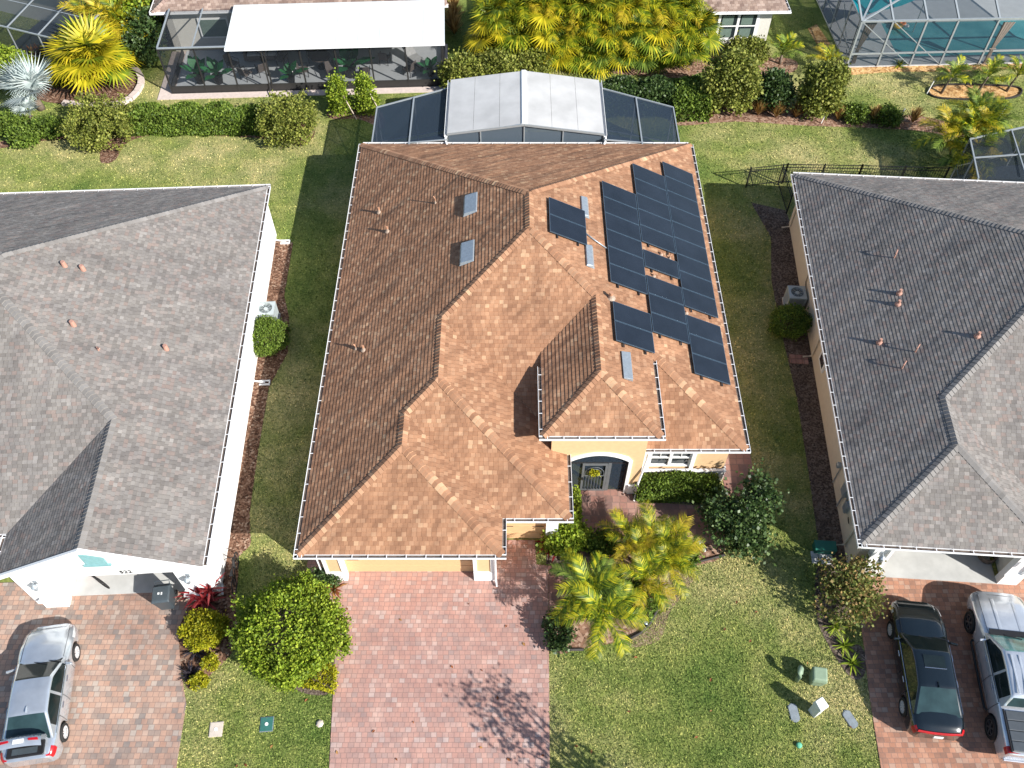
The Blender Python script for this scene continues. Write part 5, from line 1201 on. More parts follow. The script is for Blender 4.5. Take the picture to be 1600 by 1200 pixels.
    for i in range(len(cy) - 1):
        y = (cy[i] + cy[i + 1]) / 2
        for j in range(nn - 1):
            jj = j if j < nn // 2 else nn - 2 - j; k = 'roof'
            if jj == 1 and G_['y0'] + G_['pr'] < y < G_['y1'] - G_['pf'] and not any(abs(y - b_) < 0.045 for b_ in G_['b']): k = 'side_window_r' if j < nn // 2 else 'side_window_l'
            if jj in (4, 5):
                if y > G_['wf']: k = 'windscreen'
                if y < G_['wr']: k = 'rear_window'
            faces[k].append([i * nn + j, i * nn + j + 1, (i + 1) * nn + j + 1, (i + 1) * nn + j])
    for k, fs in faces.items():
        if not fs: continue
        used = sorted({a for f in fs for a in f}); mp = {a: b for b, a in enumerate(used)}
        q = MB(); q.chunk([V[a] for a in used], [[mp[a] for a in f] for f in fs])
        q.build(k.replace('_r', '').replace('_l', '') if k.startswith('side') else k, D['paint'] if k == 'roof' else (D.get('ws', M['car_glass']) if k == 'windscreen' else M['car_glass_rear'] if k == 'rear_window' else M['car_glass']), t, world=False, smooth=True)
    for s_ in (1, -1):
        for w_ in wy: wheel(t, s_ * (W2 - 0.115), w_, wr, 0.22, s_, D['rim'], D['spokes'])
        # mirrors, handles, lamps
        y = G_['y1'] - G_['pf'] - 0.05; w_ = plan(y); z = sm(y, D['shoulder'])
        q = MB(); q.hexa([(s_ * (w_ - 0.08), y, z + 0.02), (s_ * (w_ + 0.2), y - 0.06, z + 0.03), (s_ * (w_ + 0.2), y + 0.03, z + 0.03), (s_ * (w_ - 0.08), y + 0.09, z + 0.02), (s_ * (w_ - 0.04), y, z + 0.13), (s_ * (w_ + 0.2), y - 0.06, z + 0.16), (s_ * (w_ + 0.19), y + 0.02, z + 0.15), (s_ * (w_ - 0.04), y + 0.07, z + 0.12)])
        q.build('mirror', D['paint'], t, world=False, bevel=0.02)
        for y in D['handles']:
            w_ = plan(y); z = sm(y, D['shoulder']) - 0.10; q = MB(); q.bar((s_ * (w_ + 0.012), y - 0.11, z), (s_ * (w_ + 0.012), y + 0.11, z), 0.03, 0.035); q.build('door_handle', M['chrome'], t, world=False, bevel=0.008)
        rows = []
        for k in range(7):
            y = yb - 0.06 - D['hl'] * k / 6; w_ = plan(y); zs = sm(y, D['shoulder']); rows.append([(s_ * (w_ * 0.985), y, zs - 0.12), (s_ * (w_ * 0.955), y, zs - 0.015), (s_ * w_ * (0.80 - 0.02 * k), y + 0.0, zs + (sm(y, D['deck']) - zs) * 0.56 + 0.012)])
        q = MB(); q.grid(rows); q.build('headlight', M['lamp_clear'], t, world=False, smooth=True)
        rows = []
        for k in range(6):
            y = ya + 0.01 + D['tl'] * k / 5; w_ = plan(y) + 0.006; zs = sm(y, D['shoulder']); rows.append([(s_ * w_ * 0.99, y - 0.004, zs - 0.2), (s_ * w_ * 0.985, y - 0.004, zs - 0.05), (s_ * w_ * 0.93, y, zs + 0.008), (s_ * w_ * (0.87 if k else 0.55), y, zs + (sm(y, D['deck']) - zs) * 0.35 + 0.012)])
        q = MB(); q.grid(rows); q.build('tail_light', M['lamp_red'], t, world=False, smooth=True)
        q = MB(); ln_ = [(s_ * (plan(y) * 0.952), y, sm(y, D['shoulder']) - 0.012 + 0.012) for y in np.linspace(G_['y0'] + 0.15, G_['y1'] - 0.1, 12)]
        q.path(ln_, 0.012, 5); q.build('belt_trim', D['trim'], t, world=False)
    return t, plan
silver = dict(L=4.75, W=1.84, back=2.30, sill=0.22, wheels=(-1.40, 1.42), wr=0.325, nose=0.8, nk=0.28, tail=0.7, tk=0.2,
    shoulder=[(-2.35, 0.86), (-2.0, 0.95), (0.8, 0.93), (1.6, 0.84), (2.2, 0.68), (2.45, 0.52)], deck=[(-2.35, 0.88), (-2.05, 1.02), (-1.6, 1.06), (0.9, 1.03), (1.7, 0.92), (2.2, 0.78), (2.45, 0.56)],
    cab=dict(y0=-1.75, y1=1.02, h=0.52, tum=0.27, roof=[(-1.75, 1.0), (-0.95, 1.43), (-0.2, 1.47), (0.22, 1.43), (1.02, 0.96)], pr=0.40, pf=0.22, b=(-0.28,), wf=0.22, wr=-0.98),
    paint=M['car_silver'], rim=M['rim'], spokes=10, handles=(-0.62, 0.30), seams=(-1.0, -0.28, 0.85), hl=0.55, tl=0.30, trim=M['chrome'])
ts, pl = vehicle('parked_car', 'silver grey sedan with its boot lid open, parked on the left driveway', 'car', (-16.43, 9.82, 0.03), 8.5, silver)
q = MB(); q.box(-0.60, 0.60, -2.26, -1.78, 0.98, 1.075); q.build('boot_shade_box', M['plastic_bk'], ts, world=False, bevel=0.03)  # solid black box on the deck, imitates the shaded boot cavity
q = MB(); q.box(-0.42, 0.40, -2.18, -1.98, 1.075, 1.082); q.build('boot_carpet', M['plastic_dk'], ts, world=False)
q = MB(); hg = [(-1.72, 1.10), (-1.66, 1.30), (-1.72, 1.52), (-1.80, 1.62)]; fa = [(-1.82, 1.66), (-1.95, 1.64), (-2.08, 1.56)]
def lidrow(y, z, wd): return [(x * wd, y - 0.03 * abs(x) ** 3, z - 0.05 * x * x) for x in np.linspace(-1, 1, 9)]
q.grid([lidrow(*p, 0.66) for p in hg] + [lidrow(*p, 0.70) for p in fa]); q.grid([lidrow(y + 0.05, z - 0.07, 0.64) for y, z in hg + fa]); lid = q.build('boot_lid', M['car_silver'], ts, world=False, smooth=True)
q = MB(); q.box(-0.17, 0.17, -2.0, -1.86, 1.655, 1.672); q.build('licence_plate', M['plate'], lid, world=False)
for s_ in (-1, 1): q = MB(); q.hexa([(s_ * 0.32, -1.93, 1.64), (s_ * 0.62, -1.95, 1.60), (s_ * 0.60, -1.87, 1.61), (s_ * 0.32, -1.87, 1.65), (s_ * 0.32, -1.93, 1.68), (s_ * 0.62, -1.95, 1.645), (s_ * 0.60, -1.87, 1.655), (s_ * 0.32, -1.87, 1.69)]); q.build('tail_light', M['lamp_red'], lid, world=False)
q = MB(); q.hexa([(-0.03, -0.95, 1.46), (0.03, -0.95, 1.46), (0.02, -0.72, 1.49), (-0.02, -0.72, 1.49), (-0.008, -0.95, 1.54), (0.008, -0.95, 1.54), (0.008, -0.78, 1.52), (-0.008, -0.78, 1.52)]); q.build('antenna', M['car_silver'], ts, world=False)
for s_ in (-1, 1): q = MB(); q.bar((s_ * 0.25, 0.98, 1.0), (s_ * 0.25 + 0.5, 0.82, 1.1), 0.025); q.build('wiper', M['plastic_bk'], ts, world=False)

black = dict(L=4.82, W=1.83, back=2.36, sill=0.22, wheels=(-1.40, 1.40), wr=0.33, nose=0.8, nk=0.28, tail=0.65, tk=0.2,
    shoulder=[(-2.4, 0.82), (-2.0, 0.96), (0.8, 0.94), (1.6, 0.86), (2.2, 0.70), (2.46, 0.52)], deck=[(-2.4, 0.86), (-2.2, 1.02), (-1.7, 1.08), (0.9, 1.04), (1.7, 0.94), (2.2, 0.80), (2.46, 0.56)],
    cab=dict(y0=-1.82, y1=1.05, h=0.52, tum=0.27, roof=[(-1.82, 1.02), (-0.95, 1.42), (-0.2, 1.46), (0.28, 1.42), (1.05, 0.97)], pr=0.42, pf=0.22, b=(-0.25,), wf=0.30, wr=-0.98),
    paint=M['car_black'], rim=M['rim'], spokes=10, handles=(-0.6, 0.32), seams=(-1.0, -0.25, 0.88), hl=0.5, tl=0.18, trim=M['chrome'])
tb, pl = vehicle('parked_car', 'glossy black sedan with a red rear light bar beside the silver pickup', 'car', (14.65, 10.72, 0.03), -5.7, black)
q = MB(); rows = [[(x, -2.375 - 0.0 + 0.085 * abs(x) ** 2.2, z) for x in np.linspace(-0.74, 0.74, 15)] for z in (0.84, 0.93)]; rows.append([(x, -2.33 + 0.085 * abs(x) ** 2.2, 0.955) for x in np.linspace(-0.72, 0.72, 15)])
q.grid([[(x, y - 0.03, z) for x, y, z in r] for r in rows]); q.build('light_bar', M['lamp_red'], tb, world=False, smooth=True)
q = MB(); q.box(-0.36, 0.36, -0.32, 0.12, 1.470, 1.488); q.build('sunroof', M['car_glass'], tb, world=False)
q = MB(); q.bar((-0.37, -0.34, 1.487), (0.37, -0.34, 1.487), 0.02); q.build('sunroof_trim', M['chrome'], tb, world=False)
q = MB(); q.hexa([(-0.03, -1.0, 1.44), (0.03, -1.0, 1.44), (0.02, -0.8, 1.48), (-0.02, -0.8, 1.48), (-0.008, -1.0, 1.52), (0.008, -1.0, 1.52), (0.008, -0.85, 1.51), (-0.008, -0.85, 1.51)]); q.build('antenna', M['car_black'], tb, world=False)
q = MB(); q.box(-0.16, 0.16, -2.46, -2.43, 0.62, 0.76); q.build('licence_plate', M['plate'], tb, world=False)
for s_ in (-1, 1): q = MB(); q.bar((s_ * 0.28, 1.0, 1.0), (s_ * 0.28 + 0.5, 0.86, 1.09), 0.025); q.build('wiper', M['plastic_bk'], tb, world=False)

truck = dict(L=5.85, W=2.02, back=2.92, sill=0.42, wheels=(-1.86, 1.92), wr=0.41, nose=0.7, nk=0.20, tail=0.3, tk=0.03,
    shoulder=[(-2.95, 1.26), (-1.6, 1.30), (1.1, 1.26), (1.8, 1.14), (2.5, 1.02), (2.93, 0.86)], deck=[(-2.95, 1.27), (-1.6, 1.32), (1.1, 1.36), (1.8, 1.28), (2.5, 1.17), (2.93, 0.95)],
    cab=dict(y0=-1.42, y1=1.18, h=0.64, tum=0.24, roof=[(-1.42, 1.4), (-1.22, 1.88), (-0.3, 1.94), (0.35, 1.90), (1.18, 1.30)], pr=0.28, pf=0.26, b=(-0.32,), wf=0.36, wr=-1.24),
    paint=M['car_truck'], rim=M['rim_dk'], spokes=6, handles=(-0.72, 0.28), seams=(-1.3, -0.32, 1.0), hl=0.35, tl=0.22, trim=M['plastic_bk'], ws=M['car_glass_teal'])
tt, pl = vehicle('pickup_truck', 'bright silver pickup with a dark folding bed cover, at the right edge', 'pickup truck', (17.6, 10.44, 0.03), -6.4, truck)
for k in range(4): q = MB(); q.box(-0.84, 0.84, -2.86 + k * 0.335, -2.86 + k * 0.335 + 0.318, 1.32, 1.385); q.build('bed_cover', M['tonneau'], tt, world=False, bevel=0.02)
q = MB(); q.box(-0.90, -0.85, -2.9, -1.5, 1.3, 1.37); q.box(0.85, 0.90, -2.9, -1.5, 1.3, 1.37); q.build('bed_rail', M['plastic_bk'], tt, world=False, bevel=0.01)
for k in range(5): q = MB(); x = -0.52 + k * 0.26; q.box(x - 0.035, x + 0.035, -1.15, 0.2, 1.945, 1.968); q.build('roof_rib', M['car_truck'], tt, world=False, bevel=0.012)
for s_ in (-1, 1):
    q = MB(); q.path([(s_ * 0.98, -1.3, 0.44), (s_ * 1.06, -1.2, 0.42), (s_ * 1.06, 1.15, 0.42), (s_ * 0.98, 1.25, 0.44)], 0.045, 8); q.build('side_step', M['plastic_bk'], tt, world=False, smooth=True)
    q = MB(); q.grid([[(s_ * (0.30 + 0.12 * j), y, sm(y, truck['deck']) + 0.012 - 0.014 * abs(j - 0.5)) for j in (0, 0.5, 1)] for y in np.linspace(1.2, 2.6, 8)]); q.build('bonnet_crease', M['car_truck'], tt, world=False, smooth=True)
q = MB(); q.box(-0.80, 0.80, 1.10, 1.32, 1.37, 1.385); q.build('cowl', M['plastic_bk'], tt, world=False)
for s_ in (-1, 1): q = MB(); q.bar((s_ * 0.3, 1.12, 1.40), (s_ * 0.3 + 0.55, 1.0, 1.45), 0.03); q.build('wiper', M['plastic_bk'], tt, world=False)
q = MB(); q.box(-0.95, 0.95, -3.04, -2.93, 0.55, 0.78); q.build('rear_bumper', M['chrome'], tt, world=False, bevel=0.03)

# ------------------------------------------------------------------ small outdoor things
t = thing('wheelie_bin', (-12.95, 13.35, 0.03), 'dark grey wheelie bin beside the red strap plant at the left garage', 'bin', 8)
q = MB(); q.hexa([(-0.24, -0.28, 0.08), (0.24, -0.28, 0.08), (0.24, 0.28, 0.08), (-0.24, 0.28, 0.08), (-0.31, -0.38, 1.0), (0.31, -0.38, 1.0), (0.31, 0.36, 1.0), (-0.31, 0.36, 1.0)]); q.build('body', M['plastic_dk'], t, world=False, bevel=0.03)
q = MB(); q.hexa([(-0.33, -0.42, 1.0), (0.33, -0.42, 1.0), (0.33, 0.30, 1.0), (-0.33, 0.30, 1.0), (-0.29, -0.34, 1.07), (0.29, -0.34, 1.07), (0.29, 0.22, 1.10), (-0.29, 0.22, 1.10)]); q.build('lid', M['plastic_dk'], t, world=False, bevel=0.025)
q = MB(); q.path([(-0.26, 0.36, 0.98), (-0.26, 0.46, 1.04), (0.26, 0.46, 1.04), (0.26, 0.36, 0.98)], 0.02, 6); q.build('handle', M['plastic_dk'], t, world=False)
for s_ in (-1, 1): q = MB(); q.lathe([(0.12, -0.03), (0.13, 0), (0.12, 0.03)], (s_ * 0.26, 0.33, 0.13), 16, 0, 'x'); q.build('wheel', M['tyre'], t, world=False)
q = MB(); q.box(-0.1, -0.03, -0.1, -0.02, 1.085, 1.092); q.box(0.02, 0.07, -0.12, -0.02, 1.085, 1.092); q.build('label_sticker', M['plate'], t, world=False)
def bicycle(loc, rz, label):
    t = thing('bicycle', loc, label, 'bicycle', rz)
    for y in (-0.52, 0.52):
        q = MB(); q.path([(0, y + 0.33 * math.cos(a), 0.34 + 0.33 * math.sin(a)) for a in np.linspace(0, 2 * math.pi, 25)], 0.022, 6, 0, False)
        for k in range(8): q.bar((0, y, 0.34), (0, y + 0.32 * math.cos(k * 0.785), 0.34 + 0.32 * math.sin(k * 0.785)), 0.005)
        q.build('wheel', M['tyre'], t, world=False)
    q = MB()
    for a, b in (((0, -0.52, 0.34), (0, -0.12, 0.30)), ((0, -0.12, 0.30), (0, -0.22, 0.80)), ((0, -0.52, 0.34), (0, -0.2, 0.74)), ((0, -0.12, 0.30), (0, 0.36, 0.80)), ((0, -0.2, 0.74), (0, 0.36, 0.84)), ((0, 0.52, 0.34), (0, 0.34, 0.95))): q.tube(a, b, 0.018)
    q.build('frame', M['black_metal'], t, world=False)
    q = MB(); q.path([(-0.28, 0.26, 1.0), (-0.12, 0.36, 0.99), (0, 0.34, 0.95), (0.12, 0.36, 0.99), (0.28, 0.26, 1.0)], 0.014, 6); q.build('handlebar', M['black_metal'], t, world=False)
    q = MB(); q.hexa([(-0.08, -0.36, 0.80), (0.08, -0.36, 0.80), (0.03, -0.08, 0.80), (-0.03, -0.08, 0.80), (-0.07, -0.35, 0.86), (0.07, -0.35, 0.86), (0.025, -0.08, 0.85), (-0.025, -0.08, 0.85)]); q.build('saddle', M['plastic_bk'], t, world=False, bevel=0.01)
x_, y_, _ = P(366, 893, 0.5); bicycle((x_, y_, 0.02), 6, 'black bicycle standing against the side wall of the white house')
def ac_unit(loc, rz, label):
    t = thing('air_conditioner', loc, label, 'air conditioner', rz, 'air conditioner units beside the houses')
    q = MB(); q.box(-0.45, 0.45, -0.45, 0.45, 0, 0.08); q.build('pad', M['concrete'], t, world=False)
    q = MB(); q.box(-0.38, 0.38, -0.38, 0.38, 0.08, 0.86); q.build('grille', M['ac_dk'], t, world=False)
    q = MB()
    for k in range(9): z = 0.14 + k * 0.08; q.box(-0.40, 0.40, -0.40, 0.40, z, z + 0.035)
    for sx in (-1, 1):
        for sy in (-1, 1): q.box(sx * 0.36 - 0.05, sx * 0.36 + 0.05, sy * 0.36 - 0.05, sy * 0.36 + 0.05, 0.08, 0.88)
    o = 0.41; n = 24; ring_ = [(0.31 * math.cos(2 * math.pi * k / n), 0.31 * math.sin(2 * math.pi * k / n)) for k in range(n)]
    def sq(x, y): m_ = max(abs(x), abs(y)); return (x / m_ * o, y / m_ * o)
    q.grid([[(*sq(*ring_[k % n]), 0.86) for k in range(n + 1)], [(*sq(*ring_[k % n]), 0.95) for k in range(n + 1)], [(*ring_[k % n], 0.97) for k in range(n + 1)], [(ring_[k % n][0] * 0.97, ring_[k % n][1] * 0.97, 0.87) for k in range(n + 1)]])
    q.build('cabinet', M['ac'], t, world=False)
    q = MB(); q.lathe([(0.30, 0.872), (0.30, 0.878)], n=24); 
    q.build('fan_well', M['ac_dk'], t, world=False)
    q = MB(); q.lathe([(0.11, 0.90), (0.09, 0.94), (0.02, 0.95)], n=16)
    for r_ in (0.17, 0.23, 0.285): q.path([(r_ * math.cos(a), r_ * math.sin(a), 0.945) for a in np.linspace(0, 6.2832, 25)], 0.006, 4, 0, False)
    for k in range(8): a = k * math.pi / 4; q.bar((0.1 * math.cos(a), 0.1 * math.sin(a), 0.94), (0.31 * math.cos(a), 0.31 * math.sin(a), 0.955), 0.01)
    q.build('fan_guard', M['ac'], t, world=False)
ac_unit((-11.42, 27.35, 0.02), 2.8, 'pale air conditioner in the sun by the white house wall'); ac_unit((13.42, 28.35, 0.02), -3.8, 'air conditioner in shade by the cream house wall')
# utility pedestals and covers in the lawns
t = thing('utility_pedestal', (10.62, 9.35, 0), 'tall pale grey utility pedestal standing on the front lawn', 'utility box', 30)
q = MB(); q.hexa([(-0.16, -0.16, 0), (0.16, -0.16, 0), (0.16, 0.16, 0), (-0.16, 0.16, 0), (-0.17, -0.17, 0.92), (0.17, -0.17, 0.92), (0.17, 0.17, 0.92), (-0.17, 0.17, 0.92)]); q.build('post', M['white_box'], t, world=False, bevel=0.02)
q = MB(); q.hexa([(-0.2, -0.2, 0.80), (0.2, -0.2, 0.80), (0.2, 0.2, 0.80), (-0.2, 0.2, 0.80), (-0.18, -0.18, 0.93), (0.18, -0.18, 0.93), (0.16, 0.16, 1.02), (-0.16, 0.16, 1.02)]); q.build('cap', M['white_box'], t, world=False, bevel=0.02)
t = thing('utility_pedestal', (10.88, 10.45, 0), 'broad sage green utility box with a sloped lid on the lawn', 'utility box', -8)
q = MB(); q.hexa([(-0.22, -0.2, 0), (0.22, -0.2, 0), (0.22, 0.2, 0), (-0.22, 0.2, 0), (-0.26, -0.26, 0.55), (0.26, -0.26, 0.55), (0.26, 0.24, 0.62), (-0.26, 0.24, 0.62)]); q.build('body', M['green_box'], t, world=False, bevel=0.05)
q = MB(); q.hexa([(-0.28, -0.28, 0.50), (0.28, -0.28, 0.50), (0.28, 0.26, 0.56), (-0.28, 0.26, 0.56), (-0.24, -0.22, 0.70), (0.24, -0.22, 0.70), (0.24, 0.24, 0.76), (-0.24, 0.24, 0.76)]); q.build('lid', M['green_box'], t, world=False, bevel=0.05)
t = thing('utility_pedestal', (10.2, 10.45, 0), 'slim curved green utility post left of the broad green box', 'utility box', 30)
q = MB(); q.path([(0, 0, 0), (0, 0, 0.45), (0.03, 0.05, 0.62), (0.12, 0.16, 0.70), (0.18, 0.24, 0.66)], [0.09, 0.09, 0.1, 0.11, 0.07], 10); q.build('post', M['green_box'], t, world=False, smooth=True)
def plate(name, u, v, pts, mat, label, rz=0, knob=None):
    x, y, _ = P(u, v); t = thing(name, (x, y, 0), label, 'cover plate', rz)
    q = MB(); q.prism(pts, 0, 0.05); q.build('cover', mat, t, world=False, bevel=0.01)
    if knob: q = MB(); q.lathe([(0.06, 0.05), (0.06, 0.062)], n=14); q.build('lid', knob, t, world=False)
    q = MB(); q.prism([(x_ * 1.1, y_ * 1.1) for x_, y_ in pts], 0, 0.035); q.build('rim', M['plate_grey'] if mat is not M['plate_pale'] else mat, t, world=False)
sq_ = [(-0.21, -0.23), (0.21, -0.23), (0.21, 0.23), (-0.21, 0.23)]; ov = [(0.17 * math.cos(a), 0.30 * math.sin(a)) for a in np.linspace(0, 6.2832, 17)[:-1]]
ov = [(max(-0.15, min(0.15, x * 1.3)), y) for x, y in ov]
plate('meter_cover', 338, 1140, sq_, M['plate_pale'], 'pale square meter cover set in the lawn by the left driveway', 4, M['white'])
plate('meter_cover', 417, 1132, sq_, M['plate_green'], 'teal green square cover set in the lawn between the driveways', 4, M['white'])
plate('meter_cover', 1240, 1114, ov, M['plate_grey'], 'rounded grey cover plate in the lawn left of the pale pedestal', 5)
plate('meter_cover', 1328, 1124, ov, M['plate_grey'], 'rounded grey cover plate in the lawn right of the pale pedestal', 25)
x, y, _ = P(1248, 1165); t = thing('sprinkler_marker', (x, y, 0), 'small mint green round marker low in the front lawn', 'marker'); q = MB(); q.lathe([(0.10, 0), (0.10, 0.08), (0.07, 0.12), (0.02, 0.13)], n=14); q.build('cap', plain('mint_green_plastic', (0.12, 0.42, 0.26), 0.6), t, world=False)
x, y, _ = P(500, 1131); t = thing('stone', (x, y, 0), 'small pale stone beside the brick driveway', 'stone'); q = MB(); q.lathe([(0.12, 0), (0.14, 0.04), (0.08, 0.09), (0.02, 0.1)], n=7); q.build('rock', M['plate_pale'], t, world=False)
for u, v, l in ((1120, 853, 'small round garden light nearest the dark leaved tree'), (1098, 864, 'small round garden light beside the edging under the tree'), (1090, 852, 'small round garden light closest to the palm fronds'), (1008, 977, 'small round garden light at the curved black edging')):
    x, y, _ = P(u, v); t = thing('garden_light', (x, y, 0), l, 'garden light', 0, 'garden lights in the front bed')
    q = MB(); q.tube((0, 0, 0), (0, 0, 0.22), 0.02); q.build('stake', M['plastic_bk'], t, world=False); q = MB(); q.lathe([(0.03, 0.2), (0.08, 0.24), (0.085, 0.28), (0.05, 0.3)], n=14); q.build('lamp', M['vent'], t, world=False)
x, y, _ = P(866, 1008); t = thing('valve_box', (x + 0.1, y, 0), 'open irrigation valve box with two teal rings at the drive edge', 'valve box', 0)
q = MB(); q.box(-0.22, 0.32, -0.1, 0.14, 0, 0.06); q.build('box', M['plastic_dk'], t, world=False)
for k in (-0.08, 0.16): q = MB(); q.lathe([(0.09, 0.06), (0.09, 0.10), (0.06, 0.10), (0.06, 0.065)], (k, 0.02, 0), 14); q.build('ring', M['plate_green'], t, world=False)
ed = [P(u, v)[:2] for u, v in ((980, 1000), (1000, 990), (1015, 975), (1026, 955), (1032, 930), (1036, 912))]
q = MB(); q.path([(x, y, 0.06) for x, y in ed], 0.055, 7); tag(q.build('bed_edging', M['edging'], None, smooth=True), 'curved black edging between palm bed and front lawn', 'edging')
ed = [P(u, v)[:2] for u, v in ((1060, 890), (1085, 880), (1110, 874), (1132, 868))]
q = MB(); q.path([(x, y, 0.06) for x, y in ed], 0.05, 7); tag(q.build('bed_edging', M['edging'], None, smooth=True), 'grey black edging leading from the palm towards the dark tree', 'edging')
q = MB(); q.path([(x, y, 0.06) for x, y in [P(u, v)[:2] for u, v in ((858, 1016), (885, 1016), (912, 1016))]], 0.05, 7); tag(q.build('bed_edging', M['edging'], None, smooth=True), 'short straight black edging beside the valve box', 'edging')
q = MB(); ins = [P(u, v)[:2] for u, v in ((100, 163), (125, 166), (150, 167), (172, 167), (190, 164), (205, 156), (215, 146), (221, 135), (222, 124), (216, 114), (208, 106))]
for a, b in zip(ins[:-1], ins[1:]): q.bar((*a, 0.09), (*b, 0.09), 0.34, 0.24)
tag(q.build('garden_kerb', M['kerb'], None), 'curved pale pink concrete kerb around the golden fan palm', 'kerb')
q = MB(); ip_ = isl + [isl[0]]
for a, b in zip(ip_[:-1], ip_[1:]): q.bar((*a, 0.05), (*b, 0.05), 0.06, 0.14)
tag(q.build('bed_edging', M['edging'], None), 'dark edging ring around the golden mulch island by the pool', 'edging')
for u, v, l in ((1248, 562, 'red brown splash pavers at the middle downspout of the cream house'), (1284, 872, 'grey splash pavers beside the green crate at the house corner')):
    x, y, _ = P(u, v); t = thing('splash_pavers', (x, y, 0.016), l, 'pavers', -4)
    for a in range(3):
        for b in range(2): q = MB(); q.box(-0.42 + a * 0.28, -0.42 + a * 0.28 + 0.26, -0.26 + b * 0.26, -0.26 + b * 0.26 + 0.24, 0, 0.06); q.build('paver', M['paver_walk'] if u < 1260 else M['concrete'], t, world=False, bevel=0.01)
x, y, _ = P(1288, 856, 0.2); t = thing('crate', (x, y, 0.016), 'dark green crate at the corner of the cream house', 'crate', -4)
q = MB()
q.box(-0.4, 0.4, -0.2, 0.2, 0, 0.04)
for b in ((-0.4, 0.4, -0.2, -0.17), (-0.4, 0.4, 0.17, 0.2), (-0.4, -0.37, -0.17, 0.17), (0.37, 0.4, -0.17, 0.17)): q.box(*b, 0.04, 0.34)
q.build('box', plain('dark_green_plastic', (0.015, 0.11, 0.08), 0.5), t, world=False); q = MB(); q.box(-0.42, 0.42, -0.22, 0.22, 0.34, 0.39); q.build('lid', plain('green_lid_plastic', (0.02, 0.14, 0.10), 0.5), t, world=False, bevel=0.015)
for u, v, l in ((1283, 193, 'white stake in the mulch in front of the tall yellow green shrub'), (1403, 190, 'white stake between the two straw grass clumps'), (1560, 185, 'white stake above the right hand screen roof'), (1448, 147, 'white stake at the tip of the mulch island')):
    x, y, _ = P(u, v); t = thing('stake', (x, y, 0), l, 'stake', 0, 'white garden stakes'); q = MB(); q.bar((0, 0, 0), (0.12, 0.05, 0.85), 0.04); q.build('rod', M['white'], t, world=False)
# things inside the left garage
x, y = -16.9, 14.6
for lx, ly, s_, mm, l in ((-5.4, -18.6, 0.5, 'red', 'red tool box standing on the left garage floor by the doorway'), (-5.35, -17.6, 0.7, 'plastic_bk', 'black storage chest further inside the left garage')):
    a = R(2.8); wx = OL[0] + lx * math.cos(a) - ly * math.sin(a); wy_ = OL[1] + lx * math.sin(a) + ly * math.cos(a)
    t = thing('tool_box', (wx, wy_, 0.055), l, 'tool box', 5); q = MB(); q.box(-s_ / 2, s_ / 2, -0.25, 0.25, 0, s_ * 0.7); q.build('body', M[mm], t, world=False, bevel=0.03)
    q = MB(); q.box(-s_ / 2 - 0.01, s_ / 2 + 0.01, -0.26, 0.26, s_ * 0.7, s_ * 0.78); q.build('lid', M['plastic_bk'] if mm == 'red' else M['plastic_dk'], t, world=False, bevel=0.02); q = MB(); q.path([(-0.12, 0, s_ * 0.78), (-0.12, 0, s_ * 0.78 + 0.08), (0.12, 0, s_ * 0.78 + 0.08), (0.12, 0, s_ * 0.78)], 0.015, 6); q.build('handle', M['chrome'], t, world=False)
a = R(2.8); lx, ly = -5.0, -19.1; bicycle((OL[0] + lx * math.cos(a) - ly * math.sin(a), OL[1] + lx * math.sin(a) + ly * math.cos(a), 0.055), 60, 'black bicycle parked inside the left garage near the red tool box')
t = thing('hose_reel', (18.9, 13.9, 0.06), 'coiled hose on a stand in the shadowed right garage', 'hose', 0)
a = R(-3.8); lx, ly = 5.85, -18.9; t.location = (OR[0] + lx * math.cos(a) - ly * math.sin(a), OR[1] + lx * math.sin(a) + ly * math.cos(a), 0.055)
for k in range(4): q = MB(); q.path([(0.30 * math.cos(b), 0.30 * math.sin(b), 0.06 + k * 0.07) for b in np.linspace(0, 6.2832, 21)], 0.035, 6, 0, False); q.build('coil', M['bark'], t, world=False, smooth=True)
# furniture in the long patio (own axes of the patio)
def in_patio(lx, ly): a = R(2.7); return (-20.0 + lx * math.cos(a) - ly * math.sin(a), 44.98 + lx * math.sin(a) + ly * math.cos(a), 0.07)
def chair(lx, ly, rz, label):
    t = thing('patio_chair', in_patio(lx, ly), label, 'chair', rz, 'patio chairs behind the screen')
    q = MB(); q.box(-0.28, 0.28, -0.28, 0.28, 0.36, 0.44); q.build('seat', M['wicker'], t, world=False, bevel=0.02)
    q = MB(); q.hexa([(-0.28, 0.24, 0.44), (0.28, 0.24, 0.44), (0.28, 0.30, 0.44), (-0.28, 0.30, 0.44), (-0.26, 0.36, 0.95), (0.26, 0.36, 0.95), (0.26, 0.41, 0.95), (-0.26, 0.41, 0.95)]); q.build('backrest', M['wicker'], t, world=False, bevel=0.02)
    for sx in (-1, 1):
        for sy in (-1, 1): q = MB(); q.tube((sx * 0.25, sy * 0.25, 0), (sx * 0.25, sy * 0.25, 0.38), 0.022); q.build('leg', M['black_metal'], t, world=False)
        q = MB(); q.path([(sx * 0.29, -0.26, 0.4), (sx * 0.3, -0.26, 0.62), (sx * 0.3, 0.28, 0.64)], 0.022, 6); q.build('armrest', M['black_metal'], t, world=False)
chair(4.2, 1.2, 150, 'wicker patio chair by the downspout, leftmost group'); chair(5.1, 1.6, -150, 'wicker patio chair just right of the downspout'); chair(7.6, 1.4, 100, 'wicker patio chair in the middle of the long patio'); chair(9.3, 1.0, 20, 'wicker patio chair behind the first staked sapling'); chair(11.3, 1.0, 185, 'wicker patio chair behind the second staked sapling'); chair(12.4, 2.4, 170, 'dark patio chair at the right part near the loungers'); chair(13.9, 1.2, -120, 'wicker patio chair nearest the right end of the patio')
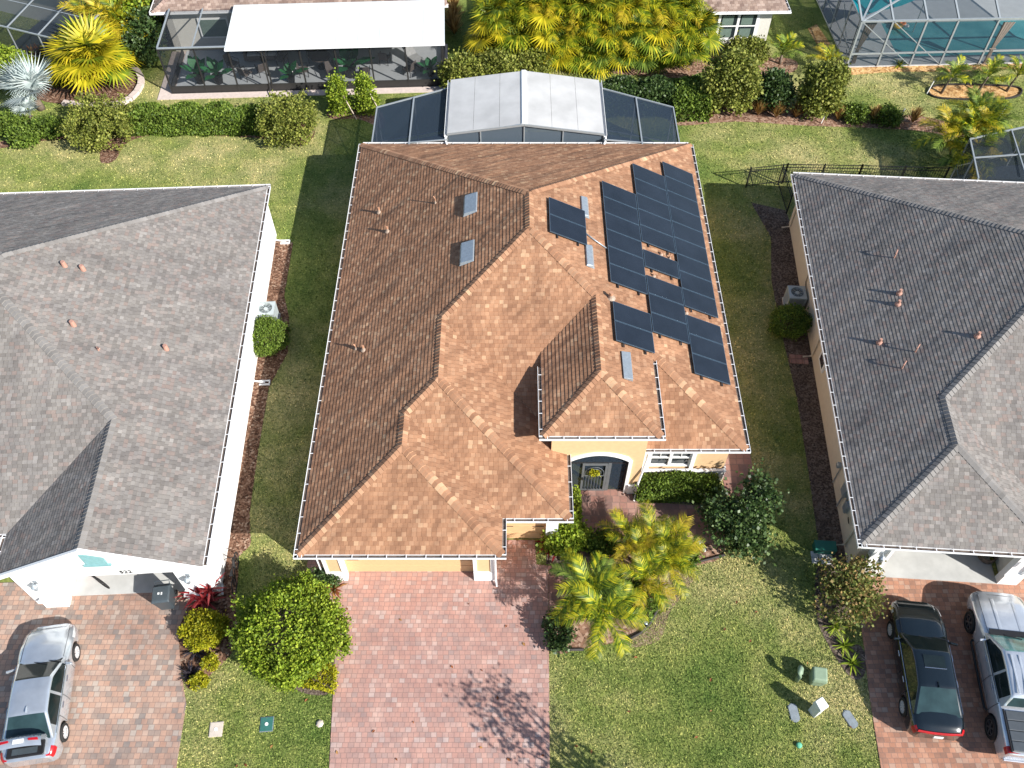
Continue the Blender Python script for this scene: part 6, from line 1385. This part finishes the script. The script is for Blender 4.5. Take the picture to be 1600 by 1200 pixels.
chair(3.3, 2.2, 60, 'wicker patio chair deep in the left part of the patio'); chair(10.4, 2.6, 0, 'wicker patio chair beyond the potted plant behind the right sapling'); chair(8.0, 2.9, 10, 'wicker patio chair behind the round patio table'); chair(6.2, 2.6, -20, 'wicker patio chair behind the cooler box')
t = thing('patio_sofa', in_patio(5.0, 3.2), 'long grey cushioned patio sofa against the house wall', 'sofa', 2.7)
q = MB(); q.box(-1.0, 1.0, -0.38, 0.38, 0.12, 0.42); q.build('base', M['wicker'], t, world=False, bevel=0.03)
for sx in (-0.62, 0.0, 0.62): q = MB(); q.box(sx - 0.3, sx + 0.3, -0.36, 0.28, 0.42, 0.54); q.build('cushion', M['cushion'], t, world=False, bevel=0.04)
q = MB(); q.box(-1.0, 1.0, 0.28, 0.42, 0.42, 0.85); q.build('backrest', M['wicker'], t, world=False, bevel=0.03)
for sx in (-1, 1): q = MB(); q.box(sx * 1.06 - 0.08, sx * 1.06 + 0.08, -0.38, 0.42, 0.12, 0.66); q.build('armrest', M['wicker'], t, world=False, bevel=0.03)
t = thing('patio_table', in_patio(8.6, 2.2), 'round dark patio table in the long screened patio', 'table'); q = MB(); q.lathe([(0.6, 0.70), (0.62, 0.74), (0.5, 0.76)], n=24); q.build('tabletop', M['wicker'], t, world=False); q = MB(); q.lathe([(0.3, 0), (0.3, 0.04), (0.06, 0.08), (0.06, 0.70)], n=14); q.build('pedestal', M['black_metal'], t, world=False)
t = thing('lounger', in_patio(14.3, 2.3), 'pale cushioned lounger at the right end of the patio', 'lounger', 40); q = MB(); q.box(-0.32, 0.32, -0.9, 0.4, 0.30, 0.40); q.hexa([(-0.32, 0.4, 0.30), (0.32, 0.4, 0.30), (0.32, 0.95, 0.75), (-0.32, 0.95, 0.75), (-0.32, 0.4, 0.40), (0.32, 0.4, 0.40), (0.32, 0.92, 0.85), (-0.32, 0.92, 0.85)]); q.build('cushion', M['cushion'], t, world=False, bevel=0.02)
q = MB(); q.box(-0.34, 0.34, -0.92, 0.42, 0.24, 0.30); 
for sx in (-0.3, 0.3):
    for sy in (-0.85, 0.35): q.tube((sx, sy, 0), (sx, sy, 0.26), 0.025)
q.build('frame', M['black_metal'], t, world=False)
t = thing('cooler', in_patio(6.6, 1.3), 'white and blue cooler box on the patio floor', 'cooler', 20); q = MB(); q.box(-0.35, 0.35, -0.22, 0.22, 0, 0.36); q.build('box', M['blue'], t, world=False, bevel=0.03); q = MB(); q.box(-0.37, 0.37, -0.24, 0.24, 0.36, 0.44); q.build('lid', M['white'], t, world=False, bevel=0.03)

# ------------------------------------------------------------------ plants
fronds = [meshdata('frond', feather_frond(1.85, 0.55, 0.62, 26, 0.60, 0.034, 0.42, c_), M[m_]) for c_, m_ in ((0.15, 'lf_palm'), (-0.2, 'lf_palm'), (0.1, 'lf_palm_y'), (-0.1, 'lf_palm'))]
fronds_g = [meshdata('frond', feather_frond(1.7, 0.6, 0.55, 24, 0.56, 0.040, 0.35, c_), M[m_]) for c_, m_ in ((0.15, 'lf_mid'), (-0.2, 'lf_palm'))]
fans = [meshdata('fan_leaf', fan_leaf(0.7, 0.95, 28, 300, 0.25, 0.3, 0.6, 0.5), M[m_]) for m_ in ('lf_fan', 'lf_fan', 'lf_fan_y', 'lf_mid')]
fans_y = [meshdata('fan_leaf', fan_leaf(0.8, 1.05, 30, 300, 0.22, 0.25, 0.6, 0.5), M[m_]) for m_ in ('lf_fan_y', 'lf_fan', 'lf_fan_y')]
fans_s = [meshdata('fan_leaf', fan_leaf(0.85, 1.3, 34, 300, 0.25, 0.15, 0.6, 0.38), M['lf_silver'])]

def blob_shrub(name, label, cat, u, v, zc, r, mat, ncl, per, cr, size, stems=3, group=None, **k):
    x, y, z = P(u, v, zc); base = (x, y, 0)
    return shrub(name, label, cat, base, clumped([((x, y, zc), r)], ncl, per, cr, size, **k), M[mat], stemset(base, (x, y, zc), stems, 0.04, r[0] * 0.4) if stems else None, group)
# front yard, left
x, y, z = P(452, 982, 1.25)
shrub('round_shrub', 'big rounded bright green shrub between the two brick driveways', 'shrub', (x, y, 0), clumped([((x, y, 1.2), (1.85, 1.75, 1.2))], 760, 40, 0.11, 0.10, up=0.8, zmin=-0.5, shell=0.12), M['lf_bright'], stemset((x, y, 0), (x, y, 1.3), 5, 0.06, 0.8))
x, y, z = P(480, 1056, 0.3)
shrub('low_hedge', 'low lime clipped hedge at the foot of the big rounded shrub', 'hedge', (x, y, 0), boxed(x - 0.95, x + 0.95, y - 0.32, y + 0.45, 0.55, 4200, 0.075, -8, (x, y)), M['lf_lime'])
x, y, z = P(319, 982, 0.5)
shrub('round_hedge', 'rounded lime gold hedge below the red strap plant', 'hedge', (x, y, 0), clumped([((x, y, 0.40), (0.78, 0.66, 0.45))], 420, 22, 0.06, 0.08, zmin=-0.4, shell=0.1), M['lf_lime'], None)
x, y, z = P(316, 928, 0.6); straps((x, y, 0.0), 26, 0.75, 0.045, M['lf_red'], 'cordyline', 'dark red cordyline beside the wheelie bin', 'plant', None, (85, 5), ((0, 0, 0.45), (0.3, 0.15, 0.65), (-0.25, 0.1, 0.35), (0.1, -0.2, 0.3)))
for u, v, l in ((303, 1014, 'dark purple black plant at the edge of the left driveway, upper one'), (297, 1052, 'dark purple black plant at the edge of the left driveway, lower one')):
    x, y, z = P(u, v, 0.25); straps((x, y, 0), 46, 0.5, 0.03, M['lf_black'], 'dark_plant', l, 'plant', 'dark plants at the left driveway edge', (85, 5))
for u, v, r, l in ((329, 1036, 0.26, 'small loose lime shrub between mulch and dark plant, upper one'), (311, 1064, 0.27, 'small golden lime shrub at the bottom of the left bed')): blob_shrub('small_shrub', l, 'shrub', u, v, 0.18, (r, r, 0.2), 'lf_lime', 60, 18, 0.05, 0.075, 0, zmin=-0.3)
x, y, z = P(519, 916, 0.3); straps((x, y, 0), 30, 0.55, 0.04, M['lf_bronze'], 'bromeliad', 'orange bronze rosette plant by the left garage column', 'plant', None, (75, 5))
x, y, z = P(500, 902, 0.3); blob_shrub('low_shrub', 'low dark green shrub under the garage eave', 'shrub', 500, 905, 0.3, (0.7, 0.4, 0.35), 'lf_dark', 90, 20, 0.09, 0.09, 0)
blob_shrub('round_shrub', 'tight clipped round shrub against the air conditioner in the sun', 'shrub', 419, 525, 0.65, (0.85, 0.85, 0.72), 'lf_mid', 500, 24, 0.07, 0.07, 3, zmin=-0.7, shell=0.08)
blob_shrub('round_shrub', 'clipped shrub in shade in front of the cream house air conditioner', 'shrub', 1233, 502, 0.6, (0.85, 0.75, 0.65), 'lf_mid', 360, 24, 0.08, 0.075, 3, zmin=-0.7, shell=0.1)
# entry
x, y, z = P(901, 795, 0.4); shrub('clipped_hedge', 'narrow bright green hedge beside the garage return wall', 'hedge', (x, y, 0), boxed(2.15, 2.68, 15.6, 17.9, 0.85, 5200, 0.085), M['lf_bright'])
blob_shrub('leafy_shrub', 'light green leafy shrub beside the side garage door', 'shrub', 884, 836, 0.6, (0.78, 0.85, 0.7), 'lf_bright', 180, 22, 0.13, 0.13, 3)
x, y, z = P(866, 838, 0.4); straps((x, y, 0), 22, 0.6, 0.045, M['lf_red'], 'cordyline', 'crimson cordyline at the white column of the side garage door', 'plant', None, (85, 5), ((0, 0, 0.3), (-0.15, -0.2, 0.15), (0.1, -0.5, 0.15)))
shrub('clipped_hedge', 'dense clipped green hedge under the front window', 'hedge', (6.6, 18.1, 0), boxed(5.15, 8.25, 17.75, 18.55, 0.95, 11000, 0.095), M['lf_mid'])
# dark tree right of the walk
x, y, z = P(1157, 806, 1.1); bl = [((x - 0.2, y - 0.2, 1.15), (1.1, 1.05, 0.85)), ((x + 0.75, y + 0.4, 1.5), (0.7, 0.75, 0.7)), ((x - 0.8, y + 0.2, 1.0), (0.65, 0.7, 0.6)), ((x + 0.4, y - 1.0, 0.9), (0.8, 0.5, 0.6)), ((x + 0.75, y + 1.15, 1.6), (0.4, 0.55, 0.5))]
shrub('dark_tree', 'dark glossy leaved tree at the right end of the front walk', 'tree', (x, y, 0), clumped(bl, 300, 20, 0.20, 0.14, up=0.2, zmin=-0.7, shell=0.3), M['lf_dark'], stemset((x, y, 0), (x, y, 1.4), 4, 0.06, 0.8), stem_name='trunk')
# front palms
x, y, z = P(1001, 892, 0)
palm('areca_palm', 'large yellow green clustering palm in the front bed by the walk', 'palm', (x, y, 0), 1.9, fronds, 66, 0.05, elev=(82, 4), scale=(0.72, 0.98),
     trunks=[((0, 0), (-0.15, 0.0), 1.3), ((0.2, 0.1), (0.85, -0.35), 1.2), ((-0.1, 0.2), (-0.55, 0.65), 1.1), ((0.15, -0.15), (0.35, 0.6), 1.3), ((0, -0.2), (-0.1, -0.9), 1.0), ((0.1, 0.0), (0.9, 0.4), 1.1)])
x, y, z = P(931, 972, 0)
palm('feather_palm', 'glossy palm with drooping fronds beside the driveway', 'palm', (x + 0.1, y, 0), 1.6, fronds_g + [fronds[0]], 32, 0.08, elev=(60, -12), scale=(0.85, 1.05), trunks=[((0, 0), (0.0, -0.35), 1.5), ((-0.1, 0.1), (-0.45, 0.55), 1.6)])
for u, v, z_, r, m_, l in ((873, 985, 0.45, (0.42, 0.75, 0.45), 'lf_dark', 'dark green shrub between driveway edge and the drooping palm'), (958, 925, 0.5, (0.75, 0.7, 0.5), 'lf_mid', 'green undergrowth shrub between the two front palms'), (1000, 935, 0.5, (0.8, 0.7, 0.5), 'lf_mid', 'green undergrowth shrub below the large clustering palm'), (1070, 868, 0.35, (0.45, 0.4, 0.35), 'lf_mid', 'small green shrub at the right foot of the clustering palm'), (940, 850, 0.4, (0.5, 0.5, 0.4), 'lf_mid', 'green shrub at the walk edge behind the clustering palm'), (908, 940, 0.35, (0.5, 0.4, 0.35), 'lf_olive', 'olive shrub at the drive corner under the palm fronds')):
    blob_shrub('undergrowth_shrub', l, 'shrub', u, v, z_, r, m_, 110, 18, 0.11, 0.11, 0)
# right boundary
x, y, z = P(1328, 925, 1.0)
shrub('rusty_shrub', 'sparse green and rust leaved shrub beside the orange driveway', 'shrub', (x, y, 0), clumped([((x - 0.2, y - 0.3, 0.9), (0.95, 0.85, 0.8)), ((x + 0.5, y + 0.6, 1.1), (0.75, 0.6, 0.6)), ((x - 0.5, y + 0.5, 1.2), (0.6, 0.6, 0.6)), ((x + 0.6, y - 0.4, 0.9), (0.6, 0.6, 0.6)), ((x - 0.1, y + 0.1, 1.5), (0.6, 0.6, 0.5))], 330, 14, 0.16, 0.115, up=0.3, zmin=-0.6, shell=0.3), M['lf_rust'], stemset((x, y, 0), (x, y, 1.2), 5, 0.04, 0.7))
for u, v, l in ((1306, 978, 'green strap leaved clump below the rusty shrub, topmost of three'), (1320, 1008, 'green strap leaved clump below the rusty shrub, middle of three'), (1332, 1036, 'green strap leaved clump below the rusty shrub, lowest of three')):
    x, y, z = P(u, v, 0.1); straps((x, y, 0), 34, 0.5, 0.024, M['lf_bright'], 'strap_plant', l, 'plant', 'strap leaved clumps by the right driveway', (80, 10))
# rear left
def cube_shrub(u, v, zc, w_, h, label, mat='lf_olive', seed=0):
    x, y, z = P(u, v, zc); VF = clumped([((x + sx * w_ * 0.25, y + sy * w_ * 0.22, h * zz), (w_ * 0.42, w_ * 0.42, h * 0.34)) for sx in (-1, 1) for sy in (-1, 1) for zz in (0.35, 0.62)], 520, 22, 0.12, 0.12, up=0.5, zmin=-0.6, shell=0.15)
    return shrub('square_shrub', label, 'shrub', (x, y, 0), VF, M[mat], stemset((x, y, 0), (x, y, h * 0.6), 3, 0.04, 0.4))
cube_shrub(156, 192, 1.1, 2.5, 2.2, 'boxy olive green shrub at the left end of the rear hedge'); cube_shrub(449, 188, 1.1, 2.2, 2.3, 'boxy olive green shrub at the right end of the rear hedge')
hx = [(-21.6, -19.3), (-19.25, -17.4), (-17.35, -15.7), (-15.65, -14.0)]
for (a, b), l in zip(hx, ('section of low green hedge next to the left boxy shrub', 'section of low green hedge left of its middle gap', 'section of low green hedge right of its middle gap', 'section of low green hedge next to the right boxy shrub')):
    h_ = random.uniform(1.0, 1.25); shrub('hedge_plant', l, 'hedge', ((a + b) / 2, 41.7, 0), boxed(a, b, 41.2, 42.5, h_, 5200, 0.13, 0, (0, 0), 0.16), M['lf_mid'], None, 'low green hedge in the rear yard')
for u, v, l, sx in ((531, 160, 'staked sapling with bright leaves, left of the pair at the patio', 0.9), (573, 158, 'staked sapling with bright leaves, right of the pair at the patio', 1.0)):
    x, y, z = P(u, v, 0.8)
    shrub('sapling', l, 'tree', (x, y, 0), clumped([((x, y, 0.6), (0.62 * sx, 0.55, 0.6)), ((x - 0.05, y, 1.4), (0.52 * sx, 0.5, 0.6)), ((x, y, 2.1), (0.34, 0.34, 0.45))], 200, 18, 0.13, 0.12, up=0.8), M['lf_bright'], [([(x, y, 0), (x, y, 1.2), (x, y, 2.2)], [0.04, 0.03, 0.015])], 'staked saplings by the patio', 'trunk', stake=((x + 0.9, y - 0.5, 0), (x + 0.15, y - 0.1, 1.7)))
x, y, z = P(62, 175, 0)
palm('silver_palm', 'silvery blue fan palm at the left edge of the rear yard', 'palm', (x, y + 0.3, 0), 0.6, fans_s, 11, 0.2, elev=(80, 15), scale=(1.15, 1.45), part='fan_leaf')
x, y, z = P(48, 195, 0); palm('silver_palm', 'small silvery fan palm offshoot in front of the big silver palm', 'palm', (x, y + 0.4, 0), 0.3, fans_s, 6, 0.12, elev=(75, 20), scale=(0.6, 0.75), part='fan_leaf')
x, y, z = P(158, 140, 0); palm('fan_palm', 'golden yellow fan palm inside the pink kerbed bed', 'palm', (x, y + 0.5, 0), 1.3, fans_y, 40, 0.2, elev=(85, -25), scale=(1.3, 1.75), part='fan_leaf')
x, y, z = P(180, 90, 0); palm('areca_palm', 'orange yellow feathery palm behind the golden fan palm', 'palm', (x, y, 0), 1.8, [fronds[2], fronds[0], fronds[2]], 42, 0.06, elev=(80, 0), scale=(1.1, 1.4), trunks=[((0, 0), (0.2, 0.2), 2.0), ((0.2, 0), (-0.7, 0.4), 1.7), ((0, 0.2), (1.0, 0.4), 1.8)])
blob_shrub('bright_tree', 'bright green leafy tree between two houses at the top left', 'tree', 205, 20, 1.9, (1.5, 1.6, 1.8), 'lf_bright', 300, 22, 0.22, 0.2, 3)
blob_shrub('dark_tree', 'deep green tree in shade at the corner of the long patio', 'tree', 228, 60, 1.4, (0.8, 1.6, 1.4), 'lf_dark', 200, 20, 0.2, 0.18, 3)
blob_shrub('ferny_shrub', 'ferny green shrub at the left edge under the small pool cage', 'shrub', 8, 105, 0.9, (1.5, 1.2, 0.95), 'lf_bright', 220, 22, 0.18, 0.16, 3)
blob_shrub('ferny_shrub', 'low ferny shrub between silver palm and bronze plant', 'shrub', 62, 108, 0.5, (1.1, 0.7, 0.5), 'lf_olive', 140, 20, 0.14, 0.14, 2)
x, y, z = P(50, 86, 0.3); straps((x, y, 0), 34, 0.9, 0.06, M['lf_bronze'], 'bromeliad', 'bronze orange rosette below the small pool cage', 'plant', None, (80, 5), ((0, 0, 0.2), (0.6, 0.1, 0.2)))
for u, v, r, l in ((15, 195, 1.0, 'low green shrub at the far left edge of the rear bed'), (75, 200, 0.9, 'low green shrub right of the small silver palm'), (100, 120, 0.7, 'yellowish low shrub between silver and golden palms'), (35, 215, 0.7, 'low green groundcover shrub at the front of the left rear bed')):
    blob_shrub('low_shrub', l, 'shrub', u, v, 0.45, (r, r * 0.7, 0.5), 'lf_mid' if u != 100 else 'lf_fan', 130, 20, 0.13, 0.12, 0)
x, y, z = P(92, 202, 0.1); t = thing('stone', (x, y, 0), 'pale pink rock beside the boxy shrub in the rear bed', 'stone'); q = MB(); q.lathe([(0.3, 0), (0.34, 0.12), (0.2, 0.3), (0.05, 0.34)], n=8); q.build('rock', M['kerb'], t, world=False)
# rear centre: the tall palm clump
rnd = random.Random(3)
spots = []
for i in range(12): spots.append((-0.9 + i * 1.06 + rnd.uniform(-0.25, 0.25), 48.5 + rnd.uniform(-0.2, 0.2) - i * 0.05, rnd.uniform(1.4, 2.1), i))
for i in range(13): spots.append((-1.0 + i * 0.98 + rnd.uniform(-0.3, 0.3), 48.95 + rnd.uniform(-0.25, 0.2) - i * 0.02, rnd.uniform(2.5, 3.3), 20 + i))
for i in range(12): spots.append((-0.6 + i * 1.0 + rnd.uniform(-0.3, 0.3), 48.3 + rnd.uniform(-0.2, 0.2) - i * 0.05, rnd.uniform(0.4, 0.8), 40 + i))
for x, y, h, i in spots:
    if x > 10.6 and h > 2.6: continue
    ed_ = 'golden' if i in (0, 3, 7, 23, 27) else 'green'
    palm('fan_palm', 'pleated fan palm in the tall mixed clump before the grey house', 'palm', (x, y, 0), h, fans_y if ed_ == 'golden' else fans + [fans[0]], 22, 0.09, 'fan palms in the tall clump', elev=(85, -35), scale=(0.95, 1.4), part='fan_leaf', rnd=rnd)
for i, (x, y, h) in enumerate(((1.5, 48.8, 2.4), (4.6, 48.7, 2.6), (7.6, 48.6, 2.4), (9.9, 48.4, 2.2), (-0.6, 49.2, 3.1), (0.7, 49.1, 3.3), (2.3, 49.1, 3.2), (3.6, 49.0, 3.4), (5.4, 49.0, 3.2), (6.9, 48.9, 3.3), (8.4, 48.9, 3.2), (9.6, 48.8, 3.0), (3.0, 48.2, 1.4), (6.2, 48.1, 1.5))):
    palm('feather_palm', 'feathery palm growing among the fan palms of the tall clump', 'palm', (x, y, 0), h, [fronds[0], fronds[1], fronds[2]], 22, 0.06, 'feather palms in the tall clump', elev=(80, -10), scale=(1.0, 1.35), rnd=rnd)
for u, v, r, l in ((722, 118, (1.3, 1.1, 0.95), 'loose olive shrub at the right end of the long patio'), (775, 110, (1.4, 1.1, 0.95), 'loose olive shrub in the middle before the palm clump'), (830, 98, (1.2, 1.0, 0.85), 'loose olive shrub nearest the left end of the palm clump')):
    blob_shrub('loose_shrub', l, 'shrub', u, v, 0.8, r, 'lf_olive', 260, 22, 0.16, 0.14, 3, group='loose shrubs before the palm clump')
q_ = [(5.2, 7.2), (7.25, 9.2), (9.3, 11.1)]
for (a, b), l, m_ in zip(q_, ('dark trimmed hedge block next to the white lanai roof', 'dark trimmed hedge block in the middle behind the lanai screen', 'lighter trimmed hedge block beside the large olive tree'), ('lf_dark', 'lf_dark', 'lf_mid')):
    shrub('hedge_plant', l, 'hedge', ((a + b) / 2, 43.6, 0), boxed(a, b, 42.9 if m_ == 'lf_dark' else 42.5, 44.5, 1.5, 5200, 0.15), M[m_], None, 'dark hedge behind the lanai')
def tree(u, v, zc, r, mat, label, n=420, extra=()):
    x, y, z = P(u, v, zc); bl = [((x, y, zc), r)] + [((x + a, y + b, zc + c), rr) for a, b, c, rr in extra]
    return shrub('leafy_tree', label, 'tree', (x, y, 0), clumped(bl, n, 24, 0.18, 0.16, up=0.3, zmin=-0.8, shell=0.25), M[mat], stemset((x, y, 0), (x, y, zc), 3, 0.07, r[0] * 0.4), stem_name='trunk')
tree(1140, 130, 1.7, (1.55, 1.3, 1.6), 'lf_olive', 'large olive green tree in front of the triple window', 520, ((0.5, 0.2, 0.7, (0.9, 0.8, 0.9)), (-0.6, 0, -0.5, (0.9, 0.8, 0.9))))
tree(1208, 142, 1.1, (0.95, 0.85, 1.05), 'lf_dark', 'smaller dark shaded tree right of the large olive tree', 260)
tree(1285, 142, 1.6, (1.15, 1.0, 1.5), 'lf_olive', 'tall yellow green bushy tree near the pool cage corner', 420, ((0.3, 0.1, 0.9, (0.7, 0.7, 0.6)),))
blob_shrub('window_shrub', 'dense olive shrub under the triple window', 'shrub', 1165, 82, 0.8, (1.3, 0.8, 0.85), 'lf_olive', 200, 22, 0.15, 0.14, 3)
x, y, z = P(1218, 100, 0); palm('feather_palm', 'small green feather palm at the corner of the grey house', 'palm', (x, y, 0), 0.6, fronds_g, 14, 0.09, elev=(80, 5), scale=(0.7, 0.9))
x, y, z = P(1288, 112, 0); palm('feather_palm', 'yellowing small palm at the pool cage corner', 'palm', (x, y, 0), 0.4, [fronds[2], fronds[0]], 12, 0.07, elev=(80, 10), scale=(0.65, 0.85))
for u, v, l in ((1108, 186, 'low straw grass tuft at the lanai end of the mulch strip'), (1184, 180, 'straw grass clump at the foot of the large olive tree'), (1212, 184, 'straw grass clump in front of the dark shaded tree'), (1243, 184, 'dull brown grass clump left of the tall bushy tree'), (1308, 188, 'straw grass clump right of the tall bushy tree'), (1364, 190, 'straw grass clump standing alone before the lawn'), (1425, 192, 'straw grass clump left of the areca palm')):
    x, y, z = P(u, v, 0); straps((x, y, 0), 120, 1.05 if u > 1120 else 0.5, 0.035, M['lf_straw'], 'straw_grass', l, 'grass clump', 'straw grass clumps along the mulch strip', (88, 62))
x, y, z = P(706, 45, 0); straps((x, y, 0), 110, 1.3, 0.04, M['lf_straw'], 'straw_grass', 'tall brown grass beside the right end of the white patio roof', 'grass clump', None, (88, 55), ((0, 0, 0), (0.1, 0.9, 0), (0, 1.8, 0), (0.2, -0.6, 0)))
for u, v, l in ((1338, 178, 'low green shrub left of the lone straw grass clump'), (1388, 182, 'low dark shrub between two straw grass clumps')): blob_shrub('low_shrub', l, 'shrub', u, v, 0.4, (0.75, 0.6, 0.45), 'lf_mid', 120, 20, 0.12, 0.12, 0)
for u, v, l in ((1470, 146, 'small palm at the left end of the golden mulch island'), (1527, 145, 'small palm in the middle of the golden mulch island'), (1572, 143, 'small leaning palm at the right end of the golden mulch island')):
    x, y, z = P(u, v, 0); palm('feather_palm', l, 'palm', (x, y, 0), 0.9, fronds_g, 15, 0.07, 'small palms in the mulch island', elev=(75, -10), scale=(0.65, 0.85), lean=(0.35, 0.25))
x, y, z = P(1405, 104, 0.0); straps((x, y, 0), 22, 0.55, 0.05, M['lf_fan'], 'agave', 'small spiky plant in the gold mulch before the pool', 'plant', None, (80, 15))
x, y, z = P(1490, 260, 0); palm('areca_palm', 'large golden green areca palm by the black fence', 'palm', (x, y, 0), 1.8, [fronds[0], fronds[2], fronds[1], fronds_g[0]], 90, 0.06, elev=(82, -8), scale=(0.95, 1.2), trunks=[((0, 0), (0, 0.2), 1.9), ((0.2, 0.1), (0.9, 0.5), 1.8), ((-0.1, 0.2), (-0.8, 0.4), 1.5), ((0.1, -0.2), (0.1, -0.9), 1.3), ((0, 0.2), (0.5, 1.0), 2.2)])
# potted plants inside the long patio
def potted(lx, ly, label, s_=1.0):
    x, y, z = in_patio(lx, ly); t = thing('potted_plant', (x, y, z), label, 'potted plant', 0, 'potted plants in the patio')
    q = MB(); q.lathe([(0.16 * s_, 0), (0.22 * s_, 0.36 * s_), (0.24 * s_, 0.38 * s_), (0.2 * s_, 0.34 * s_)], n=16); q.build('pot', M['plastic_bk'], t, world=False)
    V, F = [], []
    for i in range(9):
        a = R(137.5 * i); e = R(75 - i * 6); ln = s_ * random.uniform(0.8, 1.15); rows = []
        for k, ww in enumerate((0.01, 0.02, 0.16, 0.18, 0.10, 0.01)):
            t_ = k / 5; r_ = ln * t_ * math.cos(e); zz = 0.35 * s_ + ln * t_ * math.sin(e) - 0.3 * ln * t_ * t_
            rows.append([(r_ * math.cos(a) - ww * s_ * math.sin(a), r_ * math.sin(a) + ww * s_ * math.cos(a), zz), (r_ * math.cos(a) + ww * s_ * math.sin(a), r_ * math.sin(a) - ww * s_ * math.cos(a), zz)])
        b = len(V)
        for r in rows: V += r
        for k in range(5): F.append([b + 2 * k, b + 2 * k + 1, b + 2 * k + 3, b + 2 * k + 2])
    npmesh('foliage', np.array(V), np.array(F), M['lf_banana'], t)
potted(1.5, 1.0, 'broad leaved potted plant in the left corner of the patio', 1.5); potted(2.6, 0.9, 'broad leaved potted plant second from the left patio corner', 1.4); potted(6.9, 0.8, 'bushy potted plant right of the patio downspout', 1.2); potted(10.4, 1.2, 'broad leaved potted plant behind the right sapling', 1.7); potted(15.2, 1.0, 'potted plant at the right end of the patio', 1.1)
# slender tree just outside the bottom edge, whose shadow falls over the driveway and lawn
x, y = 5.75, 4.75
shrub('slender_tree', 'slender multi stemmed tree in the lawn below the frame', 'tree', (x, y, 0), clumped([((x + 0.25, y - 0.1, 4.3), (1.2, 1.1, 1.3)), ((x - 0.3, y + 0.2, 5.3), (0.7, 0.7, 0.8)), ((x + 0.9, y - 0.3, 3.5), (0.8, 0.8, 0.8)), ((x + 0.2, y + 0.8, 4.9), (0.5, 0.5, 0.8))], 105, 12, 0.16, 0.13, zmin=-0.8, shell=0.45), M['lf_mid'],
      [([(x + dx * 0.1, y, 0), (x + dx * 0.3, y + dx * 0.1, 2.5), (x + dx * 0.8, y + dy, 4.8)], [0.06, 0.045, 0.015]) for dx, dy in ((0.3, 0.1), (1, -0.3), (-0.7, 0.4), (0.1, 0.9), (0.9, 0.5), (-0.2, -0.6), (1.4, 0.1))], stem_name='trunk')
# fallen leaves on lawns and drives
lv = MB()
for i in range(46):
    x = random.uniform(-10, 12); y = random.uniform(7.6, 13.5)
    if -11 < x < -9 and False: continue
    a = random.uniform(0, 6.28); r_ = random.uniform(0.05, 0.10); z = 0.055
    lv.chunk([(x, y, z), (x + r_ * math.cos(a + 0.5), y + r_ * math.sin(a + 0.5), z + 0.02), (x + 1.8 * r_ * math.cos(a), y + 1.8 * r_ * math.sin(a), z), (x + r_ * math.cos(a - 0.5), y + r_ * math.sin(a - 0.5), z + 0.015)], [[0, 1, 2, 3]])
tag(lv.build('fallen_leaves', M['lf_bronze']), 'scattered dry fallen leaves on the front lawns and driveway', 'leaves', kind='stuff')
